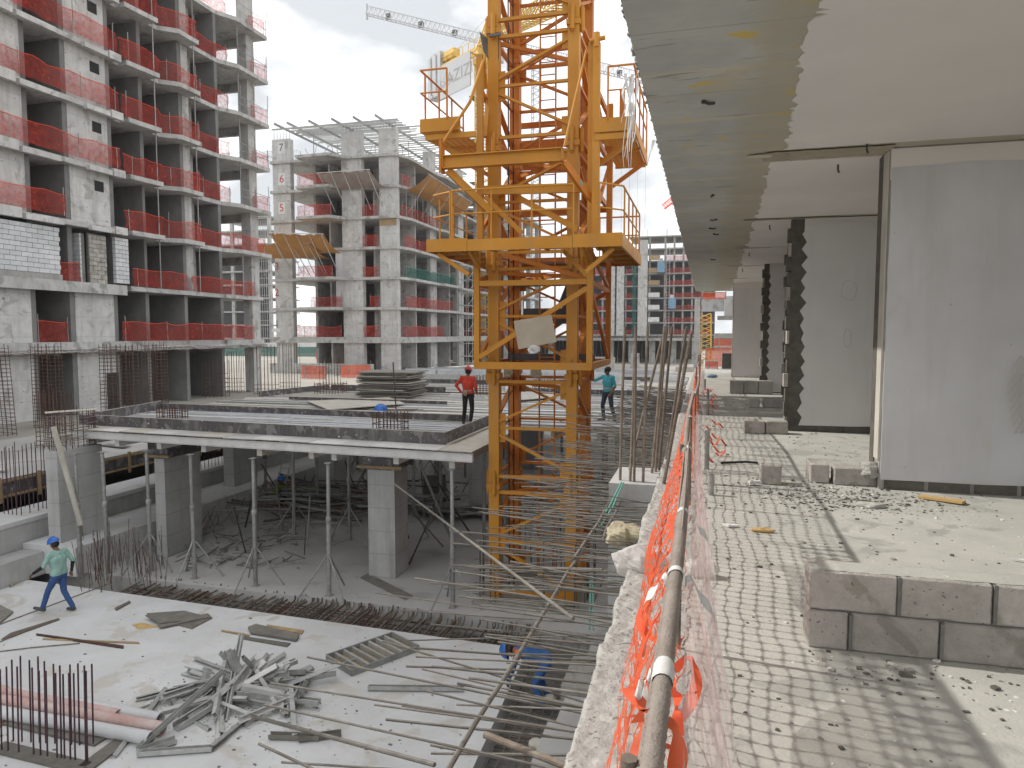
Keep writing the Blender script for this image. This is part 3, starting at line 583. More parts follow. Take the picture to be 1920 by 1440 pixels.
# ================================================================== NUMBERED BUILDING beyond the deck
mb_ = thing('concrete_building', 'unfinished concrete block with storey numbers on its corner column, roof formwork on top', 'building', (-38, 80, 2.2))
Y0 = 69.0; LM = [2.3]+[6.1+3.14*k for k in range(7)]
cols = [(-45.5, -43.35), (-37.3, -35.0), (-33.0, -31.05)]
for k in range(7):
    z = LM[k+1]; h = .62 if k == 0 else .28
    p = [(-45.7, Y0-.25), (-41.6, Y0-.25)]
    if k in (1, 2, 4, 5, 6): p += [(-41.6, Y0-1.9), (-37.6, Y0-2.1), (-36.5, Y0-.25)]
    p += [(-31.0, Y0-.25), (-30.3, Y0+2.0), (-30.3, Y0+10), (-29.9, Y0+11), (-29.9, Y0+17), (-30.5, Y0+17.4), (-30.5, Y0+30), (-45.7, Y0+30)]
    m = MB(); m.prism(p, z-h, z); m.part('slab', 'concrete_facade', mb_)
    z0, z1 = LM[k], z-h-.002
    for x0, x1 in cols: m = MB(); m.box(x0, Y0, z0, x1, Y0+.7, z1); m.part('column', 'facade_pale', mb_)
    for y0, y1 in ((4.8, 5.0), (9.2, 11.2), (15.5, 15.75), (19, 21), (26.5, 28)):
        m = MB(); m.box(-31.5 if y1-y0 > 1 else -36, Y0+y0, z0, -31.05, Y0+y1, z1); m.part('column' if y1-y0 > 1 else 'wall', 'concrete_facade', mb_)
    m = MB(); m.box(-41.4 if k else -43.0, Y0+6, z0, -32.5, Y0+6.25, z1); m.part('core_wall', 'concrete_dark', mb_)
    if k == 0: ibox('plinth', -45.6, Y0-1.2, 1.9, -33.4, Y0-.9, 3.3, 'concrete_facade', mb_)
    m = MB(); m.box(-36.2, Y0+6.3, z0, -35.9, Y0+29, z1); m.part('core_wall', 'concrete_dark', mb_)
    m = MB(); m.box(-41.5, Y0+1.5, z0, -41.2, Y0+6, z1); m.part('wall', 'concrete_facade', mb_)
    for (x, y1) in ((-39.4, 5.5), (-34.2, 5.8)):
        if (k+int(x)) % 2: m = MB(); m.box(x, Y0+1.0, z0, x+.2, Y0+y1, z1); m.part('wall', 'concrete_facade', mb_)
    if k in (3, 2): m = MB(); m.box(-38.2, Y0+.1, z0, -37.31, Y0+.3, z1); m.part('wall', 'block_white', mb_)
    if k == 4: m = MB(); m.box(-32.95, Y0-.012, z1-.75, -31.1, Y0-.002, z1); m.part('rust_patch', 'timber', mb_)
zt = LM[7]
for (x0, x1), hh in zip(cols, (2.3, 2.5, 2.6)): m = MB(); m.box(x0, Y0, zt, x1, Y0+.7, zt+hh); m.part('column', 'facade_pale', mb_)
for y0 in (9.2, 19): m = MB(); m.box(-31.9, Y0+y0, zt, -31.1, Y0+y0+2, zt+2.4); m.part('column', 'concrete_facade', mb_)
for (x0, x1) in cols:
    for i in range(6): irod('starter_bar', (x0+.15+(x1-x0-.3)*i/5, Y0+.2, zt+2.2), (x0+.15+(x1-x0-.3)*i/5, Y0+.2, zt+3.2+rnd(0, .4)), .018, 'rebar', mb_)
# storey numbers
def text_mesh(body, size, mat, name, parent, loc, rot, extr=.004, shear=0., align='CENTER'):
    c = bpy.data.curves.new('t', 'FONT'); c.body = body; c.size = size; c.extrude = extr; c.align_x = align; c.align_y = 'CENTER'; c.shear = shear
    o = bpy.data.objects.new('t', c); COL.objects.link(o); dg = bpy.context.evaluated_depsgraph_get(); me = bpy.data.meshes.new_from_object(o.evaluated_get(dg)); bpy.data.objects.remove(o); bpy.data.curves.remove(c)
    me.materials.clear(); me.materials.append(MATS[mat]); me.name = name
    return _inst(name, me, parent, Matrix.Translation(loc) @ rot.to_4x4())
RX = Matrix.Rotation(R(90), 3, 'X')
for d, (px, py), mt in (('7', (527, 277), 'text_dark'), ('6', (528, 336), 'text_red'), ('5', (528, 390), 'text_red'), ('4', (519, 443), 'text_red'), ('3', (519, 500), 'text_red'), ('2', (519, 549), 'text_red'), ('1', (519, 608), 'text_dark')):
    p = gy(px, py, Y0-.03)
    if d in '765': m = MB(); m.box(p.x-.42, Y0-.02, p.z-.62, p.x+.42, Y0-.004, p.z+.62); m.part('number_plate', 'paper_white', mb_)
    text_mesh(d, 1.15, mt, 'number', mb_, (p.x, Y0-.028, p.z), RX)
p = gy(518, 619, Y0-.03); ibox('small_plate', p.x-.45, Y0-.02, p.z-.2, p.x+.45, Y0-.004, p.z+.2, 'paper_white', mb_)
# roof formwork: steel purlins on raking beams and props
rf = thing('roof_formwork', 'open grid of grey steel purlins on props over the numbered building', 'formwork', (-38, 76, zt))
for i in range(34):
    y = Y0-1.5+i*.75; z = zt+2.9+.9*math.sin(i*.11); x0, x1 = (-43.5+.35*i*(i < 4), -31.5)
    ibeam('purlin', (x0+rnd(-1, .6), y, z+rnd(-.05, .05)), (x1+rnd(-.5, 2.0), y, z+rnd(-.05, .05)), .08, .14, 'galvanised', rf)
for x in (-43, -41.5, -39, -36.4, -34.0, -31.6): ibeam('bearer', (x-.6, Y0-2.4, zt+3.2), (x, Y0+24, zt+2.9), .12, .22, 'steel_prop', rf)
for i in range(14): x, y = rnd(-44, -31), Y0+rnd(-.2, 20); irod('prop', (x, y, zt), (x, y, zt+3), .045, 'steel_prop', rf)
for i in range(16): irod('guard_post', (-45.5+i*.95, Y0+rnd(0, 2), zt), (-45.5+i*.95, Y0+rnd(0, 2), zt+rnd(1, 2)), .03, 'steel_prop', rf)
for i, (a, b, kk, col) in enumerate((((-41.5, Y0-1.8), (-37.6, Y0-2.0), 5, 0), ((-41.5, Y0-1.8), (-37.4, Y0-2.0), 4, 0), ((-41.6, Y0-1.8), (-37.4, Y0-1.9), 2, 0), ((-41.2, Y0-.1), (-37.4, Y0-.1), 1, 0), ((-43.2, Y0+.3), (-37.5, Y0-.1), 0, 0),
        ((-34.9, Y0-.1), (-33.1, Y0-.1), 4, 0), ((-34.9, Y0-.1), (-33.1, Y0-.1), 3, 0), ((-34.9, Y0-.1), (-33.1, Y0-.1), 2, 0), ((-34.2, Y0-.1), (-33.1, Y0-.1), 1, 0), ((-34.9, Y0-.1), (-33.1, Y0-.1), 0, 0),
        ((-30.9, Y0+.7), (-30.4, Y0+2), 5, 0), ((-30.9, Y0+.7), (-30.4, Y0+10), 4, 0), ((-30.6, Y0+.9), (-30.4, Y0+14), 3, 0), ((-30.6, Y0+.9), (-30.4, Y0+16), 2, 1), ((-30.6, Y0+.9), (-30.5, Y0+15), 1, 0), ((-30.9, Y0+.9), (-30.9, Y0+13), 0, 0))):
    where = ['balcony end', 'centre bay', 'side face'][0 if i < 5 else 1 if i < 10 else 2]
    net_strip([a, b], LM[kk+1], 1.15, f"{'green' if col else 'red'} net across the {where}, {ORD[kk]} slab of the numbered building", 'nets on the numbered building', 'net_green' if col else 'net_red', seed=i)
# debris catch awnings: tarpaulins on raking poles
def awning(name, label, P0, P1, out, rise, mat, sagv=.35):
    P0, P1, out = Vector(P0), Vector(P1), Vector(out); t = thing('debris_awning', label, 'awning', P0, 'debris awnings on the numbered building')
    def P(u, v): return P0.lerp(P1, u)+out*v+Vector((0, 0, rise*v-sagv*math.sin(math.pi*v)*(.7+.3*math.sin(u*9))-.12*math.sin(u*math.pi*4)**2*v))
    m = MB(); m.grid(P, 24, 8); m.part('tarpaulin', mat, t, True)
    for i in range(5):
        u = .04+i*.23; irod('pole', P(u, 0)-Vector((0, 0, 2.2)), P(u, 1), .04, 'galvanised', t)
    irod('edge_pole', P(0, 1)+Vector((0, 0, .04)), P(1, 1)+Vector((0, 0, .04)), .045, 'galvanised', t); return t
awning('a', 'long orange awning reaching towards the gap between the buildings', (-46.5, Y0-.3, 14.6), (-38.6, Y0-.3, 14.4), (-.9, -2.6, 0), 1.3, 'tarp_orange')
awning('a', 'higher second orange awning on the balcony front of the numbered building', (-42.5, Y0-2.2, 15.0), (-37.2, Y0-.6, 14.9), (-.5, -2.6, 0), 1.6, 'tarp_orange')
awning('a', 'grey brown awning under the sixth storey of the numbered building', (-38.0, Y0-.6, 21.4), (-32.2, Y0-.3, 21.5), (-.6, -2.2, 0), 1.3, 'tarp_grey')
awning('a', 'brown awning sloping along the side face of the numbered building', (-30.4, Y0+1.0, 21.4), (-30.3, Y0+15, 20.9), (2.5, 0, 0), 1.4, 'tarp_orange')
for i in range(10):
    y = Y0+1.2+i*1.5; irod('prop', (-30.5, y, LM[5]), (-30.5, y, LM[6]-.28), .04, 'steel_prop', mb_)
# scaffold tower at the far end of the side face
sc_ = thing('scaffold', 'grey tube scaffold tower at the far side corner of the numbered building', 'scaffold', (-29.3, 86, 2.2))
for x in (-30.0, -28.6):
    for y in (84.5, 86.2, 87.9): irod('standard', (x, y, 2.2), (x, y, 17.5), .04, 'galvanised', sc_)
for k in range(9):
    z = 3.6+k*1.6
    for x in (-30.0, -28.6): irod('ledger', (x, 84.3, z), (x, 88.1, z), .035, 'galvanised', sc_)
    for y in (84.5, 86.2, 87.9): irod('transom', (-30.2, y, z), (-28.4, y, z), .035, 'galvanised', sc_)
    irod('brace', (-28.6, 84.5, z-1.6), (-28.6, 87.9, z), .03, 'galvanised', sc_)

# building row farther on, seen past the crane
bb = thing('concrete_building', 'pale unfinished block standing behind the numbered building', 'building', (-33, 110, 2.2))
for k in range(7):
    z = LM[k]; ibox('slab', -42, 101.5, LM[k+1]-.3, -27.6, 122, LM[k+1], 'concrete_facade', bb); ibox('core_wall', -40, 106, z, -30, 106.3, LM[k+1]-.302, 'concrete_dark', bb); ibox('core_wall', -31, 106.5, z, -30.7, 121, LM[k+1]-.302, 'concrete_dark', bb)
    for x in (-41.5, -37, -33, -29): ibox('column', x, 102, z, x+1.1, 102.8, LM[k+1]-.302, 'concrete_facade', bb)
    for y in (108, 114, 120): ibox('column', -28.6, y, z, -27.9, y+1.3, LM[k+1]-.302, 'concrete_facade', bb)
    if 0 < k < 6: net_strip([(-35.8, 101.6), (-28.2, 101.6)], LM[k], 1.1, f'red net across the {ORD[k-1]} slab of the pale block behind the crane', 'nets on the pale block', seed=k)

# ================================================================== FAR BUILDING across the site
fb = thing('concrete_building', 'distant long concrete block with white stair towers closing the view', 'building', (-13, 195, 2.2))
YF = 190.; XL_, XR_ = -27.5, 2.0
lvF = [2.2, 6.2]+[6.2+3.17*k for k in range(1, 9)]
for k in range(1, len(lvF)):
    z = lvF[k]; x0 = XL_ if k < 8 else -20; ibox('slab', x0-6 if k < 7 else x0, YF-.6, z-.3, XR_, YF+14, z, 'concrete_raw', fb)
    z0 = lvF[k-1]
    if k < 8: ibox('core_wall', XL_-6, YF+5, z0, XR_, YF+5.3, z-.302, 'dark_metal', fb)  # near-black back wall, interior shade put into its colour
    xs = [-33, -30.2, -27, -25.0, -23.3, -20.9, -17.6, -14.8, -10.9, -8.6, -6.3, -4, -1.5]
    for i, x in enumerate(xs):
        if k >= 7 and x < -20.5: continue
        ibox('column', x, YF, z0, x+.45, YF+.6, z-.302, 'concrete_raw', fb)
        if k < 8 and i % 2 == 0: ibox('wall', x, YF+.7, z0, x+.2, YF+5, z-.302, 'concrete_raw', fb)
for x0, x1, zt_ in ((-22.9, -21.0, 24.5), (-17.4, -15.0, 30.5), (-24.6, -23.4, 25)): ibox('stair_wall', x0, YF-1.3, 2.2, x1, YF-.7, zt_, 'concrete_facade', fb)
for k in range(2, 8):
    ibox('stair_panel', -14.8, YF-1.0, lvF[k]+.1, -11.9, YF-.7, lvF[k]+1.3, 'slab_white' if k < 5 else 'timber', fb)
for i, (a, b) in enumerate(((-33, -25.2), (-20.8, -18.9), (-10.6, 1.5))):
    for k in range(1, 8):
        if (i == 0 and k > 6): continue
        net_strip([(a, YF-.7), (b, YF-.7)], lvF[k], 1.15, f"red net over the {['long side', 'stair bay', 'hoist side'][i]}, {ORD[k-1]} slab of the distant block", 'nets on the distant block', seed=k+i)
t = thing('net_sheet', 'tall green shade net hung down the distant stair tower', 'net', (-18, YF-1.5, 3)); m = MB(); m.grid(lambda u, v: (-18.8+1.0*u, YF-1.5+.2*nz(u*3, v*9, 1), 3+22*v), 6, 24); m.part('cloth', 'net_green', t, True)
for i, (x, zc, l) in enumerate(((-11.5, 22.0, 'upper blue hoist cabin climbing the distant block'), (-8.6, 12.8, 'lower blue hoist cabin on the distant block'))):
    h = thing('site_hoist', l, 'hoist', (x, YF-2, zc), 'hoist cabins on the distant block'); ibox('cabin', x-.9, YF-3.4, zc, x+.9, YF-1.6, zc+2.6, 'hoist_blue', h); ibox('roof_cage', x-.6, YF-3.2, zc+2.602, x+.4, YF-1.9, zc+3.5, 'galvanised', h); ibox('sill', x-1.0, YF-3.5, zc-.25, x+1.0, YF-1.5, zc-.002, 'dark_metal', h)
h = thing('hoist_mast', 'lattice hoist mast running up the distant block', 'mast', (-9.8, YF-2, 2.2)); m = MB()
for x in (-10.2, -9.4): m.tube([(x, YF-1.8, 2.2), (x, YF-1.8, 29)], .06, 4)
m.part('rail', 'galvanised', h); m = MB()
for k in range(33): m.tube([(-10.2, YF-1.8, 2.5+k*.8), (-9.4, YF-1.8, 2.9+k*.8)], .04, 4)
m.part('lattice', 'galvanised', h, kind='stuff')
for i in range(9): x = rnd(-20, 0); irod('roof_pole', (x, YF, lvF[-1]), (x, YF, lvF[-1]+rnd(.8, 2)), .06, 'steel_prop', fb)
# far block seen through the gap on the left
gb = thing('concrete_building', 'scaffolded grey block far off in the gap between two buildings', 'building', (-104, 156, 2.2))
for k in range(10):
    z = 2.2+3.2*k; x1 = -99.8
    ibox('slab', -116, 149.5, z+2.9, x1, 162, z+3.2, 'concrete_facade', gb); ibox('core_wall', -116, 152, z, -102, 152.3, z+2.898, 'dark_metal', gb) if k < 8 else None  # core wall coloured near black in place of shade inside the block
    for x in (-115, -111, -107.5, -104.5, -100.8): ibox('column', x, 150, z, x+.8, 150.6, z+2.898, 'concrete_facade', gb)
for i in range(12): irod('scaffold_tube', (-106+i*.6, 149, 2.2), (-106+i*.6, 149, 33), .05, 'galvanised', gb)
for k in range(16): irod('scaffold_tube', (-106, 149, 3.5+k*2), (-99.2, 149, 3.5+k*2), .05, 'galvanised', gb)
# low site clutter on the sand beyond the deck
for i, (a, b, z0, lab) in enumerate((((-37, 60), (-34.4, 60), 2.2, 'orange mesh barrier on the sand in the gap by the tall building'), ((-33.9, 62), (-31.2, 63), 2.2, 'orange mesh barrier before the corner column of the numbered building'), ((-62, 105), (-50, 104), 2.2, 'far orange mesh barrier seen through the ground storey bay'))):
    net_strip([a, b], z0, 1.3, lab, 'orange barriers on the sand', 'net_orange', cat='barrier', seed=i)
hd = thing('site_hoarding', 'low green hoarding along the sand behind the tall building', 'fence', (-60, 120, 2.2))
for i in range(20): ibox('panel', -110+i*3.6, 118, 2.2, -110+i*3.6+3.55, 118.1, 4.0, 'net_green', hd)
hd = thing('site_wall', 'long pale block wall bounding the sand far behind the buildings', 'wall', (-60, 140, 2.2))
for i in range(30): ibox('panel', -150+i*4, 140, 2.2, -150+i*4+3.96, 140.3, 4.4, 'slab_white', hd)
# ================================================================== CONCRETE COLUMNS of the lower floor
def column(x0, y0, x1, y1, z0, z1, label, mat='concrete_form', cap=True):
    t = thing('concrete_column', label, 'column', ((x0+x1)/2, (y0+y1)/2, z0), 'columns of the lower floor')
    m = MB(); m.box(x0, y0, z0, x1, y1, z1); m.part('shaft', mat, t)
    if cap:
        e = .16; m = MB()
        m.box(x0-e, y0-.06, z1-.04, x1+e, y0-.01, z1+.5); m.box(x0-e, y1+.01, z1-.04, x1+e, y1+.06, z1+.5); m.box(x0-.06, y0-.01, z1-.04, x0-.01, y1+.01, z1+.5); m.box(x1+.01, y0-.01, z1-.04, x1+.06, y1+.01, z1+.5); m.part('cap_form', 'film_ply', t)
        for k in (.0, .42): ibox('cap_batten', x0-e-.1, y0-.12, z1+k, x1+e+.1, y0-.062, z1+k+.07, 'timber' if random.random() < .3 else 'ply_grey', t)
    return t
column(-8.62, 17.1, -7.85, 17.95, 0, 2.95, 'pale concrete column under the middle of the formwork deck')
column(-15.32, 17.0, -14.98, 18.5, 0, 2.95, 'blade column with pale narrow face under the deck near the shadowed corner', 'concrete_form')
t = column(-17.3, 15.25, -16.9, 16.75, .78, 3.3, 'free blade column topped by bare rebar at the deck corner', cap=False)
for i in range(5):
    for y in (15.35, 16.6): irod('bar', (-17.25+i*.075, y, 3.3), (-17.25+i*.075, y, 4.35), .011, 'rebar_purple', t)
for i in range(7): irod('bar', (-16.93, 15.4+i*.19, 3.3), (-16.93, 15.4+i*.19, 4.3+rnd(-.1, .2)), .011, 'rebar_purple', t)
for z in (3.45, 3.62, 3.8, 3.97, 4.13, 4.25): m = MB(); m.tube([(-17.3, 15.3, z), (-16.88, 15.3, z), (-16.88, 16.65, z), (-17.3, 16.65, z), (-17.3, 15.3, z)], .009, 4); m.part('tie', 'rebar', t)
m = MB(); m.obox((-16.95, 15.8, 4.36), (.35, .5, .01), (.12, -.1, 0), (0, 0, .012)); m.part('loose_board', 'timber_pale', t)
column(-17.35, 22.7, -16.9, 23.9, .78, 2.95, 'pale column standing on the low white wall behind the props')
column(-15.25, 25.8, -14.5, 26.9, 0, 2.95, 'dark column deep under the deck beside the junk heap')
column(-8.2, 24.2, -7.2, 25.2, 0, 2.95, 'dark column under the deck close to the orange crane')
column(-2.6, 24.2, -1.8, 25.2, 0, 2.95, 'column under the deck behind the crane ladder')
column(-8.6, 33, -7.6, 34, 0, 2.95, 'far column in the dark under the deck, in line with the middle one')
column(-17.35, 33, -16.7, 34.2, .78, 2.95, 'far column on the low white wall in the shade')

# ================================================================== FORMWORK DECK
dk = thing('formwork_deck', 'slab formwork deck of aluminium beams with dark edge boards, on steel props', 'formwork', (-11.5, 24, 3.4))
DZ = 3.76
fl, fr = Vector((-17.44, 16.3, 0)), Vector((-5.15, 15.5, 0))       # front edge, slightly skewed
def fe(u, off=0): p = fl.lerp(fr, u); return Vector((p.x, p.y+off, 0))
m = MB(); a, b = fe(0, .02), fe(1, .02); m.bar((a.x, a.y, DZ-.13), (b.x, b.y, DZ-.13), .09, .20); m.part('edge_beam', 'aluminium_dull', dk)
m = MB(); m.bar((a.x, a.y-.047, DZ-.045), (b.x, b.y-.047, DZ-.045), .02, .03); m.bar((a.x, a.y-.047, DZ-.215), (b.x, b.y-.047, DZ-.215), .03, .03); m.part('edge_flange', 'aluminium_dull', dk)
n = 14
for i in range(n):                                                     # plywood ledge sheets, edges uneven
    u0, u1 = i/n, (i+1)/n; p, q = fe(u0, rnd(-.06, .0)), fe(u1, rnd(-.06, .0)); m = MB(); zz = DZ+rnd(0, .012)
    m.prism([(p.x+.004, p.y), (q.x-.004, q.y), (q.x-.004, q.y+.95), (p.x+.004, p.y+.95)], zz, zz+.022); m.part('ledge_sheet', random.choice(['timber_pale', 'aluminium_dull', 'timber_pale', 'aluminium_dull']), dk)
def form(p, q, h=.30, tilt=0, z=DZ+.03, nm='edge_board'):
    p, q = Vector(p), Vector(q); d = (q-p); l = d.length; k = max(1, round(l/2.4))
    for i in range(k):
        a, b = p+d*(i/k), p+d*((i+1)/k); e = d.normalized()*.006
        m = MB(); m.bar((a.x+e.x, a.y+e.y, z+h/2), (b.x-e.x, b.y-e.y, z+h/2), .02, h); o = m.part(nm, 'film_ply', dk)
        m = MB(); m.bar((a.x+e.x, a.y+e.y, z+h+.006), (b.x-e.x, b.y-e.y, z+h+.006), .03, .012); m.part('board_top', 'timber_pale', dk)
A, B, C, D = (-18.0, 17.05), (-6.1, 16.25), (-6.15, 20.3), (-18.9, 21.4)
form((*A, 0), (*B, 0)); form((*B, 0), (*C, 0)); form((*A, 0), (*D, 0), .28); form((*D, 0), (-7.0, 20.7, 0), .2)
for y0, x0, x1, h in ((25.8, -16.5, -9.5, .12), (31.0, -17.5, -11.5, .24), (31.6, -8.6, -2.5, .22), (36.5, -15, -9, .22), (41, -12, -3, .25)): form((x0, y0, 0), (x1, y0-.25, 0), h)
form((-18.4, 26.5, 0), (-17.6, 31.0, 0), .24)
m = MB(); m.box(-5.95, 16.05, DZ, -5.15, 20.3, DZ+.02); m.box(-6.08, 16.3, DZ+.021, -5.98, 20.2, DZ+.06); m.part('ledge_sheet', 'timber_pale', dk)
# decking: beams and boards laid along x, each a piece
for i in range(9):
    for j in range(3):
        x0_, y0_ = -17.9+i*1.31, 16.75+j*1.22+(8-i)*.09; m = MB(); m.box(max(x0_, -18.2+j*.2), y0_, DZ-.17, x0_+1.30, y0_+1.21, DZ-.145+rnd(0, .008)); m.part('plywood', random.choice(['timber_pale', 'timber_pale', 'aluminium_dull']), dk)
y = 17.2; rows = 0
while y < 47 and rows < 135:
    w = rnd(.09, .17) if random.random() < .75 else rnd(.2, .34); tone = random.random()
    xl = -17.9+max(0, (20-y)*0)-(.9 if y > 21.6 else (y-17)*.18); xr = -6.25 if y < 20.5 else -1.1
    if y > 33: xl = -17
    segs = [(xl, xr)] if xr-xl < 12 else [(xl, xl+(xr-xl)*rnd(.35, .6))]
    if len(segs) == 1 and xr-xl >= 12: segs.append((segs[0][1]-rnd(-.02, .3), xr))
    for a, b in segs:
        mt = random.choices(['aluminium', 'aluminium_dull', 'timber_pale', 'ply_grey', 'galvanised'], (6, 6, 4, .5, 2))[0]
        zz = DZ-.02+rnd(-.03, .045)
        ibox('deck_beam', a+rnd(-.2, .2), y, zz-.12, min(b+rnd(-.2, .15), xr+.1), y+w, zz, mt, dk)
    y += w+(rnd(.01, .05) if random.random() < .62 else rnd(.06, .20)); rows += 1
for x in (-18.2, -17.0, -15.9, -14.4, -12.9, -11.1, -9.6, -8.9, -7.2, -5.7):               # bearers below, ends peeping out at the front
    f = (x-fl.x)/(fr.x-fl.x); y0 = fl.y+(fr.y-fl.y)*f+.06; ibox('bearer', x-.07, y0+rnd(-.0, .1), DZ-.42, x+.07, 46, DZ-.235, 'timber_pale' if random.random() < .5 else 'aluminium_dull', dk)
for x in (-4.4, -3.0, -1.6): ibox('bearer', x-.07, 20.9, DZ-.42, x+.07, 46, DZ-.235, 'aluminium_dull', dk)
# column starters poking through the deck
def starter(x0, y0, x1, y1, h, nx, ny, label, rodmat='rebar_rust'):
    t = thing('rebar_cage', label, 'rebar cage', ((x0+x1)/2, (y0+y1)/2, DZ), 'column starters on the deck')
    for i in range(nx):
        for j in range(ny):
            if 0 < i < nx-1 and 0 < j < ny-1: continue
            irod('bar', (x0+(x1-x0)*i/(nx-1), y0+(y1-y0)*j/(ny-1), DZ-.4), (x0+(x1-x0)*i/(nx-1), y0+(y1-y0)*j/(ny-1), DZ+h+rnd(-.03, .03)), .013, rodmat, t)
    for z in (.08, .25, .42):
        if z < h: m = MB(); e = .02; m.tube([(x0-e, y0-e, DZ+z), (x1+e, y0-e, DZ+z), (x1+e, y1+e, DZ+z), (x0-e, y1+e, DZ+z), (x0-e, y0-e, DZ+z)], .011, 4); m.part('tie', rodmat, t)
    return t
p = gz(724, 812, DZ); st = starter(p.x-.37, p.y-.05, p.x+.37, p.y+.65, .56, 8, 3, 'square rusty starter cage on the deck carrying a blue helmet')
for i in range(7): a = rnd(-.3, .4); q = Vector((p.x-.3+i*.12, p.y+.1+rnd(-.1, .5), DZ+.58+i*.004)); irod('laid_bar', q+Vector((-.35, -.05+a*.3, 0)), q+Vector((.5, .1+a*.3, .02)), .011, 'rebar', st)
p = gz(738, 770, DZ); lo = MB(); lo.tube([gy(746, 812, p.y-2.4), gy(741, 745, p.y-2.4), gy(737, 679, p.y-2.35)], .022, 6); lo.top('lone_bar', 'dark_metal', 'single black bar standing tall beside the starter cage with the helmet', 'rebar')
p = gz(314, 788, DZ); starter(p.x-.35, p.y-.05, p.x+.35, p.y+.5, .42, 8, 3, 'low starter cage in the deck corner inside the dark edge boards')
p = gz(612, 738, DZ); starter(p.x-.6, p.y, p.x+.6, p.y+.8, .5, 9, 3, 'low starter cage behind the plywood boards, left of the plywood stack')
p = gz(905, 742, DZ); starter(p.x-.4, p.y, p.x+.5, p.y+.8, .9, 7, 3, 'starter cage behind the worker in red')
p = gz(1010, 735, DZ); starter(p.x-.3, p.y, p.x+.4, p.y+.8, .6, 6, 3, 'starter cage seen through the crane legs on the deck')
# helmet left on the cage
def helmet_mesh(c, s=1.0, fwd=(0, -1, 0), n=14):
    m = MB(); f = Vector(fwd).normalized(); sdv = Vector((-f.y, f.x, 0))
    def P(u, v):
        a = u*2*math.pi; t = v*math.pi*.5; r = math.cos(t)
        return Vector(c)+s*(f*math.cos(a)*r*.145+sdv*math.sin(a)*r*.12+Vector((0, 0, .125*math.sin(t)+.012*math.cos(a*2)*0)))
    m.grid(P, n, 6)
    def Bm(u, v):
        a = u*2*math.pi; k = 1+v*(.08+.22*max(0, math.cos(a))**2); return Vector(c)+s*(f*math.cos(a)*.145*k+sdv*math.sin(a)*.12*k+Vector((0, 0, -.012*v)))
    m.grid(Bm, n, 2); m.tube([Vector(c)+s*(f*(.14*math.cos(t))+Vector((0, 0, .128*math.sin(t)))) for t in [i*math.pi/10 for i in range(11)]], .012*s, 5); return m
p = gz(711, 812, DZ); hm = helmet_mesh((p.x, p.y+.12, DZ+.63), 1.25, (-1, -.3, 0)); hm.top('helmet', 'helmet_blue', 'blue safety helmet resting on the rusty starter cage', 'helmet', smooth=True)
# plywood: stack of worn sheets and loose sheets
p = gz(700, 748, DZ); z = DZ+.06
for i in range(15):
    a = R(rnd(-4, 4)+ (8 if i == 14 else 0)); w, d = 1.18+rnd(-.08, .08), 1.0+rnd(-.1, .1); h = rnd(.04, .06); cx_, cy_ = p.x+.25+rnd(-.1, .1), p.y+1.3+rnd(-.1, .1)
    m = MB(); bend = rnd(-.02, .03)
    ax, ay = Vector((math.cos(a), math.sin(a), 0))*w, Vector((-math.sin(a), math.cos(a), 0))*d
    m.obox((cx_, cy_, z+h/2), ax, ay, (0, 0, h/2*.8)); m.top('plywood_sheet', 'ply_grey' if i % 4 else 'timber_pale', 'topmost crooked sheet of the worn plywood stack on the deck' if i == 14 else f'warped grey sheet in the plywood stack on the deck, {ORDN[i]} from the bottom', 'plywood', 'sheets of the plywood stack'); z += h+rnd(.006, .03)
for i, (pp, lab) in enumerate(((((575, 752), (730, 745), (760, 757), (615, 768)), 'pale plywood sheet lying across the beams before the stack'), (((945, 712), (1032, 706), (1040, 745), (950, 752)), 'spattered white plywood sheet seen between the crane legs'), (((800, 690), (905, 684), (930, 694), (820, 702)), 'pale sheet lying far back on the deck behind the worker in red'))):
    P = [gz(x, y, DZ+.09) for x, y in pp]; m = MB(); m.prism([(q.x, q.y) for q in P], DZ+.075, DZ+.1); m.top('plywood_sheet', 'timber_pale', lab, 'plywood', 'loose sheets on the deck')
# low bundles of beams on the far deck
bn = thing('beam_stack', 'long low stack of pale formwork beams far back on the deck', 'beams', (-13, 44, DZ))
for i in range(26): y = 38+rnd(0, 8); ibox('beam', -15+rnd(-3, 1), y, DZ+.05, -3+rnd(-5, 1.5), y+.14, DZ+.15+rnd(0, .5), random.choice(['aluminium', 'galvanised', 'aluminium_dull']), bn)

# ================================================================== STEEL PROPS under the deck
def prop(x, y, legs, z0=0., z1=DZ-.43, lean=(0, 0), g='steel props holding the deck', lab='perforated grey steel prop under the deck', dark=False):
    t = thing('steel_prop', lab, 'prop', (x, y, z0), g); mt = 'steel_prop' if not dark else 'rebar'
    zm = z0+(z1-z0)*.58; lx, ly = lean; L_ = lambda z: (x+lx*(z-z0), y+ly*(z-z0), z)
    irod('outer_tube', L_(z0+.01), L_(zm), .056, mt, t, 'pipe'); irod('inner_tube', L_(zm), L_(z1), .046, mt, t, 'pipe'); ibox('base_plate', x-.09, y-.09, z0, x+.09, y+.09, z0+.012, mt, t); irod('collar', L_(zm-.08), L_(zm+.06), .07, mt, t, 'pipe')
    ibox('head_plate', x+lx*(z1-z0)-.08, y+ly*(z1-z0)-.08, z1-.012, x+lx*(z1-z0)+.08, y+ly*(z1-z0)+.08, z1, mt, t)
    if legs:
        a0 = rnd(0, 6)
        for k in range(3):
            a = a0+k*2.1; irod('leg', (x+.05*math.cos(a), y+.05*math.sin(a), z0+1.0), (x+.72*math.cos(a), y+.72*math.sin(a), z0+.02), .022, mt, t)
    return t
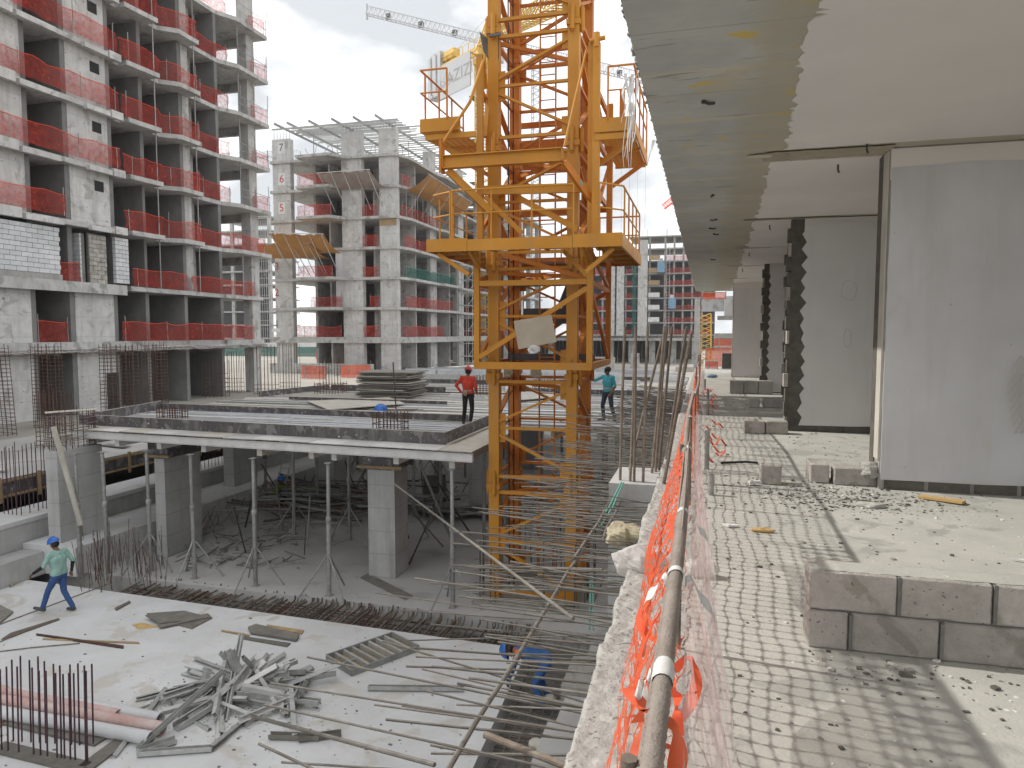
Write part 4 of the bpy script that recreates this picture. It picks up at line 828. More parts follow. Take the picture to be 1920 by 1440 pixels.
front = [('(850)', -5.7, 15.62, 1, 'front prop standing closest to the crane'), ('', -8.93, 15.55, 1, 'front prop before the pale middle column'), ('', -11.1, 15.65, 1, 'front prop second from the pale middle column'), ('', -13.0, 15.72, 1, 'front prop just right of the blade column'), ('', -14.6, 15.95, 1, 'front prop directly before the blade column'), ('', -15.55, 15.45, 0, 'dark front prop between the blade column and the rebar tangle'), ('', -16.1, 15.1, 0, 'prop at the deck corner by the walking worker')]
for _, x, y, lg, lab in front: prop(x, y, lg, lab=lab+', under the deck edge', lean=(rnd(-.012, .012), rnd(-.01, .02)))
for xi, x in enumerate((-14.2, -12.8, -10.75, -9.4, -6.4)): prop(x, 20.2+rnd(-.2, .2), random.random() < .8, lab=f'steel prop behind the front row under the deck, {ORDN[xi]} from the blade column', lean=(rnd(-.01, .01), 0))
for y in (23.2, 27, 30.5, 35):
    for xi, x in enumerate((-15.9, -13.7, -12, -10.2, -8.8, -6.2, -4.4, -3, -1.6)): prop(x+rnd(-.3, .3), y+rnd(-.4, .4), random.random() < .6, lab=f'steel prop in shade under the deck, {ORDN[xi]} from the low wall in {dict(((23.2, "nearest"), (27, "second"), (30.5, "third"), (35, "farthest")))[y]} row', g='steel props deep under the deck', dark=random.random() < .4)
for i, (a, b, r_) in enumerate((((787, 868, 17.5), (858, 1040, 20.5), .035), ((100, 800, 14.8), (152, 985, 15.0), .06))):
    m = MB(); P, Q = gy(a[0], a[1], a[2]), gy(b[0], b[1], b[2])
    if i: m.bar(P, Q, .14, .05, (0, 1, 0))
    else: m.tube([P, Q], r_, 8)
    m.top('raking_prop' if i == 0 else 'leaning_plank', 'steel_prop' if i == 0 else 'timber_pale', ['raking steel tube leaning behind the pale middle column', 'long pale plank leaning against the free blade column'][i], ['prop', 'plank'][i])
for i in range(26):                                            # spare tubes left leaning between the props
    x, y = -15.2+i*.36+rnd(-.1, .1), rnd(17.8, 27.5); l = rnd(1.2, 2.6); a = rnd(0, 6.28); k = rnd(.25, .8); m = MB(); m.tube([(x, y, .02), (x+math.cos(a)*k*l, y+math.sin(a)*k*l, l*.8)], rnd(.018, .032), 7); k2 = random.choice((('rebar', 'rusty'), ('steel_prop', 'grey'), ('dark_metal', 'black')))
    m.top('leaning_tube', k2[0], f"{'long' if l > 1.9 else 'short'} thin {k2[1]} tube slanting between the props, {ORDN[i % 13]} in the {'left' if i < 13 else 'right'} half under the deck", 'tube', 'thin tubes slanting under the deck')
# heap of props and tubes lying in the shade
hx, hy = gz(620, 960, 0).x, gz(620, 960, 0).y
for i in range(105):
    x, y = hx+random.gauss(0, 1.5), hy+random.gauss(.3, 1.3); a = random.gauss(0, .4); l = rnd(.7, 1.6); z = rnd(.03, .7); d = Vector((math.cos(a), math.sin(a), rnd(-.06, .06)))*l
    m = MB(); m.tube([Vector((x, y, z+.08))-d, Vector((x, y, z+.08))+d], rnd(.025, .045), 7); mt_ = random.choice(['steel_prop', 'rebar', 'steel_prop', 'dark_metal']); m.top('loose_tube', mt_, f"{'long' if l > 1.15 else 'short'} {dict(steel_prop='grey', rebar='rusty', dark_metal='black')[mt_]} tube, {side_words(x, y, hx, hy+.3, .7, .6)} of the heap under the deck, {'high' if z > .4 else 'low'}", 'tube', 'tubes in the heap under the deck')
hx, hy = gz(830, 960, 0).x, gz(830, 960, 0).y
for i in range(16):
    x, y = hx+rnd(-1.4, 1.6), hy+rnd(-1.2, 1.2); a = rnd(-.6, .6); l = rnd(.5, 1.2); d = Vector((math.cos(a), math.sin(a), rnd(-.05, .25)))*l; m = MB(); P = Vector((x, y, .08+rnd(0, .35)))
    m.bar(P-d, P+d, rnd(.2, .7), .02) if i % 2 else m.tube([P-d, P+d], .04, 7)
    m.top('loose_board' if i % 2 else 'loose_tube', 'ply_grey' if i % 2 else 'steel_prop', f"{'long' if l > .85 else 'short'} {'dark board' if i % 2 else 'steel tube'} {'tilted' if abs(d.z) > .1 else 'flat'} at the {side_words(x, y, hx, hy, .45, .4)} of the scrap behind the middle column", 'board' if i % 2 else 'tube', 'scrap behind the middle column')
m = MB(); p = gz(805, 950, 0); m.obox((p.x, p.y+.6, .55), (.45, 0, .05), (0, .03, .01), (.02, -.1, .55)); m.top('plywood_board', 'ply_grey', 'grey board leaning upright in the scrap behind the middle column', 'board')
# tangle of wall starter bars by the blade column, and a row along the low wall
tg = thing('starter_bars', 'tangle of crooked thin starter bars in front of the blade column', 'rebar', (-15.6, 15.0, 0))
for i in range(95):
    q = gz(rnd(150, 310), rnd(1045, 1112), 0); l = rnd(.6, 1.35); a = rnd(0, 6.3); k = rnd(.02, .22)
    irod('bar', (q.x, q.y, 0), (q.x+math.cos(a)*k*l, q.y+math.sin(a)*k*l, l), .008, random.choice(['rebar', 'rebar_pale', 'rebar_rust']), tg)
sr = thing('starter_bars', 'row of thin starter bars standing along the low white wall', 'rebar', (-15.6, 24, 0))
for i in range(110):
    y = 17+i*.17; irod('bar', (-15.75+rnd(-.2, .25), y, 0), (-15.75+rnd(-.3, .4), y+rnd(-.15, .15), rnd(.45, .95)), .009, random.choice(['rebar', 'rebar_rust']), sr)
sr = thing('starter_bars', 'row of short dark starter bars along the far ramp wall', 'rebar', (-18, 30, 1.4))
for i in range(90): y = 22+i*.2; irod('bar', (-18.1, y, 1.42), (-18.1+rnd(-.04, .04), y, 2.0+rnd(-.05, .05)), .012, 'rebar_rust', sr)
# timber ladder
ld = thing('ladder', 'light metal ladder leaning on the low white wall under the deck', 'ladder', (-15.2, 25, 0)); P = gz(510, 985, 0)
a, b = gy(515, 935, 23.5), gy(540, 870, 23.9)
for s in (-.18, .18): irod('rail', (a.x+s, a.y, a.z-.5), (b.x+s, b.y, b.z+.3), .025, 'galvanised', ld)
for k in range(7): q = Vector((a.x, a.y, a.z-.5)).lerp(Vector((b.x, b.y, b.z+.3)), (k+.5)/7); irod('rung', q-Vector((.18, 0, 0)), q+Vector((.18, 0, 0)), .015, 'galvanised', ld)

# ================================================================== TRENCHES with rebar
tr = thing('rebar_mat', 'long rusty bar mat with hooked bars in the trench across the white floor', 'rebar mat', (-9, 14.8, -.4))
def tf(x): t_ = (x+14.75)/(14.75-3.45); return 14.40-.46*t_
x = -14.55; me = None
hook = MB(); hook.tube([(0, -.06, .05), (0, .04, .02), (0, .12, 0), (0, 1.06, .03), (0, 1.13, .05), (0, 1.15, .15)], .017, 6)
hm_ = {k: hook.mesh('hooked_bar', k) for k in ('rebar', 'rebar_rust', 'rebar_pale')}
i = 0
while x < -3.5:
    M = Matrix.Translation((x, tf(x)-.0+rnd(-.04, .03), -.17+rnd(-.05, .05))) @ Matrix.Rotation(R(rnd(-10, 4)), 4, 'Z') @ Matrix.Rotation(R(rnd(-2, 3)), 4, 'X'); _inst('hooked_bar', hm_[random.choice(['rebar', 'rebar', 'rebar_rust', 'rebar_pale'])], tr, M); x += rnd(.04, .10); i += 1
for k in range(7):
    a = Vector((-14.6, tf(-14.6)+.12+k*.16, -.2+rnd(-.1, .02))); b = Vector((-3.4, tf(-3.4)+.12+k*.17, -.2+rnd(-.1, .02))); irod('long_bar', a, b, .013, 'rebar_rust', tr)
tr = thing('rebar_mat', 'bar mat in the side trench beneath the projecting starter bars', 'rebar mat', (-2.8, 8, -.4))
for i in range(92): y = 1+i*.155; irod('cross_bar', (-3.22+rnd(-.02, .02), y+rnd(-.03, .03), -.22+rnd(-.06, .06)), (-2.2, y+rnd(-.05, .05), -.2+rnd(-.06, .06)), .010, random.choice(['rebar', 'rebar_pale', 'rebar_rust']), tr)
for k in range(6): irod('long_bar', (-3.15+k*.18, 1, -.18+rnd(-.1, .1)), (-3.25+k*.18, 15, -.18+rnd(-.1, .1)), .010, random.choice(['rebar', 'rebar_pale']), tr)
for i in range(24): y = rnd(3, 14); x = rnd(-3.1, -2.5); irod('link', (x, y, -.25), (x+rnd(-.03, .03), y+rnd(-.05, .05), .15), .008, 'rebar', tr)
# ================================================================== THINGS LYING ON THE WHITE FLOOR
# starter bars of a column with a grey kicker frame
kb = thing('starter_bars', 'block of upright purple starter bars rising from the near floor edge', 'rebar', (-10, 8.6, 0))
tops = [(0, 1255), (12, 1250), (22, 1237), (38, 1230), (32, 1250), (55, 1238), (60, 1252), (71, 1231), (73, 1258), (83, 1240), (86, 1258), (100, 1245), (104, 1262), (112, 1248), (118, 1264), (131, 1246), (129, 1262), (138, 1262), (146, 1244), (158, 1248), (161, 1258), (172, 1245)]
for i, (x, y) in enumerate(tops):
    nearrow = y > 1247; b = gz(x+3, (1410 if nearrow else 1388)+ (x*.14 if nearrow else x*.06), 0); e = gy(x, y, b.y+rnd(-.03, .03)); irod('bar', (b.x, b.y, -.05), e, .0135, 'rebar_purple', kb)
fr_ = thing('kicker_frame', 'grey board frame laid round the upright purple starter bars', 'formwork', (-10, 8.6, 0))
for a, b, mt in (((-5, 1345), (190, 1390), 'ply_grey'), ((-5, 1400), (160, 1440), 'ply_grey'), ((160, 1440), (230, 1388), 'ply_grey'), ((-5, 1362), (25, 1345), 'timber')):
    P, Q = gz(*a, .02), gz(*b, .02); m = MB(); m.bar(P, Q, .26 if mt == 'ply_grey' else .08, .04); m.part('board', mt, fr_)
# plastic pipes
for i, (l, r_, mt, lab) in enumerate((((-30, 1290), (222, 1342), 'pvc_pink', 'dirty pink pipe, rearmost of the pipes on the white floor'), ((20, 1298), (301, 1348), 'pvc_white', 'white grey pipe lying between two pink pipes'), ((-30, 1308), (305, 1366), 'pvc_pink', 'pink stained pipe with white end lying in the middle'), ((-30, 1330), (283, 1384), 'pvc_white', 'clean white pipe, nearest of the pipes on the white floor'))):
    P, Q = gz(*l, .11), gz(*r_, .11); m = MB(); m.tube([P, Q], .105, 20, False); m.tube([P, Q], .092, 20, False); m.grid(lambda u, v: Q+((Q-P).normalized()*.001)+(Vector((0, 0, 1))*math.sin(u*6.2832)+Vector(((Q-P).y, -(Q-P).x, 0)).normalized()*math.cos(u*6.2832))*(.092+.013*v), 20, 1); m.top('plastic_pipe', mt, lab, 'pipe', 'pipes on the white floor', smooth=False)
# heap of formwork channels
chn = {}
def channel(l, w, h, t_=.006):
    m = MB(); m.box(-l/2, -w/2, 0, l/2, w/2, t_); m.box(-l/2, -w/2, t_, l/2, -w/2+t_, h); m.box(-l/2, w/2-t_, t_, l/2, w/2, h); m.box(-l/2, -w/2+t_, h-t_, l/2, -w/2+.025, h); m.box(-l/2, w/2-.025, h-t_, l/2, w/2-t_, h); return m
cs_ = [channel(l, w, h) for l, w, h in ((1.5, .12, .08), (1.05, .11, .08), (2.0, .09, .07), (.75, .16, .11), (.95, .07, .06))]
cm_ = {(k, mt): c.mesh('metal_channel', mt) for k, c in enumerate(cs_) for mt in ('galvanised', 'aluminium_dull', 'steel_prop')}
cx, cy = -7.85, 10.75
for i in range(74):
    rr = abs(random.gauss(0, .62)); th = rnd(0, 6.283); x, y = cx+random.gauss(0, .72), cy+random.gauss(0, .42); rr = math.hypot((x-cx)/1.3, (y-cy)/.8); hz = max(.03, .42-rr*.30)*rnd(.1, 1)
    k = random.choice((0, 1, 1, 2, 3, 4, 4)); yaw = rnd(0, 6.283); pit = max(-.5, min(.5, random.gauss(0, .24))) if hz > .15 else random.gauss(0, .08)
    if i < 2: x, y, hz, pit = cx+rnd(-.5, .5), cy+rnd(-.3, .3), rnd(.4, .55), rnd(.7, 1.3)
    hz = max(hz, abs(math.sin(pit))*(1.5, 1.05, 2.0, .75, .95)[k]*.42)
    M = Matrix.Translation((x, y, hz)) @ Matrix.Rotation(yaw, 4, 'Z') @ Matrix.Rotation(pit, 4, 'Y') @ Matrix.Rotation(rnd(0, 6.283), 4, 'X')
    mt_ = random.choice(['galvanised', 'aluminium_dull', 'steel_prop', 'galvanised']); o = _inst('metal_channel', cm_[k, mt_], None, M); tag(o, f"{('long', 'medium', 'very long', 'short wide', 'thin')[k]} {dict(galvanised='bright', aluminium_dull='pale', steel_prop='dark')[mt_]} channel {'tilted up' if abs(pit) > .35 else 'lying low' if hz < .15 else 'resting aslant'} at the {side_words(x, y, cx, cy, .35, .2)} of the heap", 'channel', 'channels in the tangled heap')
singles = [((600, 1385), (505, 1382), .1, 'rusty brown channel lying to the side of the heap below the long bar'), ((640, 1378), (560, 1388), .1, 'second brown channel crossing beside the heap'), ((258, 1416), (398, 1406), .08, 'straight bright channel lying in front of the heap'), ((262, 1412), (330, 1390), .13, 'grey channel tilted behind the straight bright channel'), ((258, 1408), (420, 1260), .07, 'long channel leaning out of the heap over the pipe ends'), ((690, 1292), (870, 1294), .07, 'perforated grey beam lying alone on the white floor')]
for a, b, w, lab in singles:
    P, Q = gz(*a, .03), gz(*b, .03 if 'leaning' not in lab else .55); m = MB(); m.bar(P, Q, w, .012); s_ = Vector((-(Q-P).y, (Q-P).x, 0)).normalized()*w/2; u_ = Vector((0, 0, .035)); m.bar(P+s_+u_, Q+s_+u_, .008, .07); m.bar(P-s_+u_, Q-s_+u_, .008, .07)
    m.top('metal_channel', 'ply_grey' if 'brown' in lab else 'galvanised', lab, 'channel', 'single channels beside the heap')
# ribbed steel form panel
sp = thing('form_panel', 'ribbed steel form panel lying like a short ladder on the white floor', 'formwork panel', (-6.4, 12.8, 0))
c4 = [gz(*q, .0) for q in ((612, 1238), (660, 1268), (785, 1220), (735, 1195))]
up_ = Vector((0, 0, .06))
for a, b in ((0, 1), (1, 2), (2, 3), (3, 0)): m = MB(); m.bar(c4[a]+up_, c4[b]+up_, .03, .12); m.part('frame', 'steel_prop', sp)
for k in range(1, 8): a, b = c4[0].lerp(c4[3], k/8), c4[1].lerp(c4[2], k/8); m = MB(); m.bar(a+up_, b+up_, .05, .09); m.part('rib', 'galvanised', sp)
a, b = c4[0].lerp(c4[1], .5), c4[3].lerp(c4[2], .5); m = MB(); m.bar(a+Vector((0, 0, .05)), a.lerp(b, .25)+Vector((0, 0, .05)), .03, .06); m.part('rib', 'galvanised', sp)
m = MB(); m.add([c4[0]+Vector((0, 0, .012)), c4[1]+Vector((0, 0, .012)), c4[2]+Vector((0, 0, .012)), c4[3]+Vector((0, 0, .012))], [(0, 1, 2, 3)]); m.part('face_sheet', 'timber', sp)
# boards
def board(pts, h, mat, lab, z0=.0, name='board', tilt=0):
    P = [gz(x, y, z0) for x, y in pts]; m = MB(); m.prism([(q.x, q.y) for q in P], z0, z0+h)
    if tilt: m.v = [(x, y, z+tilt*(i % len(pts))/len(pts)) for i, (x, y, z) in enumerate(m.v)]
    return m.top(name, mat, lab, 'board', 'boards on the white floor')
board(((275, 1152), (345, 1147), (398, 1160), (360, 1180), (320, 1170)), .03, 'ply_grey', 'grey plywood offcut lying lowest in the small board pile', 0)
board(((296, 1172), (390, 1152), (396, 1158), (300, 1178)), .03, 'ply_grey', 'narrow board laid across the small board pile', .035)
board(((272, 1155), (315, 1152), (340, 1165), (300, 1170)), .02, 'ply_grey', 'dark scrap of plywood on the small board pile', .07)
board(((465, 1178), (480, 1172), (562, 1192), (556, 1202), (470, 1188)), .035, 'ply_grey', 'wide grey board topmost in the row of boards', .03)
board(((450, 1194), (545, 1208), (538, 1214), (448, 1198)), .03, 'ply_grey', 'long thin grey board, lowest of the row of boards', 0)
board(((500, 1173), (570, 1184), (566, 1190), (500, 1178)), .03, 'timber', 'tan board at the back of the row of boards', 0)
board(((415, 1183), (468, 1192), (467, 1194), (415, 1185)), .03, 'timber', 'thin brown stick lying left of the row of boards', 0)
board(((68, 1190), (232, 1213), (231, 1217), (68, 1192)), .035, 'rebar_rust', 'long red brown stick between the worker and the upright bars', 0)
board(((80, 1198), (260, 1205), (262, 1208), (80, 1200)), .02, 'timber', 'thin stick beside the long red brown stick', 0)
board(((-5, 1135), (25, 1150), (-5, 1175)), .05, 'ply_grey', 'dark formwork corner piece on the floor far from the heap', 0)
board(((215, 1142), (243, 1128), (245, 1131), (218, 1146)), .03, 'ply_grey', 'short black stick on the white floor behind the worker', 0)
board(((15, 1098), (68, 1068), (75, 1071), (20, 1102)), .07, 'timber_pale', 'round pale post lying behind the walking worker', 0)
board(((675, 1084), (690, 1076), (775, 1118), (760, 1126)), .02, 'ply_grey', 'dark plank lying at the foot of the middle column', 0)
board(((248, 1172), (268, 1168), (300, 1176), (260, 1180)), .012, 'timber_yellow', 'orange brown scrap of card beside the small board pile', 0)
board(((2, 1200), (20, 1188), (110, 1160), (112, 1163), (20, 1196)), .02, 'rebar', 'thin line of bar on the floor near the worker', 0)
for i, (a, b) in enumerate((((-5, 1172), (200, 1096)), ((-5, 1205), (100, 1163)), ((-5, 1222), (150, 1206)))):
    P, Q = gz(*a, .02), gz(*b, .02); m = MB(); m.tube([P, P.lerp(Q, .4)+Vector((0, .04, 0)), Q], .012, 6); m.top('floor_bar', 'rebar', ['long straight bar laid on the floor beside the worker feet', 'short bar laid parallel nearer than the long one', 'curved thin bar nearest the upright purple bars'][i], 'rebar', 'bars lying on the white floor')
# crumbs, chips and stains
m = MB()
for i in range(900):
    q = Vector((cx+random.gauss(.1, .85), cy-.45+random.gauss(0, .42), 0)); s = abs(random.gauss(0, .006))+.003; a = rnd(0, 3); m.obox((q.x, q.y, s*.4), (s*rnd(.8, 2)*math.cos(a), s*math.sin(a), 0), (-s*math.sin(a), s*math.cos(a), 0), (0, 0, s*.4))
m.top('grit', 'terrace_floor', 'fine grey grit spilled in front of the tangled metal heap', 'grit', kind='stuff')
m = MB()
for i in range(230):
    if random.random() < .6: q = gz(rnd(0, 980), rnd(1130, 1440), 0)
    else: q = Vector((cx+random.gauss(0, .9), cy-.5+random.gauss(0, .5), 0))
    if q.x > -3.5 or q.y > 13.8 or q.y < 7: continue
    s = rnd(.005, .018); m.obox((q.x, q.y, s*.4), (s*rnd(.6, 2), s*rnd(-.6, .6), 0), (-s*rnd(0, .6), s, 0), (0, 0, s*.4))
m.top('rubble', 'ply_grey', 'fine chips and crumbs scattered over the white floor', 'rubble', kind='stuff')
m = MB()
for i in range(110):
    q = gz(rnd(350, 560), rnd(960, 1070), 0); s = rnd(.01, .05); m.obox((q.x, q.y, s*.4), (s*rnd(.6, 3), s*rnd(-.6, .6), 0), (-s*rnd(0, .6), s, 0), (0, 0, s*.4))
for i in range(70):
    q = gz(rnd(330, 560), rnd(990, 1060), 0); a = rnd(0, 3.14); l = rnd(.15, .5); d = Vector((math.cos(a), math.sin(a), 0))*l; z = rnd(.01, .2); m.bar(q+Vector((0, 0, z))-d, q+Vector((0, 0, z+rnd(-.05, .05)))+d, .03, .02)
m.top('rubble', 'ply_grey', 'dark litter of clips and scrap strewn under the deck', 'rubble', kind='stuff')
# ================================================================== TOWER CRANE MAST (orange) with its climbing cage
MX0, MX1, MY0, MY1 = -4.98, -2.86, 16.2, 18.35
tc_ = thing('tower_crane', 'orange lattice tower crane mast rising from the floor through the deck notch', 'tower crane', ((MX0+MX1)/2, (MY0+MY1)/2, 0))
LW = .25
corners = [(MX0+LW/2, MY0+LW/2), (MX1-LW/2, MY0+LW/2), (MX1-LW/2, MY1-LW/2), (MX0+LW/2, MY1-LW/2)]
joints = [.1, 2.92, 5.58, 8.22, 10.86, 13.5, 16.14, 18.8]
def flat(name, p, q, w, t_, mat, par, nrm):
    ibeam(name, p, q, w, t_, mat, par, nrm)
for si, (z0, z1) in enumerate(zip(joints, joints[1:])):
    for ci, (x, y) in enumerate(corners):
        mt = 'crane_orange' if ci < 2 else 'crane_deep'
        m = MB(); m.box(x-LW/2, y-LW/2, z0+.004, x+LW/2, y+LW/2, z1-.004); m.part('leg', mt, tc_)
        sx = -1 if ci in (0, 3) else 1; sy = -1 if ci < 2 else 1
        for (dx, dy) in ((sx*(LW/2+.05), -sy*.02), (sx*-.02, sy*(LW/2+.05))):          # joint pins and sleeves
            m = MB(); m.tube([(x+dx, y+dy, z1-.26), (x+dx, y+dy, z1+.26)], .052, 10); m.tube([(x+dx, y+dy, z1-.30), (x+dx, y+dy, z1+.31)], .026, 8); m.part('joint_pin', mt, tc_)
        m = MB(); m.box(x-LW/2-.035, y-LW/2-.03, z1-.14, x+LW/2+.03, y+LW/2+.03, z1-.02); m.part('joint_collar', mt, tc_)
    for a_, b_ in ((0, 2), (1, 3)): flat('plan_brace', Vector((*corners[a_], z1-.3-.06*a_)), Vector((*corners[b_], z1-.3-.06*a_)), .06, .09, 'crane_deep', tc_, Vector((0, 0, 1)))
    zm = (z0+z1)/2
    for fi in range(4):
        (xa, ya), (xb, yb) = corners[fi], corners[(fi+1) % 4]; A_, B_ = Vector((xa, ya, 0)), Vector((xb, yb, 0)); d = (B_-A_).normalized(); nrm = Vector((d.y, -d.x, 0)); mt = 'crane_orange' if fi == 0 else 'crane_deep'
        A_, B_ = A_+d*LW*.45, B_-d*LW*.45; off = nrm*.04
        Z = lambda p, z: Vector((p.x+off.x, p.y+off.y, z))
        fl_ = (fi % 2 == 1)
        if fl_: A_, B_ = B_, A_
        flat('horizontal', Z(A_, z0+.16), Z(B_, z0+.16), .07, .10, mt, tc_, nrm); flat('horizontal', Z(A_, z1-.22), Z(B_, z1-.22), .07, .11, mt, tc_, nrm)
        flat('horizontal', Z(A_, zm), Z(B_, zm), .06, .085, mt, tc_, nrm)
        flat('diagonal', Z(B_, z1-.42), Z(A_, zm+.16), .055, .12, mt, tc_, nrm); flat('diagonal', Z(A_, zm-.16), Z(B_, z0+.36), .055, .12, mt, tc_, nrm)
        for p, z, h in ((A_, zm, .34), (B_, z1-.42, .2), (B_, z0+.34, .2)):
            s_ = 1 if p is A_ else -1; dd = d*(-1 if fl_ else 1)
            c_ = Vector((p.x+off.x, p.y+off.y, z))+dd*s_*.05; m = MB(); m.obox(c_, dd*.11, nrm*.012, (0, 0, h)); m.part('gusset', mt, tc_)
for x in (-4.05, -3.66): irod('ladder_rail', (x, 17.55, .3), (x, 17.55, 18), .022, 'crane_deep', tc_)
for k in range(58): irod('ladder_rung', (-4.05, 17.55, .5+k*.3), (-3.66, 17.55, .5+k*.3), .014, 'crane_deep', tc_)
for x in (-4.62, -4.5): irod('cable', (x, 16.75, .2), (x-.03, 16.75, 18), .016, 'black_rubber', tc_)
m = MB(); m.box(MX0-.35, MY0-.3, .004, MX1+.35, MY1+.3, .07); m.part('base_slab', 'concrete_raw', tc_)
fb_ = thing('starter_bars', 'dark upright bars packed round the foot of the orange crane mast', 'rebar', (-3.9, 17.3, .07))
for i in range(26):
    s_ = i % 4; u = rnd(0, 1); x, y = [(MX0-.2+u*2.5, MY0-.2), (MX0-.25, MY0+u*2.2), (MX1+.2, MY0+u*2.2), (MX0+u*2.2, MY1+.2)][s_]; irod('bar', (x, y, .07), (x+rnd(-.04, .04), y, rnd(1.0, 1.9)), .016, random.choice(['rebar', 'dark_metal']), fb_)
for k in range(5): z = .25+k*.28; irod('ring_bar', (MX0-.3, MY0-.22, z), (MX1+.3, MY0-.22, z+rnd(-.03, .03)), .012, 'rebar', fb_)

cg = thing('climbing_cage', 'orange climbing cage with railed platforms wrapped round the crane mast', 'crane cage', (-3.9, 17.3, 5.7))
X0, X1, Y0c, Y1c = -5.12, -2.5, 15.78, 18.85
CO = 'crane_orange'; CD = 'crane_deep'
def bm(name, p, q, w=.12, h=.12, mat=CO, up=(0, 0, 1)): return ibeam(name, p, q, w, h, mat, cg, up)
for x, y in ((X0, Y0c), (X1, Y0c), (X1, Y1c), (X0, Y1c)):
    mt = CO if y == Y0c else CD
    bm('post', (x, y, 5.72), (x, y, 8.36), .13, .13, mt); bm('post', (x+(.08 if x == X0 else 0), y+.02, 8.66), (x+(.08 if x == X0 else 0), y+.02, 12.75 if y == Y0c else 12.2), .14, .14, mt)
for z in (5.74, 5.9):
    pass
bm('ring_beam', (X0-.06, Y0c, 5.76), (X1+.06, Y0c, 5.76), .13, .16); bm('ring_beam', (X1, Y0c+.07, 5.76), (X1, Y1c, 5.76), .12, .15); bm('ring_beam', (X0, Y0c+.07, 5.76), (X0, Y1c, 5.76), .12, .15, CD); bm('ring_beam', (X0, Y1c, 5.76), (X1, Y1c, 5.76), .12, .15, CD)
bm('cross_bar', (X0+.07, Y0c-.01, 7.64), (X1-.07, Y0c-.01, 7.64), .09, .12); bm('cross_bar', (X1, Y0c+.07, 7.62), (X1, Y1c, 7.6), .08, .11, CD); bm('cross_bar', (X0, Y0c+.07, 7.62), (X0, Y1c, 7.6), .08, .11, CD)
bm('brace', (X0+.06, Y0c-.02, 5.95), (X1-.06, Y0c-.02, 7.5), .07, .11); bm('brace', (X1-.6, Y0c-.02, 8.33), (X1-.05, Y0c-.02, 7.75), .07, .10); bm('brace', (X0+.5, Y0c+.4, 8.33), (X1-.1, Y0c+.2, 7.72), .06, .10, CD)
bm('brace', (X0, Y0c+.1, 5.9), (X0, Y1c-.1, 7.5), .07, .10, CD); bm('brace', (X1, Y0c+.1, 7.5), (X1, Y1c-.1, 5.9), .07, .10, CD); bm('brace', (X0, Y0c+.1, 7.7), (X0, Y1c-.1, 8.3), .07, .10, CD); bm('brace', (X1, Y0c+.1, 8.3), (X1, Y1c-.1, 7.7), .07, .10, CD); bm('brace', (X0, Y1c, 5.9), (X1, Y1c, 7.6), .07, .10, CD)
for z, w in ((9.72, .16), (10.9, .12), (11.5, .2), (12.0, .14)):
    bm('cross_bar', (X0+.14, Y1c, z), (X1-.07, Y1c, z), .09, w, CD); bm('cross_bar', (X1, Y0c+.1, z), (X1, Y1c-.1, z), .08, .12, CD)
bm('cross_bar', (X0+.14, Y0c-.01, 9.74), (X1-.07, Y0c-.01, 9.68), .09, .20)
bm('brace', (X0+.2, Y0c-.02, 9.6), (-4.05, Y0c-.02, 8.75), .07, .10); bm('brace', (X0+.9, Y0c+.3, 9.6), (X1-.3, Y0c+.1, 8.8), .07, .13); bm('brace', (X1, Y0c+.1, 8.8), (X1, Y1c-.1, 10.8), .07, .10, CD); bm('brace', (X1, Y1c-.1, 10.9), (X1, Y0c+.1, 12.1), .07, .10, CD); bm('brace', (X0+.05, Y0c+.1, 8.8), (X0+.05, Y1c-.1, 10.8), .07, .10, CD); bm('brace', (X0+.05, Y1c-.1, 10.9), (X0+.05, Y0c+.1, 12.1), .07, .10, CD)
bm('brace', (X0+.15, Y0c+.05, 12.7), (MX0-.02, MY0-.1, 12.1), .09, .10, CO); bm('brace', (X0+.12, Y0c+.25, 11.0), (MX0-.02, MY0+.2, 12.2), .1, .10, CO)
bm('brace', (X0+.2, Y1c, 10.95), (-3.8, Y1c, 11.45), .07, .1, CD); bm('brace', (-3.7, Y1c, 11.45), (X1-.1, Y1c, 10.95), .07, .1, CD)
# cantilever I-beam with knee strut and its mates
def ibm(p, q, h=.28, w=.2):
    p, q = Vector(p), Vector(q); u = Vector((0, 0, 1)); m = MB(); m.bar(p, q, .03, h-.04); m.bar(p+u*(h/2-.01), q+u*(h/2-.01), w, .024); m.bar(p-u*(h/2-.01), q-u*(h/2-.01), w, .024)
    for e, s_ in ((p, 1), (q, -1)): d = (q-p).normalized()*s_; m.bar(e+d*.012+u*0, e+d*.0-u*.0+d*.03, w, h)
    return m.part('cantilever_beam', CO, cg)
ibm((-5.72, 15.2, 10.28), (-3.0, 15.2, 10.28)); bm('knee_strut', (-5.62, 15.25, 10.12), (X0+.35, 15.7, 9.25), .12, .16); bm('knee_strut', (-3.0, 15.3, 10.15), (-2.42, 15.85, 9.3), .10, .14, CD)
bm('end_plate', (-5.74, 15.2, 10.05), (-5.74, 15.2, 10.75), .05, .24, CD)
irod('stay_rod', (-5.72, 15.2, 10.7), (-5.1, 15.25, 11.55), .035, CO, cg); irod('stay_rod', (-5.1, 15.25, 11.55), (X0+.2, Y0c, 12.7), .035, CO, cg); irod('stay_rod', (-2.98, 15.2, 10.45), (X1-.12, Y0c, 12.6), .03, CO, cg)
bm('side_post', (-2.38, 15.7, 8.6), (-2.38, 15.7, 12.7), .15, .15); m = MB(); m.tube([(-2.52, 15.66, 12.74), (-2.2, 15.66, 12.78)], .05, 8); m.tube([(-2.38, 15.66, 12.6), (-2.38, 15.66, 12.9)], .07, 8); m.part('pivot_pin', CO, cg)
irod('paint_patch', (-2.72, 15.54, 9.78), (-2.66, 15.62, 9.66), .05, 'green_rope', cg)
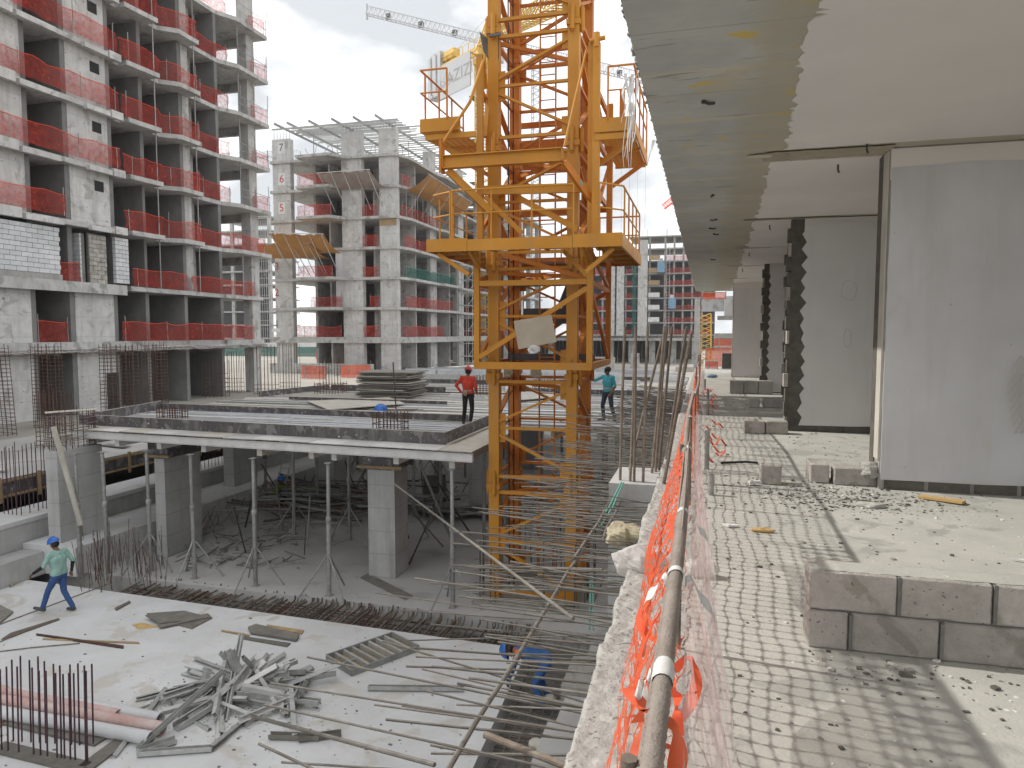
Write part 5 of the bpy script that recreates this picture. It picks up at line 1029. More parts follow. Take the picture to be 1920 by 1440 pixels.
# main platform ring
zp = 8.50; PX0, PX1, PY0, PY1 = -6.05, -1.72, 15.0, 19.5
def ring(z, a0, a1, b0, b1, i0, i1, j0, j1, nm, mat, t_=.04):
    for q in ((a0, b0, a1, j0), (a0, j1, a1, b1), (a0, j0, i0, j1), (i1, j0, a1, j1)): ibox(nm, q[0], q[1], z-t_, q[2], q[3], z, mat, cg)
ring(zp-.06, PX0+.04, PX1-.04, PY0+.05, PY1-.05, X0-.12, X1+.12, Y0c-.12, Y1c+.12, 'grating', 'grating')
for k in range(3):
    x0, x1 = PX0+(PX1-PX0)*(0, .22, .76)[k], PX0+(PX1-PX0)*(.22, .76, 1)[k]; ibox('edge_beam', x0+.004, PY0, zp-.20, x1-.004, PY0+.045, zp+(.08 if k != 1 else .05), CO, cg)
ibox('edge_beam', PX1-.045, PY0+.05, zp-.2, PX1, PY1, zp+.08, CO, cg); ibox('edge_beam', PX0, PY0+.05, zp-.2, PX0+.045, PY1, zp+.08, CD, cg); ibox('edge_beam', PX0+.05, PY1-.045, zp-.2, PX1-.05, PY1, zp+.08, CD, cg)
for x in (-5.4, -4.6, -3.4, -2.3): ibox('joist', x-.03, PY0+.05, zp-.19, x+.03, PY0+.6, zp-.101, CO, cg)
for y in (15.8, 16.7, 17.7, 18.7): ibox('joist', X1+.13, y-.03, zp-.19, PX1-.05, y+.03, zp-.101, CO, cg); ibox('joist', PX0+.05, y-.03, zp-.19, X0-.13, y+.03, zp-.101, CO, cg)
for s in (-1, 1): bm('bracket', ((X0 if s < 0 else X1), 15.2, 7.8), ((PX0+.2 if s < 0 else PX1-.2), 15.2, zp-.22), .07, .09, CO)
bm('bracket', (X0+.05, Y0c, 8.0), (X0+.05, PY0+.1, 8.3), .06, .09); bm('bracket', (X1-.05, Y0c, 8.0), (X1-.05, PY0+.1, 8.3), .06, .09)
def railing(pts, z, h, nm='handrail', mat=CO, mid=True, posts=None, r=.022):
    P = [Vector((x, y, z)) for x, y in pts]
    for fr_, rr in ((1, r), (.55, r*.8)) if mid else ((1, r),):
        m = MB(); m.tube([p+Vector((0, 0, h*fr_)) for p in P], rr, 8); m.part(nm, mat, cg)
    tot = sum((b-a).length for a, b in zip(P, P[1:])); n_ = max(1, round(tot/1.0)) if posts is None else posts; m = MB()
    for i in range(n_+1):
        d = tot*i/n_
        for a, b in zip(P, P[1:]):
            l = (b-a).length
            if d <= l+1e-4: q = a.lerp(b, d/l); break
            d -= l
        irod('rail_post', q, q+Vector((0, 0, h)), r*.95, mat, cg)
railing([(-5.45, 15.03), (-2.75, 15.03)], zp, 1.12, posts=3)
railing([(PX0+.05, 18.6), (PX0+.05, 15.35), (-5.5, 15.05)], zp, 1.1, posts=4); railing([(-2.2, 15.03), (PX1-.04, 15.5), (PX1-.04, 19.3)], zp, 1.12, posts=5); railing([(PX0+.05, 19.45), (PX1-.05, 19.45)], zp, 1.1, mat=CD)
# upper side platforms
for s, px0, px1, z in ((-1, -6.3, -5.35, 11.05), (1, -2.42, -1.55, 10.85)):
    y0, y1 = (15.3, 18.2) if s < 0 else (15.6, 19.0)
    ibox('toe_board', px0, y0, z-.05, px1, y0+.04, z+.24, CO, cg); ibox('toe_board', (px0 if s < 0 else px1-.04), y0+.045, z-.05, (px0+.04 if s < 0 else px1), y1, z+.2, CO, cg)
    for k in range(3): ibox('frame_bar', px0+.05, y0+.05+k*(y1-y0-.1)/2, z-.08, px1-.05, y0+.12+k*(y1-y0-.1)/2, z+.02, CO, cg)
    n_ = 30
    for k in range(n_): y = y0+.14+(y1-y0-.3)*k/n_; ibox('grating_bar', px0+.06, y, z-.03, px1-.06, y+.018, z, 'crane_orange', cg)
    for k in range(6): x = px0+.1+(px1-px0-.2)*k/5; ibox('grating_bar', x, y0+.13, z-.045, x+.012, y1-.06, z-.031, 'crane_orange', cg)
    xo = px0+.03 if s < 0 else px1-.03
    railing([((px1-.3 if s < 0 else px0+.3), y0), (xo, y0), (xo, y1)], z+.2, 1.1, posts=4, r=.024, mat=CD)
    bm('bracket', ((X0+.0 if s < 0 else X1), y0+.5, z-.7), (xo, y0+.5, z-.08), .07, .1, CO); bm('bracket', ((X0+.0 if s < 0 else X1), y1-.5, z-.7), (xo, y1-.5, z-.08), .07, .1, CD)
bm('side_beam', (X0+.1, 15.4, 10.9), (-6.2, 15.4, 10.9), .08, .12); bm('side_beam', (-2.4, 15.65, 10.7), (-1.6, 15.65, 10.7), .08, .12)
bm('side_post', (-2.05, 17.6, 10.85), (-2.05, 17.6, 12.3), .12, .12, CD); bm('side_post', (-2.25, 17.0, 8.6), (-2.25, 17.0, 11.8), .13, .13, CD)
# hydraulic ram inside
m = MB(); m.tube([(-3.35, 18.2, 8.3), (-3.35, 18.2, 10.7)], .12, 12); m.tube([(-3.35, 18.2, 7.0), (-3.35, 18.2, 8.3)], .07, 10); m.part('hydraulic_ram', 'ply_grey', cg); bm('ram_yoke', (-4.1, 18.3, 8.75), (-2.7, 18.3, 8.75), .2, .14, 'dark_metal')
m = MB(); m.obox((-3.9, 18.5, 6.95), (.75, 0, 0), (0, .25, 0), (0, 0, .2)); m.obox((-3.4, 18.4, 7.3), (.2, 0, -.2), (0, .25, 0), (.1, 0, .25)); m.part('pump_tray', 'dark_metal', cg)
bm('inner_beam', (X0+.2, 17.8, 5.9), (X1-.2, 17.8, 5.9), .2, .16, 'dark_metal'); bm('inner_beam', (X0+.2, 18.0, 7.75), (X1-.2, 18.0, 7.75), .1, .1, 'dark_metal')
# board tied to the cage, scoop sheet, rags
P = [gy(x, y, 15.68) for x, y in ((963, 602), (1034, 590), (1044, 641), (972, 655))]; m = MB(); v = [tuple(p) for p in P]+[(p.x, p.y+.015, p.z) for p in P]; m.add(v, [(0, 3, 2, 1), (4, 5, 6, 7), (0, 1, 5, 4), (1, 2, 6, 5), (2, 3, 7, 6), (3, 0, 4, 7)]); m.top('notice_board', 'board_beige', 'blank beige board tied crookedly to the front of the crane cage', 'board')
m = MB(); a_ = gy(900, 60, 16.1)
def scoop(u, v): return Vector((a_.x+.0+.42*u+.10*v*(1-u), a_.y-.05+.5*math.sin(u*2.6)*.5, a_.z-.05*u-(.66-.12*(1-u))*v*(1-.35*(u-.6)**2)-.1*math.sin(u*3)+ .1*u*v))
m.grid(scoop, 8, 6); m.v += [(x, y+.02, z) for x, y, z in m.v]; n0 = len(m.v)//2; m.f += [tuple(reversed([i+n0 for i in f])) for f in m.f]; m.mi = [0]*len(m.f); m.bar((a_.x+.22, a_.y-.02, a_.z-.12), (a_.x+.5, a_.y-.02, a_.z-.1), .05, .06); m.top('guard_scoop', 'scoop_grey', 'dark grey curved metal scoop fixed beside the crane mast high up', 'metal scoop', smooth=False)
for i, (x, y) in enumerate(((1000, 655), (952, 698), (1005, 697))):
    c_ = gy(x, y, 15.7 if i == 0 else 16.1); m = MB(); m.ell(c_, (.13, .05, .12), 12, 9); m.v = [tuple(Vector(q)+Vector((nz(q[0]*9, q[1]*9, q[2]*9), nz(q[0]*9, q[2]*8, 3), nz(q[1]*9, q[2]*9, 7)))*.09) for q in m.v]; m.top('rag', 'white_cloth' if i == 0 else 'hessian', ['white rag tied under the beige board on the cage', 'brown rag knotted on the crane mast below the cage', 'pale rag caught on the mast bars below the cage'][i], 'rag', 'rags tied to the crane')
# torn white sheeting blowing from the upper platform railing
ws = thing('torn_sheeting', 'strips of torn white plastic sheeting hanging by the upper crane platform', 'plastic strips', tuple(gy(1182, 145, 15.2)))
for i in range(11):
    x0 = 1176+i*1.6; ya, yb = 138+rnd(0, 12), rnd(215, 320) if i % 3 else rnd(180, 230); m = MB(); w = rnd(.02, .06); sw = rnd(-.08, .08)
    a, b = gy(x0, ya, 15.2), gy(x0-rnd(2, 10), yb, 15.2)
    m.grid(lambda u, v: a.lerp(b, v)+Vector((sw*math.sin(v*5+i)+(u-.5)*w*(1.3-v), .06*math.sin(v*9+i*2), 0)), 1, 14); m.part('strip', 'white_cloth', ws, True)
m = MB(); a, b = gy(1226, 262, 9.0), gy(1214, 308, 9.0); m.grid(lambda u, v: a.lerp(b, v)+Vector(((u-.5)*.03*(1.2-v), .02*math.sin(v*7), 0)), 1, 8); m.top('plastic_strip', 'white_cloth', 'single white strip dangling from the edge of the terrace roof', 'plastic strip', smooth=True)

# ================================================================== DISTANT CRANES
def lattice(mb, p, q, w, n, r, rd, tri=False, up=Vector((0, 0, 1)), taper=1.):
    p, q = Vector(p), Vector(q); d = (q-p).normalized(); s = d.cross(up).normalized() if abs(d.dot(up)) < .98 else Vector((1, 0, 0)); u = s.cross(d).normalized(); h = w
    offs = [s*w/2, -s*w/2, u*h] if tri else [s*w/2+u*w/2, -s*w/2+u*w/2, -s*w/2-u*w/2, s*w/2-u*w/2]
    P = lambda o, t_: p.lerp(q, t_)+o*(1-(1-taper)*t_)
    for o in offs: mb.tube([P(o, 0), P(o, 1)], r, 5)
    k = len(offs)
    for i in range(n):
        for a in range(k):
            o1, o2 = offs[a], offs[(a+1) % k]; mb.tube([P(o1, i/n), P(o2, (i+.5)/n)], rd, 3, False); mb.tube([P(o2, (i+.5)/n), P(o1, (i+1)/n)], rd, 3, False)
    return mb
c1 = thing('tower_crane', 'yellow tower crane with grey counterweights and a lettered sign behind the orange mast', 'tower crane', (-31.5, 100, 2.2))
m = lattice(MB(), (-31.4, 100, 2.2), (-31.4, 100, 44.5), 1.9, 26, .12, .07); m.part('mast', 'crane_yellow', c1)
top_ = gy(905, 84, 100); m = MB(); m.box(-32.6, 98.8, 44.4, -30.2, 101.2, 45.2); m.tube([(-31.4, 100, 45.2), (-31.4, 100, 46.6)], 1.0, 12); m.part('slewing_ring', 'crane_yellow', c1)
m = MB(); m.box(-30.1, 98.6, 44.6, -28.4, 100.2, 47.2); m.part('cab', 'crane_grey', c1); m = MB(); m.box(-29.9, 98.57, 45.4, -28.6, 98.598, 46.9); m.part('cab_window', 'glass_window', c1)
ap = gy(915, 30, 100)
for dx, dy in ((-.8, -.8), (.8, -.8), (.8, .8), (-.8, .8)): irod('apex_leg', (-31.4+dx, 100+dy, 46.6), (ap.x, ap.y, ap.z), .12, 'crane_yellow', c1)
ce = gy(812, 140, 106); cb = Vector((-31.4, 100, 47.0)); cdir = (ce-cb)
m = MB(); sd_ = Vector((-cdir.y, cdir.x, 0)).normalized()
for s_ in (-.6, .6): m.bar(cb+sd_*s_, ce+sd_*s_, .25, .5)
for k in range(10): q = cb.lerp(ce, k/10); m.bar(q-sd_*.6, q+sd_*.6, .12, .2)
m.part('counter_jib', 'crane_yellow', c1)
for i in range(8): q = cb.lerp(ce, .1+i*.11); irod('guard_post', q+sd_*.7, q+sd_*.7+Vector((0, 0, 1.3)), .05, 'crane_yellow', c1)
irod('guard_rail', cb+sd_*.7+Vector((0, 0, 1.3)), ce+sd_*.7+Vector((0, 0, 1.3)), .05, 'crane_yellow', c1)
q = cb.lerp(ce, .62); m = MB(); m.obox(q+Vector((0, 0, 1.4)), cdir.normalized()*1.3, sd_*.6, (0, 0, .6)); m.part('winch_house', 'crane_yellow', c1)
for k in range(4): q = cb.lerp(ce, .80+k*.055); m = MB(); m.obox(q+Vector((0, 0, -1.0 if k % 2 else -.6)), cdir.normalized()*.55, sd_*.9, (0, 0, 3.0)); m.part('counterweight', 'sign_grey', c1)
q0, q1 = cb.lerp(ce, .16), cb.lerp(ce, .80); dn = cdir.normalized(); fn = sd_ if sd_.y < 0 else -sd_
m = MB(); m.obox((q0+q1)/2+fn*.8+Vector((0, 0, -2.4)), (q1-q0)/2, fn*.08, (0, 0, 2.4)); sg = m.part('sign_panel', 'sign_grey', c1)
ux = (q0-q1).normalized(); uz = fn.cross(ux)*-1; uz = ux.cross(fn)*-1 if ux.cross(fn).z < 0 else ux.cross(fn)
rot = Matrix((ux, uz, fn)).transposed()
text_mesh('AZIZI', 2.5, 'letter_grey', 'lettering', sg, q0.lerp(q1, .32)+fn*.89+Vector((0, 0, -2.4)), rot, .005)
text_mesh('\ufef1\ufeb0\ufef3\ufeb0\ufecb', 1.7, 'letter_grey', 'lettering', sg, q0.lerp(q1, .75)+fn*.89+Vector((0, 0, -2.4)), rot, .005)
jt = gy(1085, 0, 45); j0 = Vector((-31.4, 100, 47.3)); jd = (Vector((jt.x, jt.y, jt.z))-j0); m = lattice(MB(), j0, j0+jd*1.25, 1.5, 40, .09, .05, True); m.part('jib', 'crane_yellow', c1)
for a, b in ((ap, ce), (ap, j0+jd*.6)): irod('pendant', a, b, .045, 'galvanised', c1)
for z in (40, 34, 28): m = MB(); m.box(-33.2, 98.9, z, -32.4, 101, z+.12); m.part('landing', 'dark_metal', c1)
c2 = thing('tower_crane', 'far grey tower crane whose long jib crosses the sky behind the orange mast', 'tower crane', (-48, 200, 2.2))
a, b = gy(688, 27, 200), gy(1240, 163, 200); m = lattice(MB(), a, b, 2.4, 60, .13, .07, True); m.part('jib', 'crane_grey', c2)
jm = a.lerp(b, .60); m = lattice(MB(), (jm.x, jm.y, 2.2), (jm.x, jm.y, jm.z), 2.2, 50, .14, .08); m.part('mast', 'crane_grey', c2)
for t_ in (.08, .2, .32, .74, .87, .95): q = a.lerp(b, t_); m = MB(); m.obox(q+Vector((0, 0, .9)), (.7, 0, 0), (0, .5, 0), (0, 0, .7)); m.part('trolley_light', 'dark_metal', c2)
irod('jib_end', a+Vector((0, 0, -1.4)), a+Vector((0, 0, 3)), .4, 'crane_grey', c2)
for i in range(4): q = a.lerp(b, .88+i*.025); irod('hoist_rope', q, (q.x, q.y, q.z-55), .05, 'galvanised', c2)
c3 = thing('tower_crane', 'very far crane jib low in the sky in the gap left of the numbered building', 'tower crane', (-120, 260, 2.2))
a, b = gy(380, 300, 260), gy(560, 292, 260); m = lattice(MB(), a, b, 2.2, 24, .12, .07, True); m.part('jib', 'crane_grey', c3); m = lattice(MB(), (a.x+4, 260, 2.2), (a.x+4, 260, a.z), 2, 20, .12, .07); m.part('mast', 'crane_grey', c3)
c4_ = thing('tower_crane', 'short yellow tower crane mast standing past the far end of the terrace', 'tower crane', tuple(gy(1320, 690, 60)*1)); p0, p1 = gy(1322, 700, 60), gy(1322, 588, 60)
m = lattice(MB(), (p0.x, 60, p0.z), (p1.x, 60, p1.z), .9, 7, .06, .035); m.part('mast', 'crane_yellow', c4_)
m = lattice(MB(), tuple(gy(1246, 392, 300)), tuple(gy(1264, 378, 300)), 2, 4, .2, .1, True); m.top('crane_jib', 'orange_plastic', 'red and white crane jib tip peeping out from behind the terrace roof edge', 'crane jib')
fd = thing('formwork_deck', 'distant formwork deck on props before the far closing block', 'formwork', (-14, 112, 2.2))
ibox('deck', -30, 104, 5.45, -1.5, 124, 5.8, 'concrete_facade', fd); ibox('edge_board', -30, 103.9, 5.82, -1.5, 103.95, 6.15, 'film_ply', fd); ibox('rear_wall', -30, 123, 2.2, -1.5, 123.3, 5.44, 'concrete_dark', fd)  # rear wall toned dark to give the shade under the deck
for i in range(10): ibox('column', -29+i*3, 105.5, 2.2, -28.2+i*3, 106.2, 5.44, 'concrete_facade', fd)
for i in range(34): irod('prop', (-29.5+i*.84+rnd(-.2, .2), 104.3+rnd(0, 6), 2.2), (-29.5+i*.84, 104.3+rnd(0, 6), 5.44), .06, 'steel_prop', fd)
for i, x in enumerate(sorted(rnd(-24, -3) for k in range(10))): y = rnd(62, 98); h = rnd(.5, 1.9); ibox_ = MB(); ibox_.box(x, y, 2.2, x+rnd(.8, 3), y+rnd(.3, 1), 2.2+h); ibox_.top('panel_stack', random.choice(['galvanised', 'concrete_facade', 'aluminium', 'ply_grey', 'timber_pale']), f'formwork panels stacked before the distant deck, {ORDN[i]} stack from the numbered building', 'panels', 'formwork panels on the far ground')
# building part beyond the terrace end: lower block wall, nets
eb = thing('concrete_building', 'next terrace of the block with beige walls and orange netting past the far wall', 'building', (1, 44, 4.9))
for (x0, y0, x1, y1, dd, mt) in ((1316, 558, 1362, 584, 42, 'concrete_facade'), (1358, 555, 1385, 592, 40, 'concrete_facade'), (1345, 592, 1378, 600, 41, 'concrete_raw'), (1340, 625, 1375, 648, 46, 'concrete_raw'), (1300, 560, 1313, 700, 48, 'concrete_facade')):
    a, b = gy(x0, y1, dd), gy(x1, y0, dd); ibox('wall', a.x, dd, a.z, b.x, dd+.3, b.z, mt, eb)
a, b = gy(1318, 700, 36), gy(1385, 700, 36); ibox('floor', a.x, 33.2, 4.5, b.x+4, 46, 4.86, 'concrete_raw', eb)
for (x0, x1, y0, y1, dd, lab) in ((1314, 1362, 548, 562, 39, 'orange net along the top of the next terrace'), (1337, 1374, 634, 655, 37, 'upper orange net beyond the far terrace wall'), (1322, 1374, 652, 688, 35, 'big orange net closing the far end of the terrace'), (1322, 1346, 678, 692, 34, 'small low orange net at the far floor edge')):
    a, b = gy(x0, y1, dd), gy(x1, y0, dd); net_strip([(a.x, dd), (b.x, dd)], a.z, b.z-a.z, lab, 'orange nets at the terrace end', 'net_orange', sag=.05)
a = gy(1345, 700, 33.5); ibox('block_base', a.x+.2, 33.6, 4.9, a.x+1.6, 33.9, 5.6, 'concrete_dark', eb)
# ================================================================== RAIL along the terrace edge
rl = thing('edge_railing', 'ribbed steel bar rail on bar posts along the terrace edge, bound with white tape', 'railing', (-.08, 10, F))
RZ = 5.95
def rx(Y): return -.062-.0042*Y+.012*math.sin(Y*.9)
def rz(Y): return RZ+.012*math.sin(Y*1.3)-.02*(abs((Y % 2.9)-1.45)/1.45)
for (ya, yb, dx, r) in ((.35, 3.75, 0, .0155), (3.5, 6.9, -.012, .0150), (6.6, 12.5, .006, .015), (12.2, 19, -.01, .015), (18.7, 30.5, .0, .015)):
    n = int((yb-ya)/(.011 if yb < 7 else .2)); m = MB(); m.tube([(rx(ya+(yb-ya)*i/n)+dx, ya+(yb-ya)*i/n, rz(ya+(yb-ya)*i/n)) for i in range(n+1)], [r*(1.03 if i % 2 else .87) if yb < 7 else r for i in range(n+1)], 14); m.part('rail', 'rail_grey', rl, True)
    for s_ in (-1, 1):
        if yb < 7: m = MB(); m.tube([(rx(y)+dx+s_*r*.2, y, rz(y)+r*.93) if s_ > 0 else (rx(y)+dx-r*.96, y, rz(y)) for y in (ya, (ya+yb)/2, yb)], .0035, 5); m.part('rib_seam', 'rail_grey', rl)
for Y in (.9, 3.62, 6.75, 9.6, 12.4, 15.6, 18.9, 22.3, 26, 30):
    irod('post', (rx(Y)-.03, Y, F-.05), (rx(Y)-.03, Y, RZ+.0), .012, 'rebar', rl)
def wrap(Y, l, r=.0172):
    m = MB(); n = 9; k = 14
    def P(u, v): a = u*6.2832; y = Y+(v-.5)*l; rr = r*(1+.10*nz(a*1.2, v*6, Y)+.08*nz(v*14, Y, 2)+(.0 if .12 < v < .88 else -.06)); return (rx(y)+rr*math.cos(a), y, rz(y)+rr*math.sin(a))
    m.grid(P, k, n); m.part('tape', 'white_cloth', rl, True)
for Y, l in ((1.13, .06), (1.62, .03), (2.25, .045), (3.6, .07), (4.8, .04), (6.7, .12), (9.6, .1), (12.3, .12)): wrap(Y, l)
for Y, s_, l in ((1.62, 1, .09), (1.62, -1, .07), (2.25, 1, .08), (1.13, -1, .035), (4.8, 1, .12)):       # loose tape ends
    m = MB(); m.grid(lambda u, v: (rx(Y)+s_*(.02+l*v*.8), Y-.03+u*.05+.05*v+.02*math.sin(v*6), rz(Y)-.02-l*v*v*1.2+.012*math.sin(v*9+u)), 2, 10); m.part('tape_tail', 'white_cloth', rl, True)
# ================================================================== ORANGE MESH hung on the rail
om = thing('mesh_fence', 'crumpled orange plastic mesh hanging from the rail along the terrace edge', 'mesh fence', (-.1, 10, F))
def oval_net(P, nu, nv, a=.40, b=.34):
    """each cell: square outside, oval hole inside"""
    m = MB(); out8 = [(0, 0), (.5, 0), (1, 0), (1, .5), (1, 1), (.5, 1), (0, 1), (0, .5)]; idx = {}
    def vid(u, v):
        k = (round(u*4), round(v*4))
        if k not in idx: idx[k] = len(m.v); m.v.append(tuple(P(u/nu, v/nv)))
        return idx[k]
    for j in range(nv):
        for i in range(nu):
            o = [vid(i+x, j+y) for x, y in out8]; c0 = len(m.v)
            for x, y in out8:
                ang = math.atan2(y-.5, x-.5); cr = (1.24 if a > .46 else 1.14) if abs(x-.5) > .1 and abs(y-.5) > .1 else 1.0; m.v.append(tuple(P((i+.5+a*cr*math.cos(ang))/nu, (j+.5+b*cr*math.sin(ang))/nv)))
            for k in range(8): m.f.append((o[k], o[(k+1) % 8], c0+(k+1) % 8, c0+k)); m.mi.append(0)
    return m
def net_pos(Y, v):
    bul = (-.15*max(.35, 1-abs(Y-2.7)/3.2))*math.sin(math.pi*min(1, v*1.05))**.8*(1.0+.5*nz(Y*.55, 1, 0)) if Y < 7 else -.03*math.sin(math.pi*v)
    w = .05*nz(Y*1.9, v*1.2, 4)+.035*nz(Y*5, v*2.5, 9)+.012*nz(Y*14, v*5, 2)
    z = F+.05+(RZ-F-.05)*v-.025*(1-v)*nz(Y*2.2, 0, 5); sagt = .03*nz(Y*1.1, 3, 3)*v
    return Vector((rx(Y)-.012*v+bul+w*(1-.6*v)-.02, Y+.03*nz(Y*3, v*4, 7), z+sagt-(.03 if v > .99 else 0)))
y0n, y1n = 1.15, 30.; nu = int((y1n-y0n)/.088)
m = oval_net(lambda u, v: net_pos(y0n+(y1n-y0n)*u, v), nu, 12, .474, .468); m.part('mesh', 'orange_plastic', om)
# the slack, stretched stretch that bellies out over the kerb near the camera
def belly(u, v):
    Y = 1.25+4.6*u; d = .06*max(.2, 1-abs(Y-2.5)/2.0); return Vector((rx(Y)-.015-.02*v-d*math.sin(math.pi*v)**.7-.075*v*max(.35, 1-abs(Y-2.4)/2.6)+.022*nz(Y*3, v*2, 1), Y+.03*nz(Y*6, v*3, 3), RZ-.015-(.40-.14*abs(math.sin(Y*1.4)))*v))
m = oval_net(belly, 40, 3, .445, .44); m.part('mesh', 'orange_plastic', om)
# loose loops of torn mesh round the near end of the rail
def ribbon(pts, w, nrm=(1, 0, 0)):
    m = MB(); P = [Vector(p) for p in pts]; n = len(P)*4
    def C(t_):
        k = t_*(len(P)-1); i = min(int(k), len(P)-2); f = k-i; p0, p1, p2, p3 = P[max(i-1, 0)], P[i], P[i+1], P[min(i+2, len(P)-1)]
        return .5*((2*p1)+(p2-p0)*f+(2*p0-5*p1+4*p2-p3)*f*f+(3*p1-p0-3*p2+p3)*f**3)
    def Q(u, v): p = C(u); ww = w*.62*(.45+1.0*abs(math.cos(u*math.pi*1.5))); return p+Vector(nrm)*(v-.5)*ww+Vector((0, 0, .25*(v-.5)*ww))
    m.grid(Q, n, 2); m.part('torn_strand', 'orange_plastic', om, True)
def rp(x, y, d): return gy(x, y, d)
for pts, w in ((((1235, 1262, 1.3), (1195, 1285, 1.25), (1178, 1292, 1.2), (1200, 1318, 1.15), (1222, 1345, 1.1)), .03), (((1262, 1262, 1.5), (1290, 1230, 1.5), (1306, 1275, 1.45), (1290, 1330, 1.4), (1262, 1370, 1.3)), .03), (((1250, 1270, 1.4), (1272, 1305, 1.35), (1305, 1296, 1.35)), .035), (((1272, 1305, 1.35), (1268, 1340, 1.3), (1280, 1380, 1.3)), .02),
        (((1232, 1340, 1.05), (1205, 1370, 1.0), (1197, 1420, .97), (1195, 1470, .93)), .03), (((1240, 1345, 1.05), (1268, 1372, 1.0), (1270, 1430, .95), (1258, 1480, .9)), .03), (((1203, 1400, .97), (1225, 1392, .95), (1262, 1405, .95)), .022), (((1225, 1340, 1.05), (1232, 1380, .98), (1222, 1440, .93)), .018), (((1180, 1345, 1.15), (1205, 1335, 1.15), (1222, 1320, 1.15)), .02),
        (((1222, 1130, 1.75), (1198, 1150, 1.7), (1205, 1180, 1.6), (1232, 1205, 1.5)), .025), (((1195, 1355, 1.0), (1208, 1330, 1.0), (1240, 1345, 1.0)), .022)): ribbon([rp(*q) for q in pts], w)
# small torn bits of the mesh farther along
for i in range(26):
    Y = rnd(9, 22); X = rx(Y)+rnd(.02, .3); m = MB(); m.grid(lambda u, v: (X+.12*u+.03*math.sin(v*7), Y+.06*v, F+.04+rnd(0, .0)+.05*math.sin(u*4+i)), 3, 2); m.part('torn_strand', 'orange_plastic', om, True)
# ================================================================== PINKISH PLASTIC SHEET
ps = thing('plastic_sheet', 'long translucent pinkish plastic sheet draped from the rail beside the orange mesh', 'plastic sheet', (.05, 2, F+.05))
def psP(u, v):
    Y = .75+4.6*u; wid = .55+.45*math.sin(math.pi*min(1, u*1.3+.25)); z = RZ-.015-(RZ-F-.06)*v*wid
    return Vector((rx(Y)+.028+(.05+.20*(1-u)**2)*v+.022*math.sin(u*34+v*1.6)*(.2+v)+.018*nz(u*14, v*1.5, 5), Y+.10*v*math.sin(u*17), z))
m = MB(); m.grid(psP, 160, 22); m.part('sheet', 'sheet_pink', ps, True)
for i in range(14):
    Y = 8.5+i*.7; m = MB(); l = rnd(.4, .85); m.grid(lambda u, v: (rx(Y)+.03+.06*v*rnd(.98, 1.02)+.015*math.sin(v*8), Y+(u-.5)*.22*(1-.4*v), rz(Y)-.02-l*v), 2, 8); m.part('streamer', 'sheet_pink', ps, True)
for i, (x, y, s_, lab) in enumerate(((1196, 1052, .17, 'crumpled white plastic bag caught on the kerb beside the mesh'), (1316, 1064, .09, 'small crumpled bag lying on the terrace floor behind the sheet'), (1170, 1000, .16, 'torn tan paper sack wedged at the terrace edge among bars'))):
    c_ = gz(x, y, F+.06) if i < 2 else gz(x, y, F-.12); m = MB(); m.ell(c_, (s_, s_*.7, s_*.5), 22, 14); m.v = [tuple(Vector(q)+(Vector(q)-c_)*(.5*nz(q[0]*11, q[1]*11, q[2]*11)+.35*abs(nz(q[0]*24, q[1]*24, q[2]*24)))) for q in m.v]; m.top('plastic_bag' if i < 2 else 'paper_sack', 'bag_white' if i < 2 else 'hessian', lab, 'bag', smooth=False)
p, q, r_ = gz(1150, 1212, F+.05), gz(1205, 1196, F+.1), gz(1225, 1216, F+.06); m = MB(); m.grid(lambda u, v: (p.lerp(q, u) if v < .5 else p.lerp(r_, u))+Vector((0, .01*math.sin(u*7), .03*math.sin(u*3)*v)), 10, 2); m.top('plastic_strip', 'white_cloth', 'torn white strip lying across the rough kerb', 'plastic strip', smooth=True)
# ================================================================== CONCRETE BLOCKS on the terrace floor
import bmesh
def rough_block(x0, y0, z0, x1, y1, z1, amp=.004, cuts=5, ch=.008):
    b = bmesh.new(); bmesh.ops.create_cube(b, size=1)
    for v in b.verts: v.co = Vector(((x0+x1)/2+v.co.x*(x1-x0), (y0+y1)/2+v.co.y*(y1-y0), (z0+z1)/2+v.co.z*(z1-z0)))
    bmesh.ops.bevel(b, geom=b.edges[:], offset=ch, segments=1, affect='EDGES', profile=.5)
    bmesh.ops.subdivide_edges(b, edges=[e for e in b.edges if e.calc_length() > .05], cuts=cuts, use_grid_fill=True)
    for v in b.verts: v.co += Vector((nz(v.co.x*31, v.co.y*31, v.co.z*31), nz(v.co.y*29, v.co.z*29, v.co.x*31), nz(v.co.z*33, v.co.x*27, v.co.y*31)))*amp
    m = MB(); b.verts.index_update(); m.add([v.co[:] for v in b.verts], [[v.index for v in f.verts] for f in b.faces]); b.free(); return m
bwall = thing('block_wall', 'low two-course wall of grey concrete blocks standing alone on the terrace floor', 'block wall', (1.6, 3.95, F))
x0b, yb0, yb1 = .53, 3.82, 4.02
for c_, (zz0, zz1, first) in enumerate(((F+.002, F+.196, .20), (F+.206, F+.402, .415))):
    x = x0b+rnd(-.004, .004); l = first
    while x < 3.4:
        m = rough_block(x, yb0+rnd(-.004, .004), zz0, x+l-.012, yb1+rnd(-.004, .004), zz1); m.part('block', 'block_grey', bwall); x += l; l = .41
m = MB(); m.box(x0b+.02, yb0+.018, F+.01, 3.5, yb1-.018, F+.396); m.part('mortar_core', 'mortar', bwall)
def cap(u, v): X = x0b-.0+2.9*u; return (X, yb0+.02+.16*v+.012*nz(X*14, v*5, 3), F+.404+.012*math.sin(math.pi*v)*max(0, nz(X*4, v*2, 5)+.4)+.004*nz(X*30, v*12, 1))
m = MB(); m.grid(cap, 90, 8); m.part('mortar_cap', 'terrace_floor', bwall, True)
m = MB()
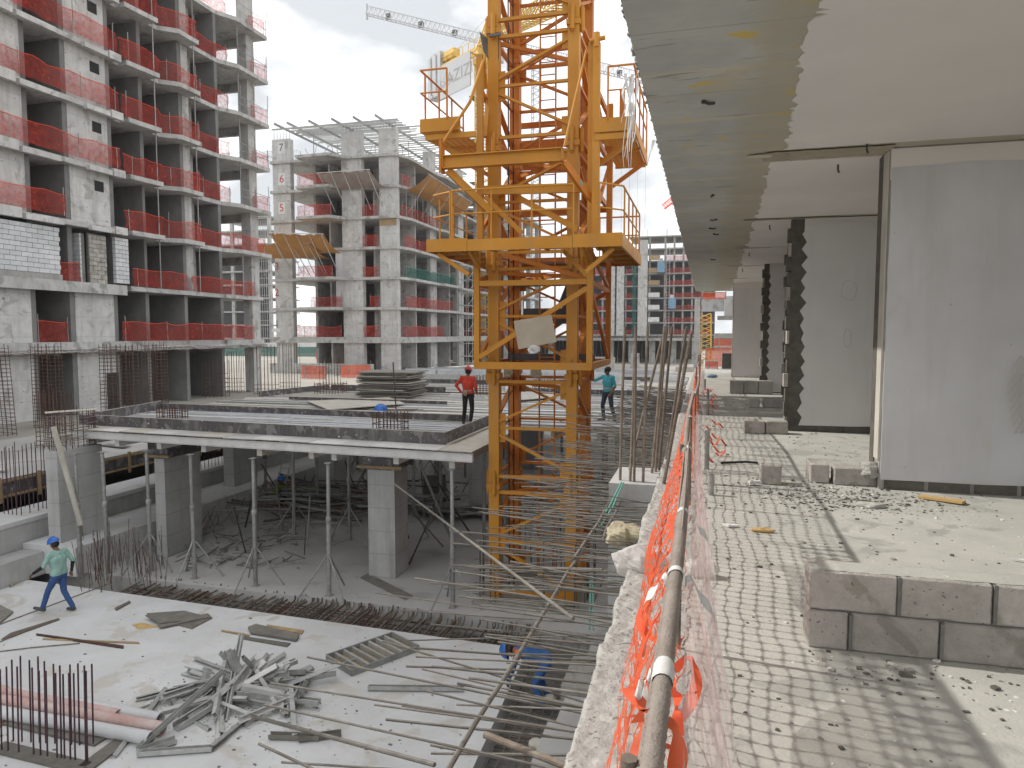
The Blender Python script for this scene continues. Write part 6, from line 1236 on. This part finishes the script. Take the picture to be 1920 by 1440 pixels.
for x, z0_, z1_ in ((.945, F+.21, F+.4), (.73, F+.01, F+.19), (1.14, F+.01, F+.19), (1.36, F+.21, F+.4)):
    m.obox((x-.004, yb0+.006, (z0_+z1_)/2), (.008, 0, 0), (0, .012, 0), (0, 0, (z1_-z0_)/2))
m.part('joint', 'mortar', bwall)
def block_thing(x0, y0, x1, y1, h, lab, mat='block_grey', amp=.006): m = rough_block(x0, y0, F+.002, x1, y1, F+h, amp, 4, .01); return m.top('concrete_block', mat, lab, 'block', 'single blocks on the terrace floor')
block_thing(.58, 7.92, .79, 8.12, .205, 'square grey block standing nearest the railing in the near row')
block_thing(1.10, 8.15, 1.29, 8.5, .205, 'block with a bright sunlit side, middle of the near row')
block_thing(1.33, 8.10, 1.74, 8.32, .185, 'long block smeared with mortar against the near grey wall')
m = MB(); m.ell((1.68, 8.12, F+.17), (.1, .1, .09), 20, 12); m.v = [tuple(Vector(q)+Vector((nz(q[0]*19, q[1]*19, q[2]*19), nz(q[1]*19, q[2]*19, q[0]*19), nz(q[2]*19, q[0]*19, q[1]*19)))*.045) for q in m.v]; m.top('mortar_lump', 'concrete_raw', 'lump of hardened mortar on the block against the near grey wall', 'mortar')
block_thing(.61, 11.95, .92, 12.2, .205, 'outer grey block of the second row, by the toothed wall'); block_thing(.94, 11.97, 1.27, 12.2, .205, 'inner block of the second row, touching the toothed wall')
block_thing(.92, 16.15, 1.13, 16.35, .2, 'small block of the third row out on the floor'); block_thing(1.2, 16.2, 1.62, 16.4, .2, 'long dark block of the third row at the wall foot', 'concrete_raw')
lw_ = thing('block_wall', 'low stretch of dark blocks before the far grey wall panel', 'block wall', (1.1, 19.8, F))
for k in range(3): m = rough_block(.62+k*.36, 19.75, F+.002, .62+k*.36+.35, 20.0, F+.36, .006, 3, .01); m.part('block', 'concrete_raw', lw_)
# pipes and bits
for i, (x, y, h) in enumerate(((.03, 8.65, .46), (.07, 7.27, .21), (.05, 14.5, .3), (.06, 17.5, .28), (-.02, 21, .3))):
    m = MB(); m.tube([(x, y, F), (x, y, F+h)], .028, 16, False); m.tube([(x, y, F+h), (x, y, F)], .023, 16, False); m.tube([(x, y, F+h-.02), (x, y, F+h-.021)], .0235, 16); m.top('pipe_stub', 'steel_prop', ['tall grey pipe stub upright in the terrace floor beside the mesh', 'short grey pipe stub upright nearest on the terrace floor', 'small pipe stub farther along the mesh', 'small pipe stub near the blue lid', 'last pipe stub by the far end of the mesh'][i], 'pipe', 'pipe stubs in the terrace floor')
m = MB(); p = gz(1765, 940, F); a = R(-33); m.obox((p.x, p.y, F+.022), (math.cos(a)*.19, math.sin(a)*.19, .004), (-math.sin(a)*.055, math.cos(a)*.055, 0), (0, 0, .011)); m.top('board_offcut', 'timber_yellow', 'short yellow wood offcut on the floor under the near grey wall', 'board')
m = MB(); m.tube([(p.x+.09, p.y-.07, F+.034), (p.x+.09, p.y-.07, F+.0355)], .012, 8); 
p = gz(1430, 998, F); m = MB(); m.ell((p.x, p.y, F+.018), (.1, .03, .018), 14, 8); m.v = [tuple(Vector(q)+Vector((0, nz(q[0]*30, 1, 1)*.012, nz(q[0]*40, q[1]*40, 3)*.008))) for q in m.v]; m.top('paper_scrap', 'timber_yellow', 'rolled scrap of brown card on the sunny terrace floor', 'scrap')
p = gz(1368, 988, F); m = MB(); m.prism([(p.x-.06, p.y+.02), (p.x+.05, p.y+.03), (p.x+.075, p.y-.01), (p.x-.01, p.y-.035)], F+.005, F+.022); m.top('paper_scrap', 'paper_white', 'small white paper scrap on the netted shadow', 'scrap')
p = gz(1905, 1055, F); m = MB(); m.prism([(p.x-.03, p.y+.04), (p.x+.2, p.y+.03), (p.x+.2, p.y-.06)], F+.005, F+.02); m.top('paper_scrap', 'paper_white', 'white paper corner behind the low block wall', 'scrap')
p = gz(1635, 950, F); m = MB(); m.ell((p.x, p.y, F+.012), (.14, .1, .028), 16, 8); m.v = [tuple(Vector(q)+Vector((nz(q[0]*15, q[1]*15, 1), nz(q[0]*15, q[1]*15, 5), nz(q[0]*18, q[1]*18, 9)*.3))*.05) for q in m.v]; m.top('mortar_slab', 'terrace_floor', 'flat pale flake of mortar lying before the near grey wall', 'mortar')
P, Q = gz(1352, 868, F+.02), gz(1421, 868, F+.02); m = MB(); m.tube([P, P.lerp(Q, .3)+Vector((0, .04, 0)), P.lerp(Q, .7)+Vector((0, .03, .01)), Q], .014, 8); m.top('hose', 'black_rubber', 'short black hose end lying before the single blocks', 'hose')
p = gz(1335, 708, F); m = MB(); m.ell((p.x, p.y, F+.06), (.2, .16, .07), 14, 8); m.top('lid', 'hoist_blue', 'light blue lid on the floor far along the terrace', 'lid')
p = gz(1415, 910, F); m = MB(); m.obox((p.x, p.y, F+.03), (.06, .02, 0), (-.01, .03, 0), (0, 0, .02)); m.tube([(p.x-.1, p.y, F+.03), (p.x+.03, p.y-.05, F+.02), (p.x+.14, p.y-.06, F+.012)], .006, 5); m.top('rag', 'white_cloth', 'knotted scrap of white tape beside the square grey block', 'rag')
m = MB(); pal = []
for i in range(3000):
    t_ = random.random(); X = rnd(-.02, 4.5) if t_ < .5 else random.gauss(1.3, .5); Y = 2.2+(rnd(0, 1)**1.4)*16 if t_ < .5 else random.gauss(7.5, .35)
    if t_ > .9: X, Y = rnd(.5, 3.4), 3.7+random.gauss(0, .12)-.05
    if x0b-.02 < X and yb0-.01 < Y < yb1+.01: continue
    s = min(abs(random.gauss(0, .0045))+.0016, .017); m.cm = 0 if random.random() < .55 else 1 if random.random() < .8 else 2
    a = rnd(0, 3.1); m.obox((X, Y, F+s*.45), (math.cos(a)*s*rnd(.8, 1.8), math.sin(a)*s, 0), (-math.sin(a)*s, math.cos(a)*s, s*rnd(-.3, .3)), (0, 0, s*.5))
m.top('gravel', ['concrete_dark', 'concrete_raw', 'plaster_ceiling'], 'crumbs of mortar and grit scattered on the terrace floor', 'gravel', kind='stuff')
# mesh lath hanging at the near wall
lt = thing('metal_lath', 'corner of pale expanded metal lath hanging on the near grey wall', 'lath', tuple(gy(1905, 760, 7.98)))
m = MB(); cxl = gy(1925, 740, 7.97)
for i in range(-10, 11):
    for s_ in (-1, 1):
        pts = []
        for k in range(13):
            t_ = (k/12-.5)*.9; X = cxl.x+i*.055+s_*t_*.55; Z = cxl.z+t_
            if X > cxl.x-.20+.12*((Z-cxl.z)/.45)**2 and abs(Z-cxl.z) < .42-.0*i: pts.append((X, 7.955-.01*abs(math.sin(k)), Z))
        if len(pts) > 1: m.tube(pts, .0036, 3, False)
m.part('wire_mesh', 'jamb_cream', lt, kind='stuff')
# green rope over the stub
for i, (a, b, lab) in enumerate((((1165, 905, 7.6), (1118, 985, 7.0), 'green rope slanting from the stub column over the bars'), ((1108, 1080, 9.5), (1105, 1180, 8.5), 'green rope hanging down into the side trench'))):
    P, Q = gy(*a), gy(*b); m = MB(); m.tube([P, P.lerp(Q, .5)+Vector((0, 0, -.04)), Q], .012, 6); m.tube([P+Vector((.02, 0, 0)), P.lerp(Q, .5)+Vector((.04, 0, -.03)), Q+Vector((.05, 0, 0))], .01, 6); m.top('rope', 'green_rope', lab, 'rope', 'green ropes')
p = gz(1008, 1408, -.1); m = MB(); m.ell((p.x, p.y, .0), (.16, .12, .08), 14, 9); m.v = [tuple(Vector(q)+Vector((nz(q[0]*9, q[1]*9, 2), nz(q[1]*9, q[2]*9, 4), nz(q[2]*9, q[0]*9, 6)))*.05) for q in m.v]; m.top('stone', 'stone_pale', 'big pale stone in the side trench near the bottom bars', 'stone', 'stones in the side trench')
p = gz(1032, 1316, -.2); m = MB(); m.ell((p.x, p.y, -.12), (.11, .08, .06), 12, 8); m.top('stone', 'stone_pale', 'small pale stone at the bent worker feet in the trench', 'stone', 'stones in the side trench')
# ================================================================== PEOPLE: one continuous skin each, grown from tapered limbs
def capsule(m, a, b, ra, rb, n=14):
    a, b = Vector(a), Vector(b); d = (b-a); l = d.length; d.normalize(); pts = []; rs = []
    for k in range(5): t = math.pi/2*(1-k/4); pts.append(a-d*ra*math.sin(t)); rs.append(max(.0005, ra*math.cos(t)))
    for k in range(5): t = math.pi/2*k/4; pts.append(b+d*rb*math.sin(t)); rs.append(max(.0005, rb*math.cos(t)))
    m.tube(pts, rs, n)
def person(label, loc, yaw, J, C, helmet=None, hair=True, extras=None, hlean=None):
    """J: joints in the person's own frame (x to his right, y ahead, z up, metres); C: materials by region"""
    prim = []
    J = {k: Vector(v) for k, v in J.items()}
    def cap(a, b, ra, rb, reg): prim.append(('c', Vector(a), Vector(b), ra, rb, reg))
    hd, nk, ch, ws_, pv = J['head'], J['neck'], J['chest'], J['waist'], J['pelvis']
    fwd = J.get('look', Vector((0, 1, 0))).normalized(); upv = (hd-nk).normalized() if hlean is None else Vector(hlean); sdv = fwd.cross(upv).normalized(); fwd = upv.cross(sdv)
    cap(nk-upv*.03, hd-upv*.06, .055, .055, 'skin'); cap(hd-upv*.045+fwd*.015, hd+upv*.035-fwd*.012, .070, .088, 'skin'); cap(hd-upv*.075+fwd*.035, hd-upv*.05+fwd*.02, .042, .05, 'skin')
    cap(hd+fwd*.088-upv*.005, hd+fwd*.105-upv*.035, .012, .016, 'skin')                            # nose
    cap(hd+fwd*.078-upv*.066+sdv*.018, hd+fwd*.078-upv*.066-sdv*.018, .010, .010, 'lip')
    for s in (-1, 1):
        cap(hd+sdv*s*.084-upv*.01, hd+sdv*s*.084-upv*.045, .020, .014, 'skin'); cap(hd+fwd*.082+sdv*s*.032+upv*.006, hd+fwd*.084+sdv*s*.032+upv*.006, .011, .011, 'eye')
    sh = (J['r_sh']-J['l_sh']).normalized(); bk = sh.cross((ch-ws_).normalized())
    for s in (-1, 1):
        bk_ = C.get('bulk', 1.0); cap(ch-bk*.0, ws_, .122*bk_, .108*bk_, 'shirt'); cap(nk-(nk-ch)*.35, ch, .09, .12, 'shirt'); cap(ch+sh*s*.085, ws_+sh*s*.060, .112*bk_, .098*bk_, 'shirt'); cap(ws_+sh*s*.060, pv+sh*s*.072+Vector((0, 0, .03)), .1*bk_, .112*bk_, 'shirt' if C.get('long', 1) else 'trousers')
        cap(ch+sh*s*.06+(nk-ch)*.4, J['r_sh' if s > 0 else 'l_sh'], .085, .07, C.get('yoke', 'shirt')); cap(nk-(nk-ch)*.15, J['r_sh' if s > 0 else 'l_sh'], .055, .055, C.get('yoke', 'shirt'))
        cap(pv+sh*s*.075-Vector((0, 0, .03)), pv+sh*s*.085-Vector((0, 0, .06)), .118, .11, 'trousers')
    for S in 'rl':
        s = 1 if S == 'r' else -1
        a, e, w = J[S+'_sh'], J[S+'_el'], J[S+'_wr']; cap(a, e, .062, .047, C.get(S+'_upper', 'sleeve_u')); cap(e, w, .046, .033, C.get(S+'_lower', 'sleeve_l'))
        d = (w-e).normalized(); hv = J.get(S+'_hand', w+d*.09); hd_ = (hv-w).normalized(); side = J.get(S+'_thumb', Vector((-s, .3, 0))); side = (side-hd_*side.dot(hd_)).normalized(); pn = hd_.cross(side)*(1 if S == 'l' else -1)
        pc = w+hd_*.055
        cap(w, w+hd_*.02, .028, .028, 'skin')
        for k in range(4):
            off = side*(.030-.0195*k); b0 = w+hd_*.03+off*.6; k1 = w+hd_*(.088-.004*abs(k-1))+off; cap(b0, k1, .0145, .0125, 'skin')
            L1 = (.040, .045, .042, .033)[k]; c1_ = C.get('curl', .5); f1 = (hd_*math.cos(c1_)+pn*math.sin(c1_)); f2 = (hd_*math.cos(c1_*2.2)+pn*math.sin(c1_*2.2)); k2 = k1+f1*L1; cap(k1, k2, .0115, .0105, 'skin'); cap(k2, k2+f2*L1*.8, .0105, .009, 'skin')
        t0 = w+hd_*.025+side*.022; t1 = t0+(side*.75+hd_*.65+pn*.25).normalized()*.045; cap(t0, t1, .0155, .0125, 'skin'); cap(t1, t1+(hd_*.9+pn*.45).normalized()*.032, .012, .0105, 'skin')
        h, k, an = J[S+'_hip'], J[S+'_kn'], J[S+'_an']; cap(h, k, .095, .066, 'trousers'); cap(k, k.lerp(an, .35), .064, .064, 'trousers'); cap(k.lerp(an, .35), an+(k-an).normalized()*.03, .064, .055, 'trousers')
        ft = J.get(S+'_toe', an+Vector((0, .17, -.06))); cap(an, an+(ft-an)*.15-Vector((0, 0, .035)), .045, .045, 'shoe'); cap(an+Vector((0, 0, -.045))-(ft-an)*.2, ft, .042, .036, 'shoe')
    regs = sorted({p[5] for p in prim}); m = MB()
    for p in prim: capsule(m, p[1], p[2], p[3], p[4])
    me = m.mesh('person_raw', 'skin'); o = bpy.data.objects.new('person_raw', me); COL.objects.link(o)
    rm = o.modifiers.new('r', 'REMESH'); rm.mode = 'VOXEL'; rm.voxel_size = .0095; sm = o.modifiers.new('s', 'SMOOTH'); sm.iterations = 3; sm.factor = .5
    dg = bpy.context.evaluated_depsgraph_get(); me2 = bpy.data.meshes.new_from_object(o.evaluated_get(dg)); bpy.data.objects.remove(o)
    me2.materials.clear()
    for r_ in regs: me2.materials.append(MATS[C.get(r_, 'skin')])
    nv, nf = len(me2.vertices), len(me2.polygons)
    co = np.empty(nv*3); me2.vertices.foreach_get('co', co); co = co.reshape(-1, 3); no = np.empty(nv*3); me2.vertex_normals.foreach_get('vector', no); no = no.reshape(-1, 3)
    fc = np.empty(nf*3); me2.polygons.foreach_get('center', fc); fc = fc.reshape(-1, 3); best = np.full(nf, 9.); mi = np.zeros(nf, dtype=np.int32)
    for p in prim:
        a, d = np.array(p[1]), np.array(p[2]-p[1]); t = np.clip(((fc-a) @ d)/max(d @ d, 1e-9), 0, 1); q = np.linalg.norm(fc-a-t[:, None]*d, axis=1)-(p[3]+(p[4]-p[3])*t); k = q < best; best[k] = q[k]; mi[k] = regs.index(p[5])
    me2.polygons.foreach_set('material_index', mi); me2.polygons.foreach_set('use_smooth', [True]*nf)
    far = np.linalg.norm(co-np.array(hd), axis=1) > .16; w = np.array([nz(x*16, y*16, z*30) for x, y, z in co])*.006*far        # cloth creases
    me2.vertices.foreach_set('co', (co+no*w[:, None]).ravel()); me2.update()
    me2.name = 'person'; ob = bpy.data.objects.new('person', me2); COL.objects.link(ob); ob.location = loc; ob.rotation_euler = (0, 0, yaw); WL[ob.name] = Vector((0, 0, 0)); tag(ob, label, 'person')
    tip = (upv-fwd*.12).normalized()
    if helmet:
        rot = Matrix((fwd, sdv*-1, upv)).transposed(); hm = helmet_mesh((0, 0, 0), 1.0, (1, 0, 0)); hm.v = [tuple(rot @ Vector(q)+hd+upv*.045) for q in hm.v]; hm.part('helmet', helmet, ob, True)
        if hair: h = MB(); h.ell((0, 0, 0), (.094, .09, .085), 14, 9); h.v = [tuple(rot @ (Vector(q)+Vector((-.018, 0, -.01)))+hd) for q in h.v if True]; h.part('hair', 'hair', ob, True)
    else:
        rot = Matrix((fwd, sdv*-1, upv)).transposed(); h = MB(); h.ell((0, 0, 0), (.108, .102, .098), 18, 12); h.v = [tuple(rot @ (Vector(q)*(1+.08*nz(q[0]*30, q[1]*30, q[2]*30))+Vector((-.022, 0, .035)))+hd) for q in h.v]; h.part('hair', 'hair', ob, True)
    if extras: extras(ob, J)
    return ob
# worker in red: back to us, hand on hip
p = gz(888, 800, 3.79); p = Vector((-6.9, 20.35, DZ))
def belt(mat, z0, y=.0, w=.165, d=.13, pouch=None):
    def f(ob, J):
        c = J['waist'].lerp(J['pelvis'], z0); m = MB(); m.grid(lambda u, v: (c.x+w*math.cos(u*6.2832), c.y+d*math.sin(u*6.2832), c.z-.02+.04*v), 24, 1); m.part('belt', mat, ob, True)
        if pouch: m = MB(); m.ell((c.x-.03, c.y-d-.02, c.z-.07), (.075, .035, .09), 12, 8); m.part('pouch', 'pouch', ob, True)
    return f
person('worker in a red shirt and red helmet standing with back turned on the deck', p, R(-4), dict(head=(.0, .03, 1.60), neck=(0, 0, 1.45), chest=(0, 0, 1.25), waist=(.0, .0, 1.06), pelvis=(.01, 0, .93), r_sh=(.19, 0, 1.40), l_sh=(-.19, -.01, 1.40), r_el=(.245, .0, 1.13), r_wr=(.19, .2, 1.02), l_el=(-.37, -.05, 1.17), l_wr=(-.23, .0, .97), l_hand=(-.155, .05, .96), r_hip=(.095, 0, .88), l_hip=(-.09, 0, .88), r_kn=(.12, .03, .48), l_kn=(-.115, .02, .48), r_an=(.08, -.02, .085), l_an=(-.14, -.03, .085), r_toe=(.11, .14, .03), l_toe=(-.19, .13, .03)),
       dict(shirt='shirt_red', sleeve_u='shirt_red', sleeve_l='shirt_red', trousers='trouser_black', shoe='shoe', lip='skin', eye='hair'), 'helmet_red', extras=belt('pouch', .25, pouch=True))
# worker in turquoise: reaching towards the crane
person('bare-headed worker in a turquoise shirt and jeans reaching towards the crane cage', (-2.95, 22.3, DZ), R(150), dict(head=(.0, .04, 1.58), neck=(0, 0, 1.43), chest=(0, 0, 1.23), waist=(.0, .0, 1.04), pelvis=(0, 0, .92), look=(.75, .65, .02), r_sh=(.185, 0, 1.38), l_sh=(-.185, 0, 1.38), r_el=(.40, .14, 1.26), r_wr=(.60, .22, 1.33), r_hand=(.69, .25, 1.40), l_el=(-.26, -.03, 1.10), l_wr=(-.20, .12, .88), r_hip=(.095, 0, .87), l_hip=(-.095, 0, .87), r_kn=(.16, .05, .48), l_kn=(-.17, .03, .48), r_an=(.17, -.02, .085), l_an=(-.26, -.04, .085), r_toe=(.24, .15, .03), l_toe=(-.30, .13, .03)),
       dict(shirt='shirt_cyan', sleeve_u='shirt_cyan', sleeve_l='skin', l_lower='sleeve_l', trousers='jeans_dark', shoe='shoe', lip='skin', eye='hair', curl=.3), None, extras=belt('timber_pale', .1, w=.17, d=.135))
# worker in pale green: walking away to the left
person('walking worker in a pale green shirt, blue helmet and blue jeans on the white floor', (-14.45, 12.95, 0), R(96), dict(head=(.0, .09, 1.62), neck=(0, .03, 1.47), chest=(0, .02, 1.27), waist=(.0, .0, 1.07), pelvis=(0, 0, .94), look=(.0, 1, -.25), r_sh=(.20, .0, 1.42), l_sh=(-.20, .05, 1.42), r_el=(.28, -.14, 1.16), r_wr=(.25, -.12, .93), l_el=(-.30, .13, 1.17), l_wr=(-.36, .33, 1.03), r_hip=(.095, 0, .89), l_hip=(-.095, 0, .89), r_kn=(.10, -.02, .48), l_kn=(-.10, .22, .52), r_an=(.11, -.24, .10), l_an=(-.12, .36, .12), r_toe=(.14, -.07, .035), l_toe=(-.14, .55, .12)),
       dict(bulk=1.16, shirt='shirt_mint', sleeve_u='shirt_mint', sleeve_l='sleeve_black', trousers='jeans_blue', shoe='shoe', lip='skin', eye='hair', curl=.7), 'helmet_blue')
# crouching worker under the deck
person('crouching worker in a dark green shirt and blue helmet among props under the deck', (-15.15, 22.7, 0), R(-70), dict(head=(.0, .18, 1.12), neck=(0, .12, .97), chest=(0, .07, .80), waist=(.0, .0, .62), pelvis=(0, -.06, .50), look=(.0, 1, .1), r_sh=(.19, .12, .94), l_sh=(-.19, .12, .94), r_el=(.22, .36, .92), r_wr=(.16, .52, 1.08), l_el=(-.22, .42, .85), l_wr=(-.14, .68, .92), r_hip=(.1, -.05, .46), l_hip=(-.1, -.05, .46), r_kn=(.16, .34, .52), l_kn=(-.16, .30, .48), r_an=(.14, .12, .09), l_an=(-.14, .02, .09), r_toe=(.17, .29, .03), l_toe=(-.17, .19, .03)),
       dict(shirt='shirt_green', sleeve_u='shirt_green', sleeve_l='skin', trousers='trouser_black', shoe='shoe', lip='skin', eye='hair'), 'helmet_blue')
# bent worker in the side trench
person('bent worker in blue coveralls and orange vest down in the side trench', (-2.78, 12.35, -.3), R(95), dict(head=(.0, .62, .98), neck=(0, .48, 1.0), chest=(0, .30, .98), waist=(.0, .10, .93), pelvis=(0, -.06, .86), look=(.0, .45, -1), r_sh=(.19, .44, .98), l_sh=(-.19, .44, .98), r_el=(.24, .52, .70), r_wr=(.14, .60, .46), l_el=(-.24, .54, .70), l_wr=(-.12, .62, .46), r_hip=(.1, -.06, .82), l_hip=(-.1, -.06, .82), r_kn=(.15, .08, .46), l_kn=(-.16, .12, .46), r_an=(.15, -.10, .09), l_an=(-.17, -.04, .09), r_toe=(.17, .08, .03), l_toe=(-.2, .14, .03)),
       dict(shirt='coverall_blue', yoke='vest', vest='vest_orange', sleeve_u='coverall_blue', sleeve_l='coverall_blue', trousers='coverall_blue', shoe='shoe', lip='skin', eye='hair'), 'helmet_blue')
# ================================================================== AIR
m = MB(); m.box(-170, -16, -2.5, 40, 320, 120); hz_ = m.top('haze', 'void_shade', kind='stuff')
hm2 = bpy.data.materials.new('haze'); hm2.use_nodes = True; t = hm2.node_tree; t.nodes.clear(); o_ = t.nodes.new('ShaderNodeOutputMaterial'); v_ = t.nodes.new('ShaderNodeVolumePrincipled'); v_.inputs['Color'].default_value = (.93, .95, 1, 1); v_.inputs['Density'].default_value = .00035; v_.inputs['Anisotropy'].default_value = .2
t.links.new(v_.outputs[0], o_.inputs['Volume']); hz_.data.materials.clear(); hz_.data.materials.append(hm2)
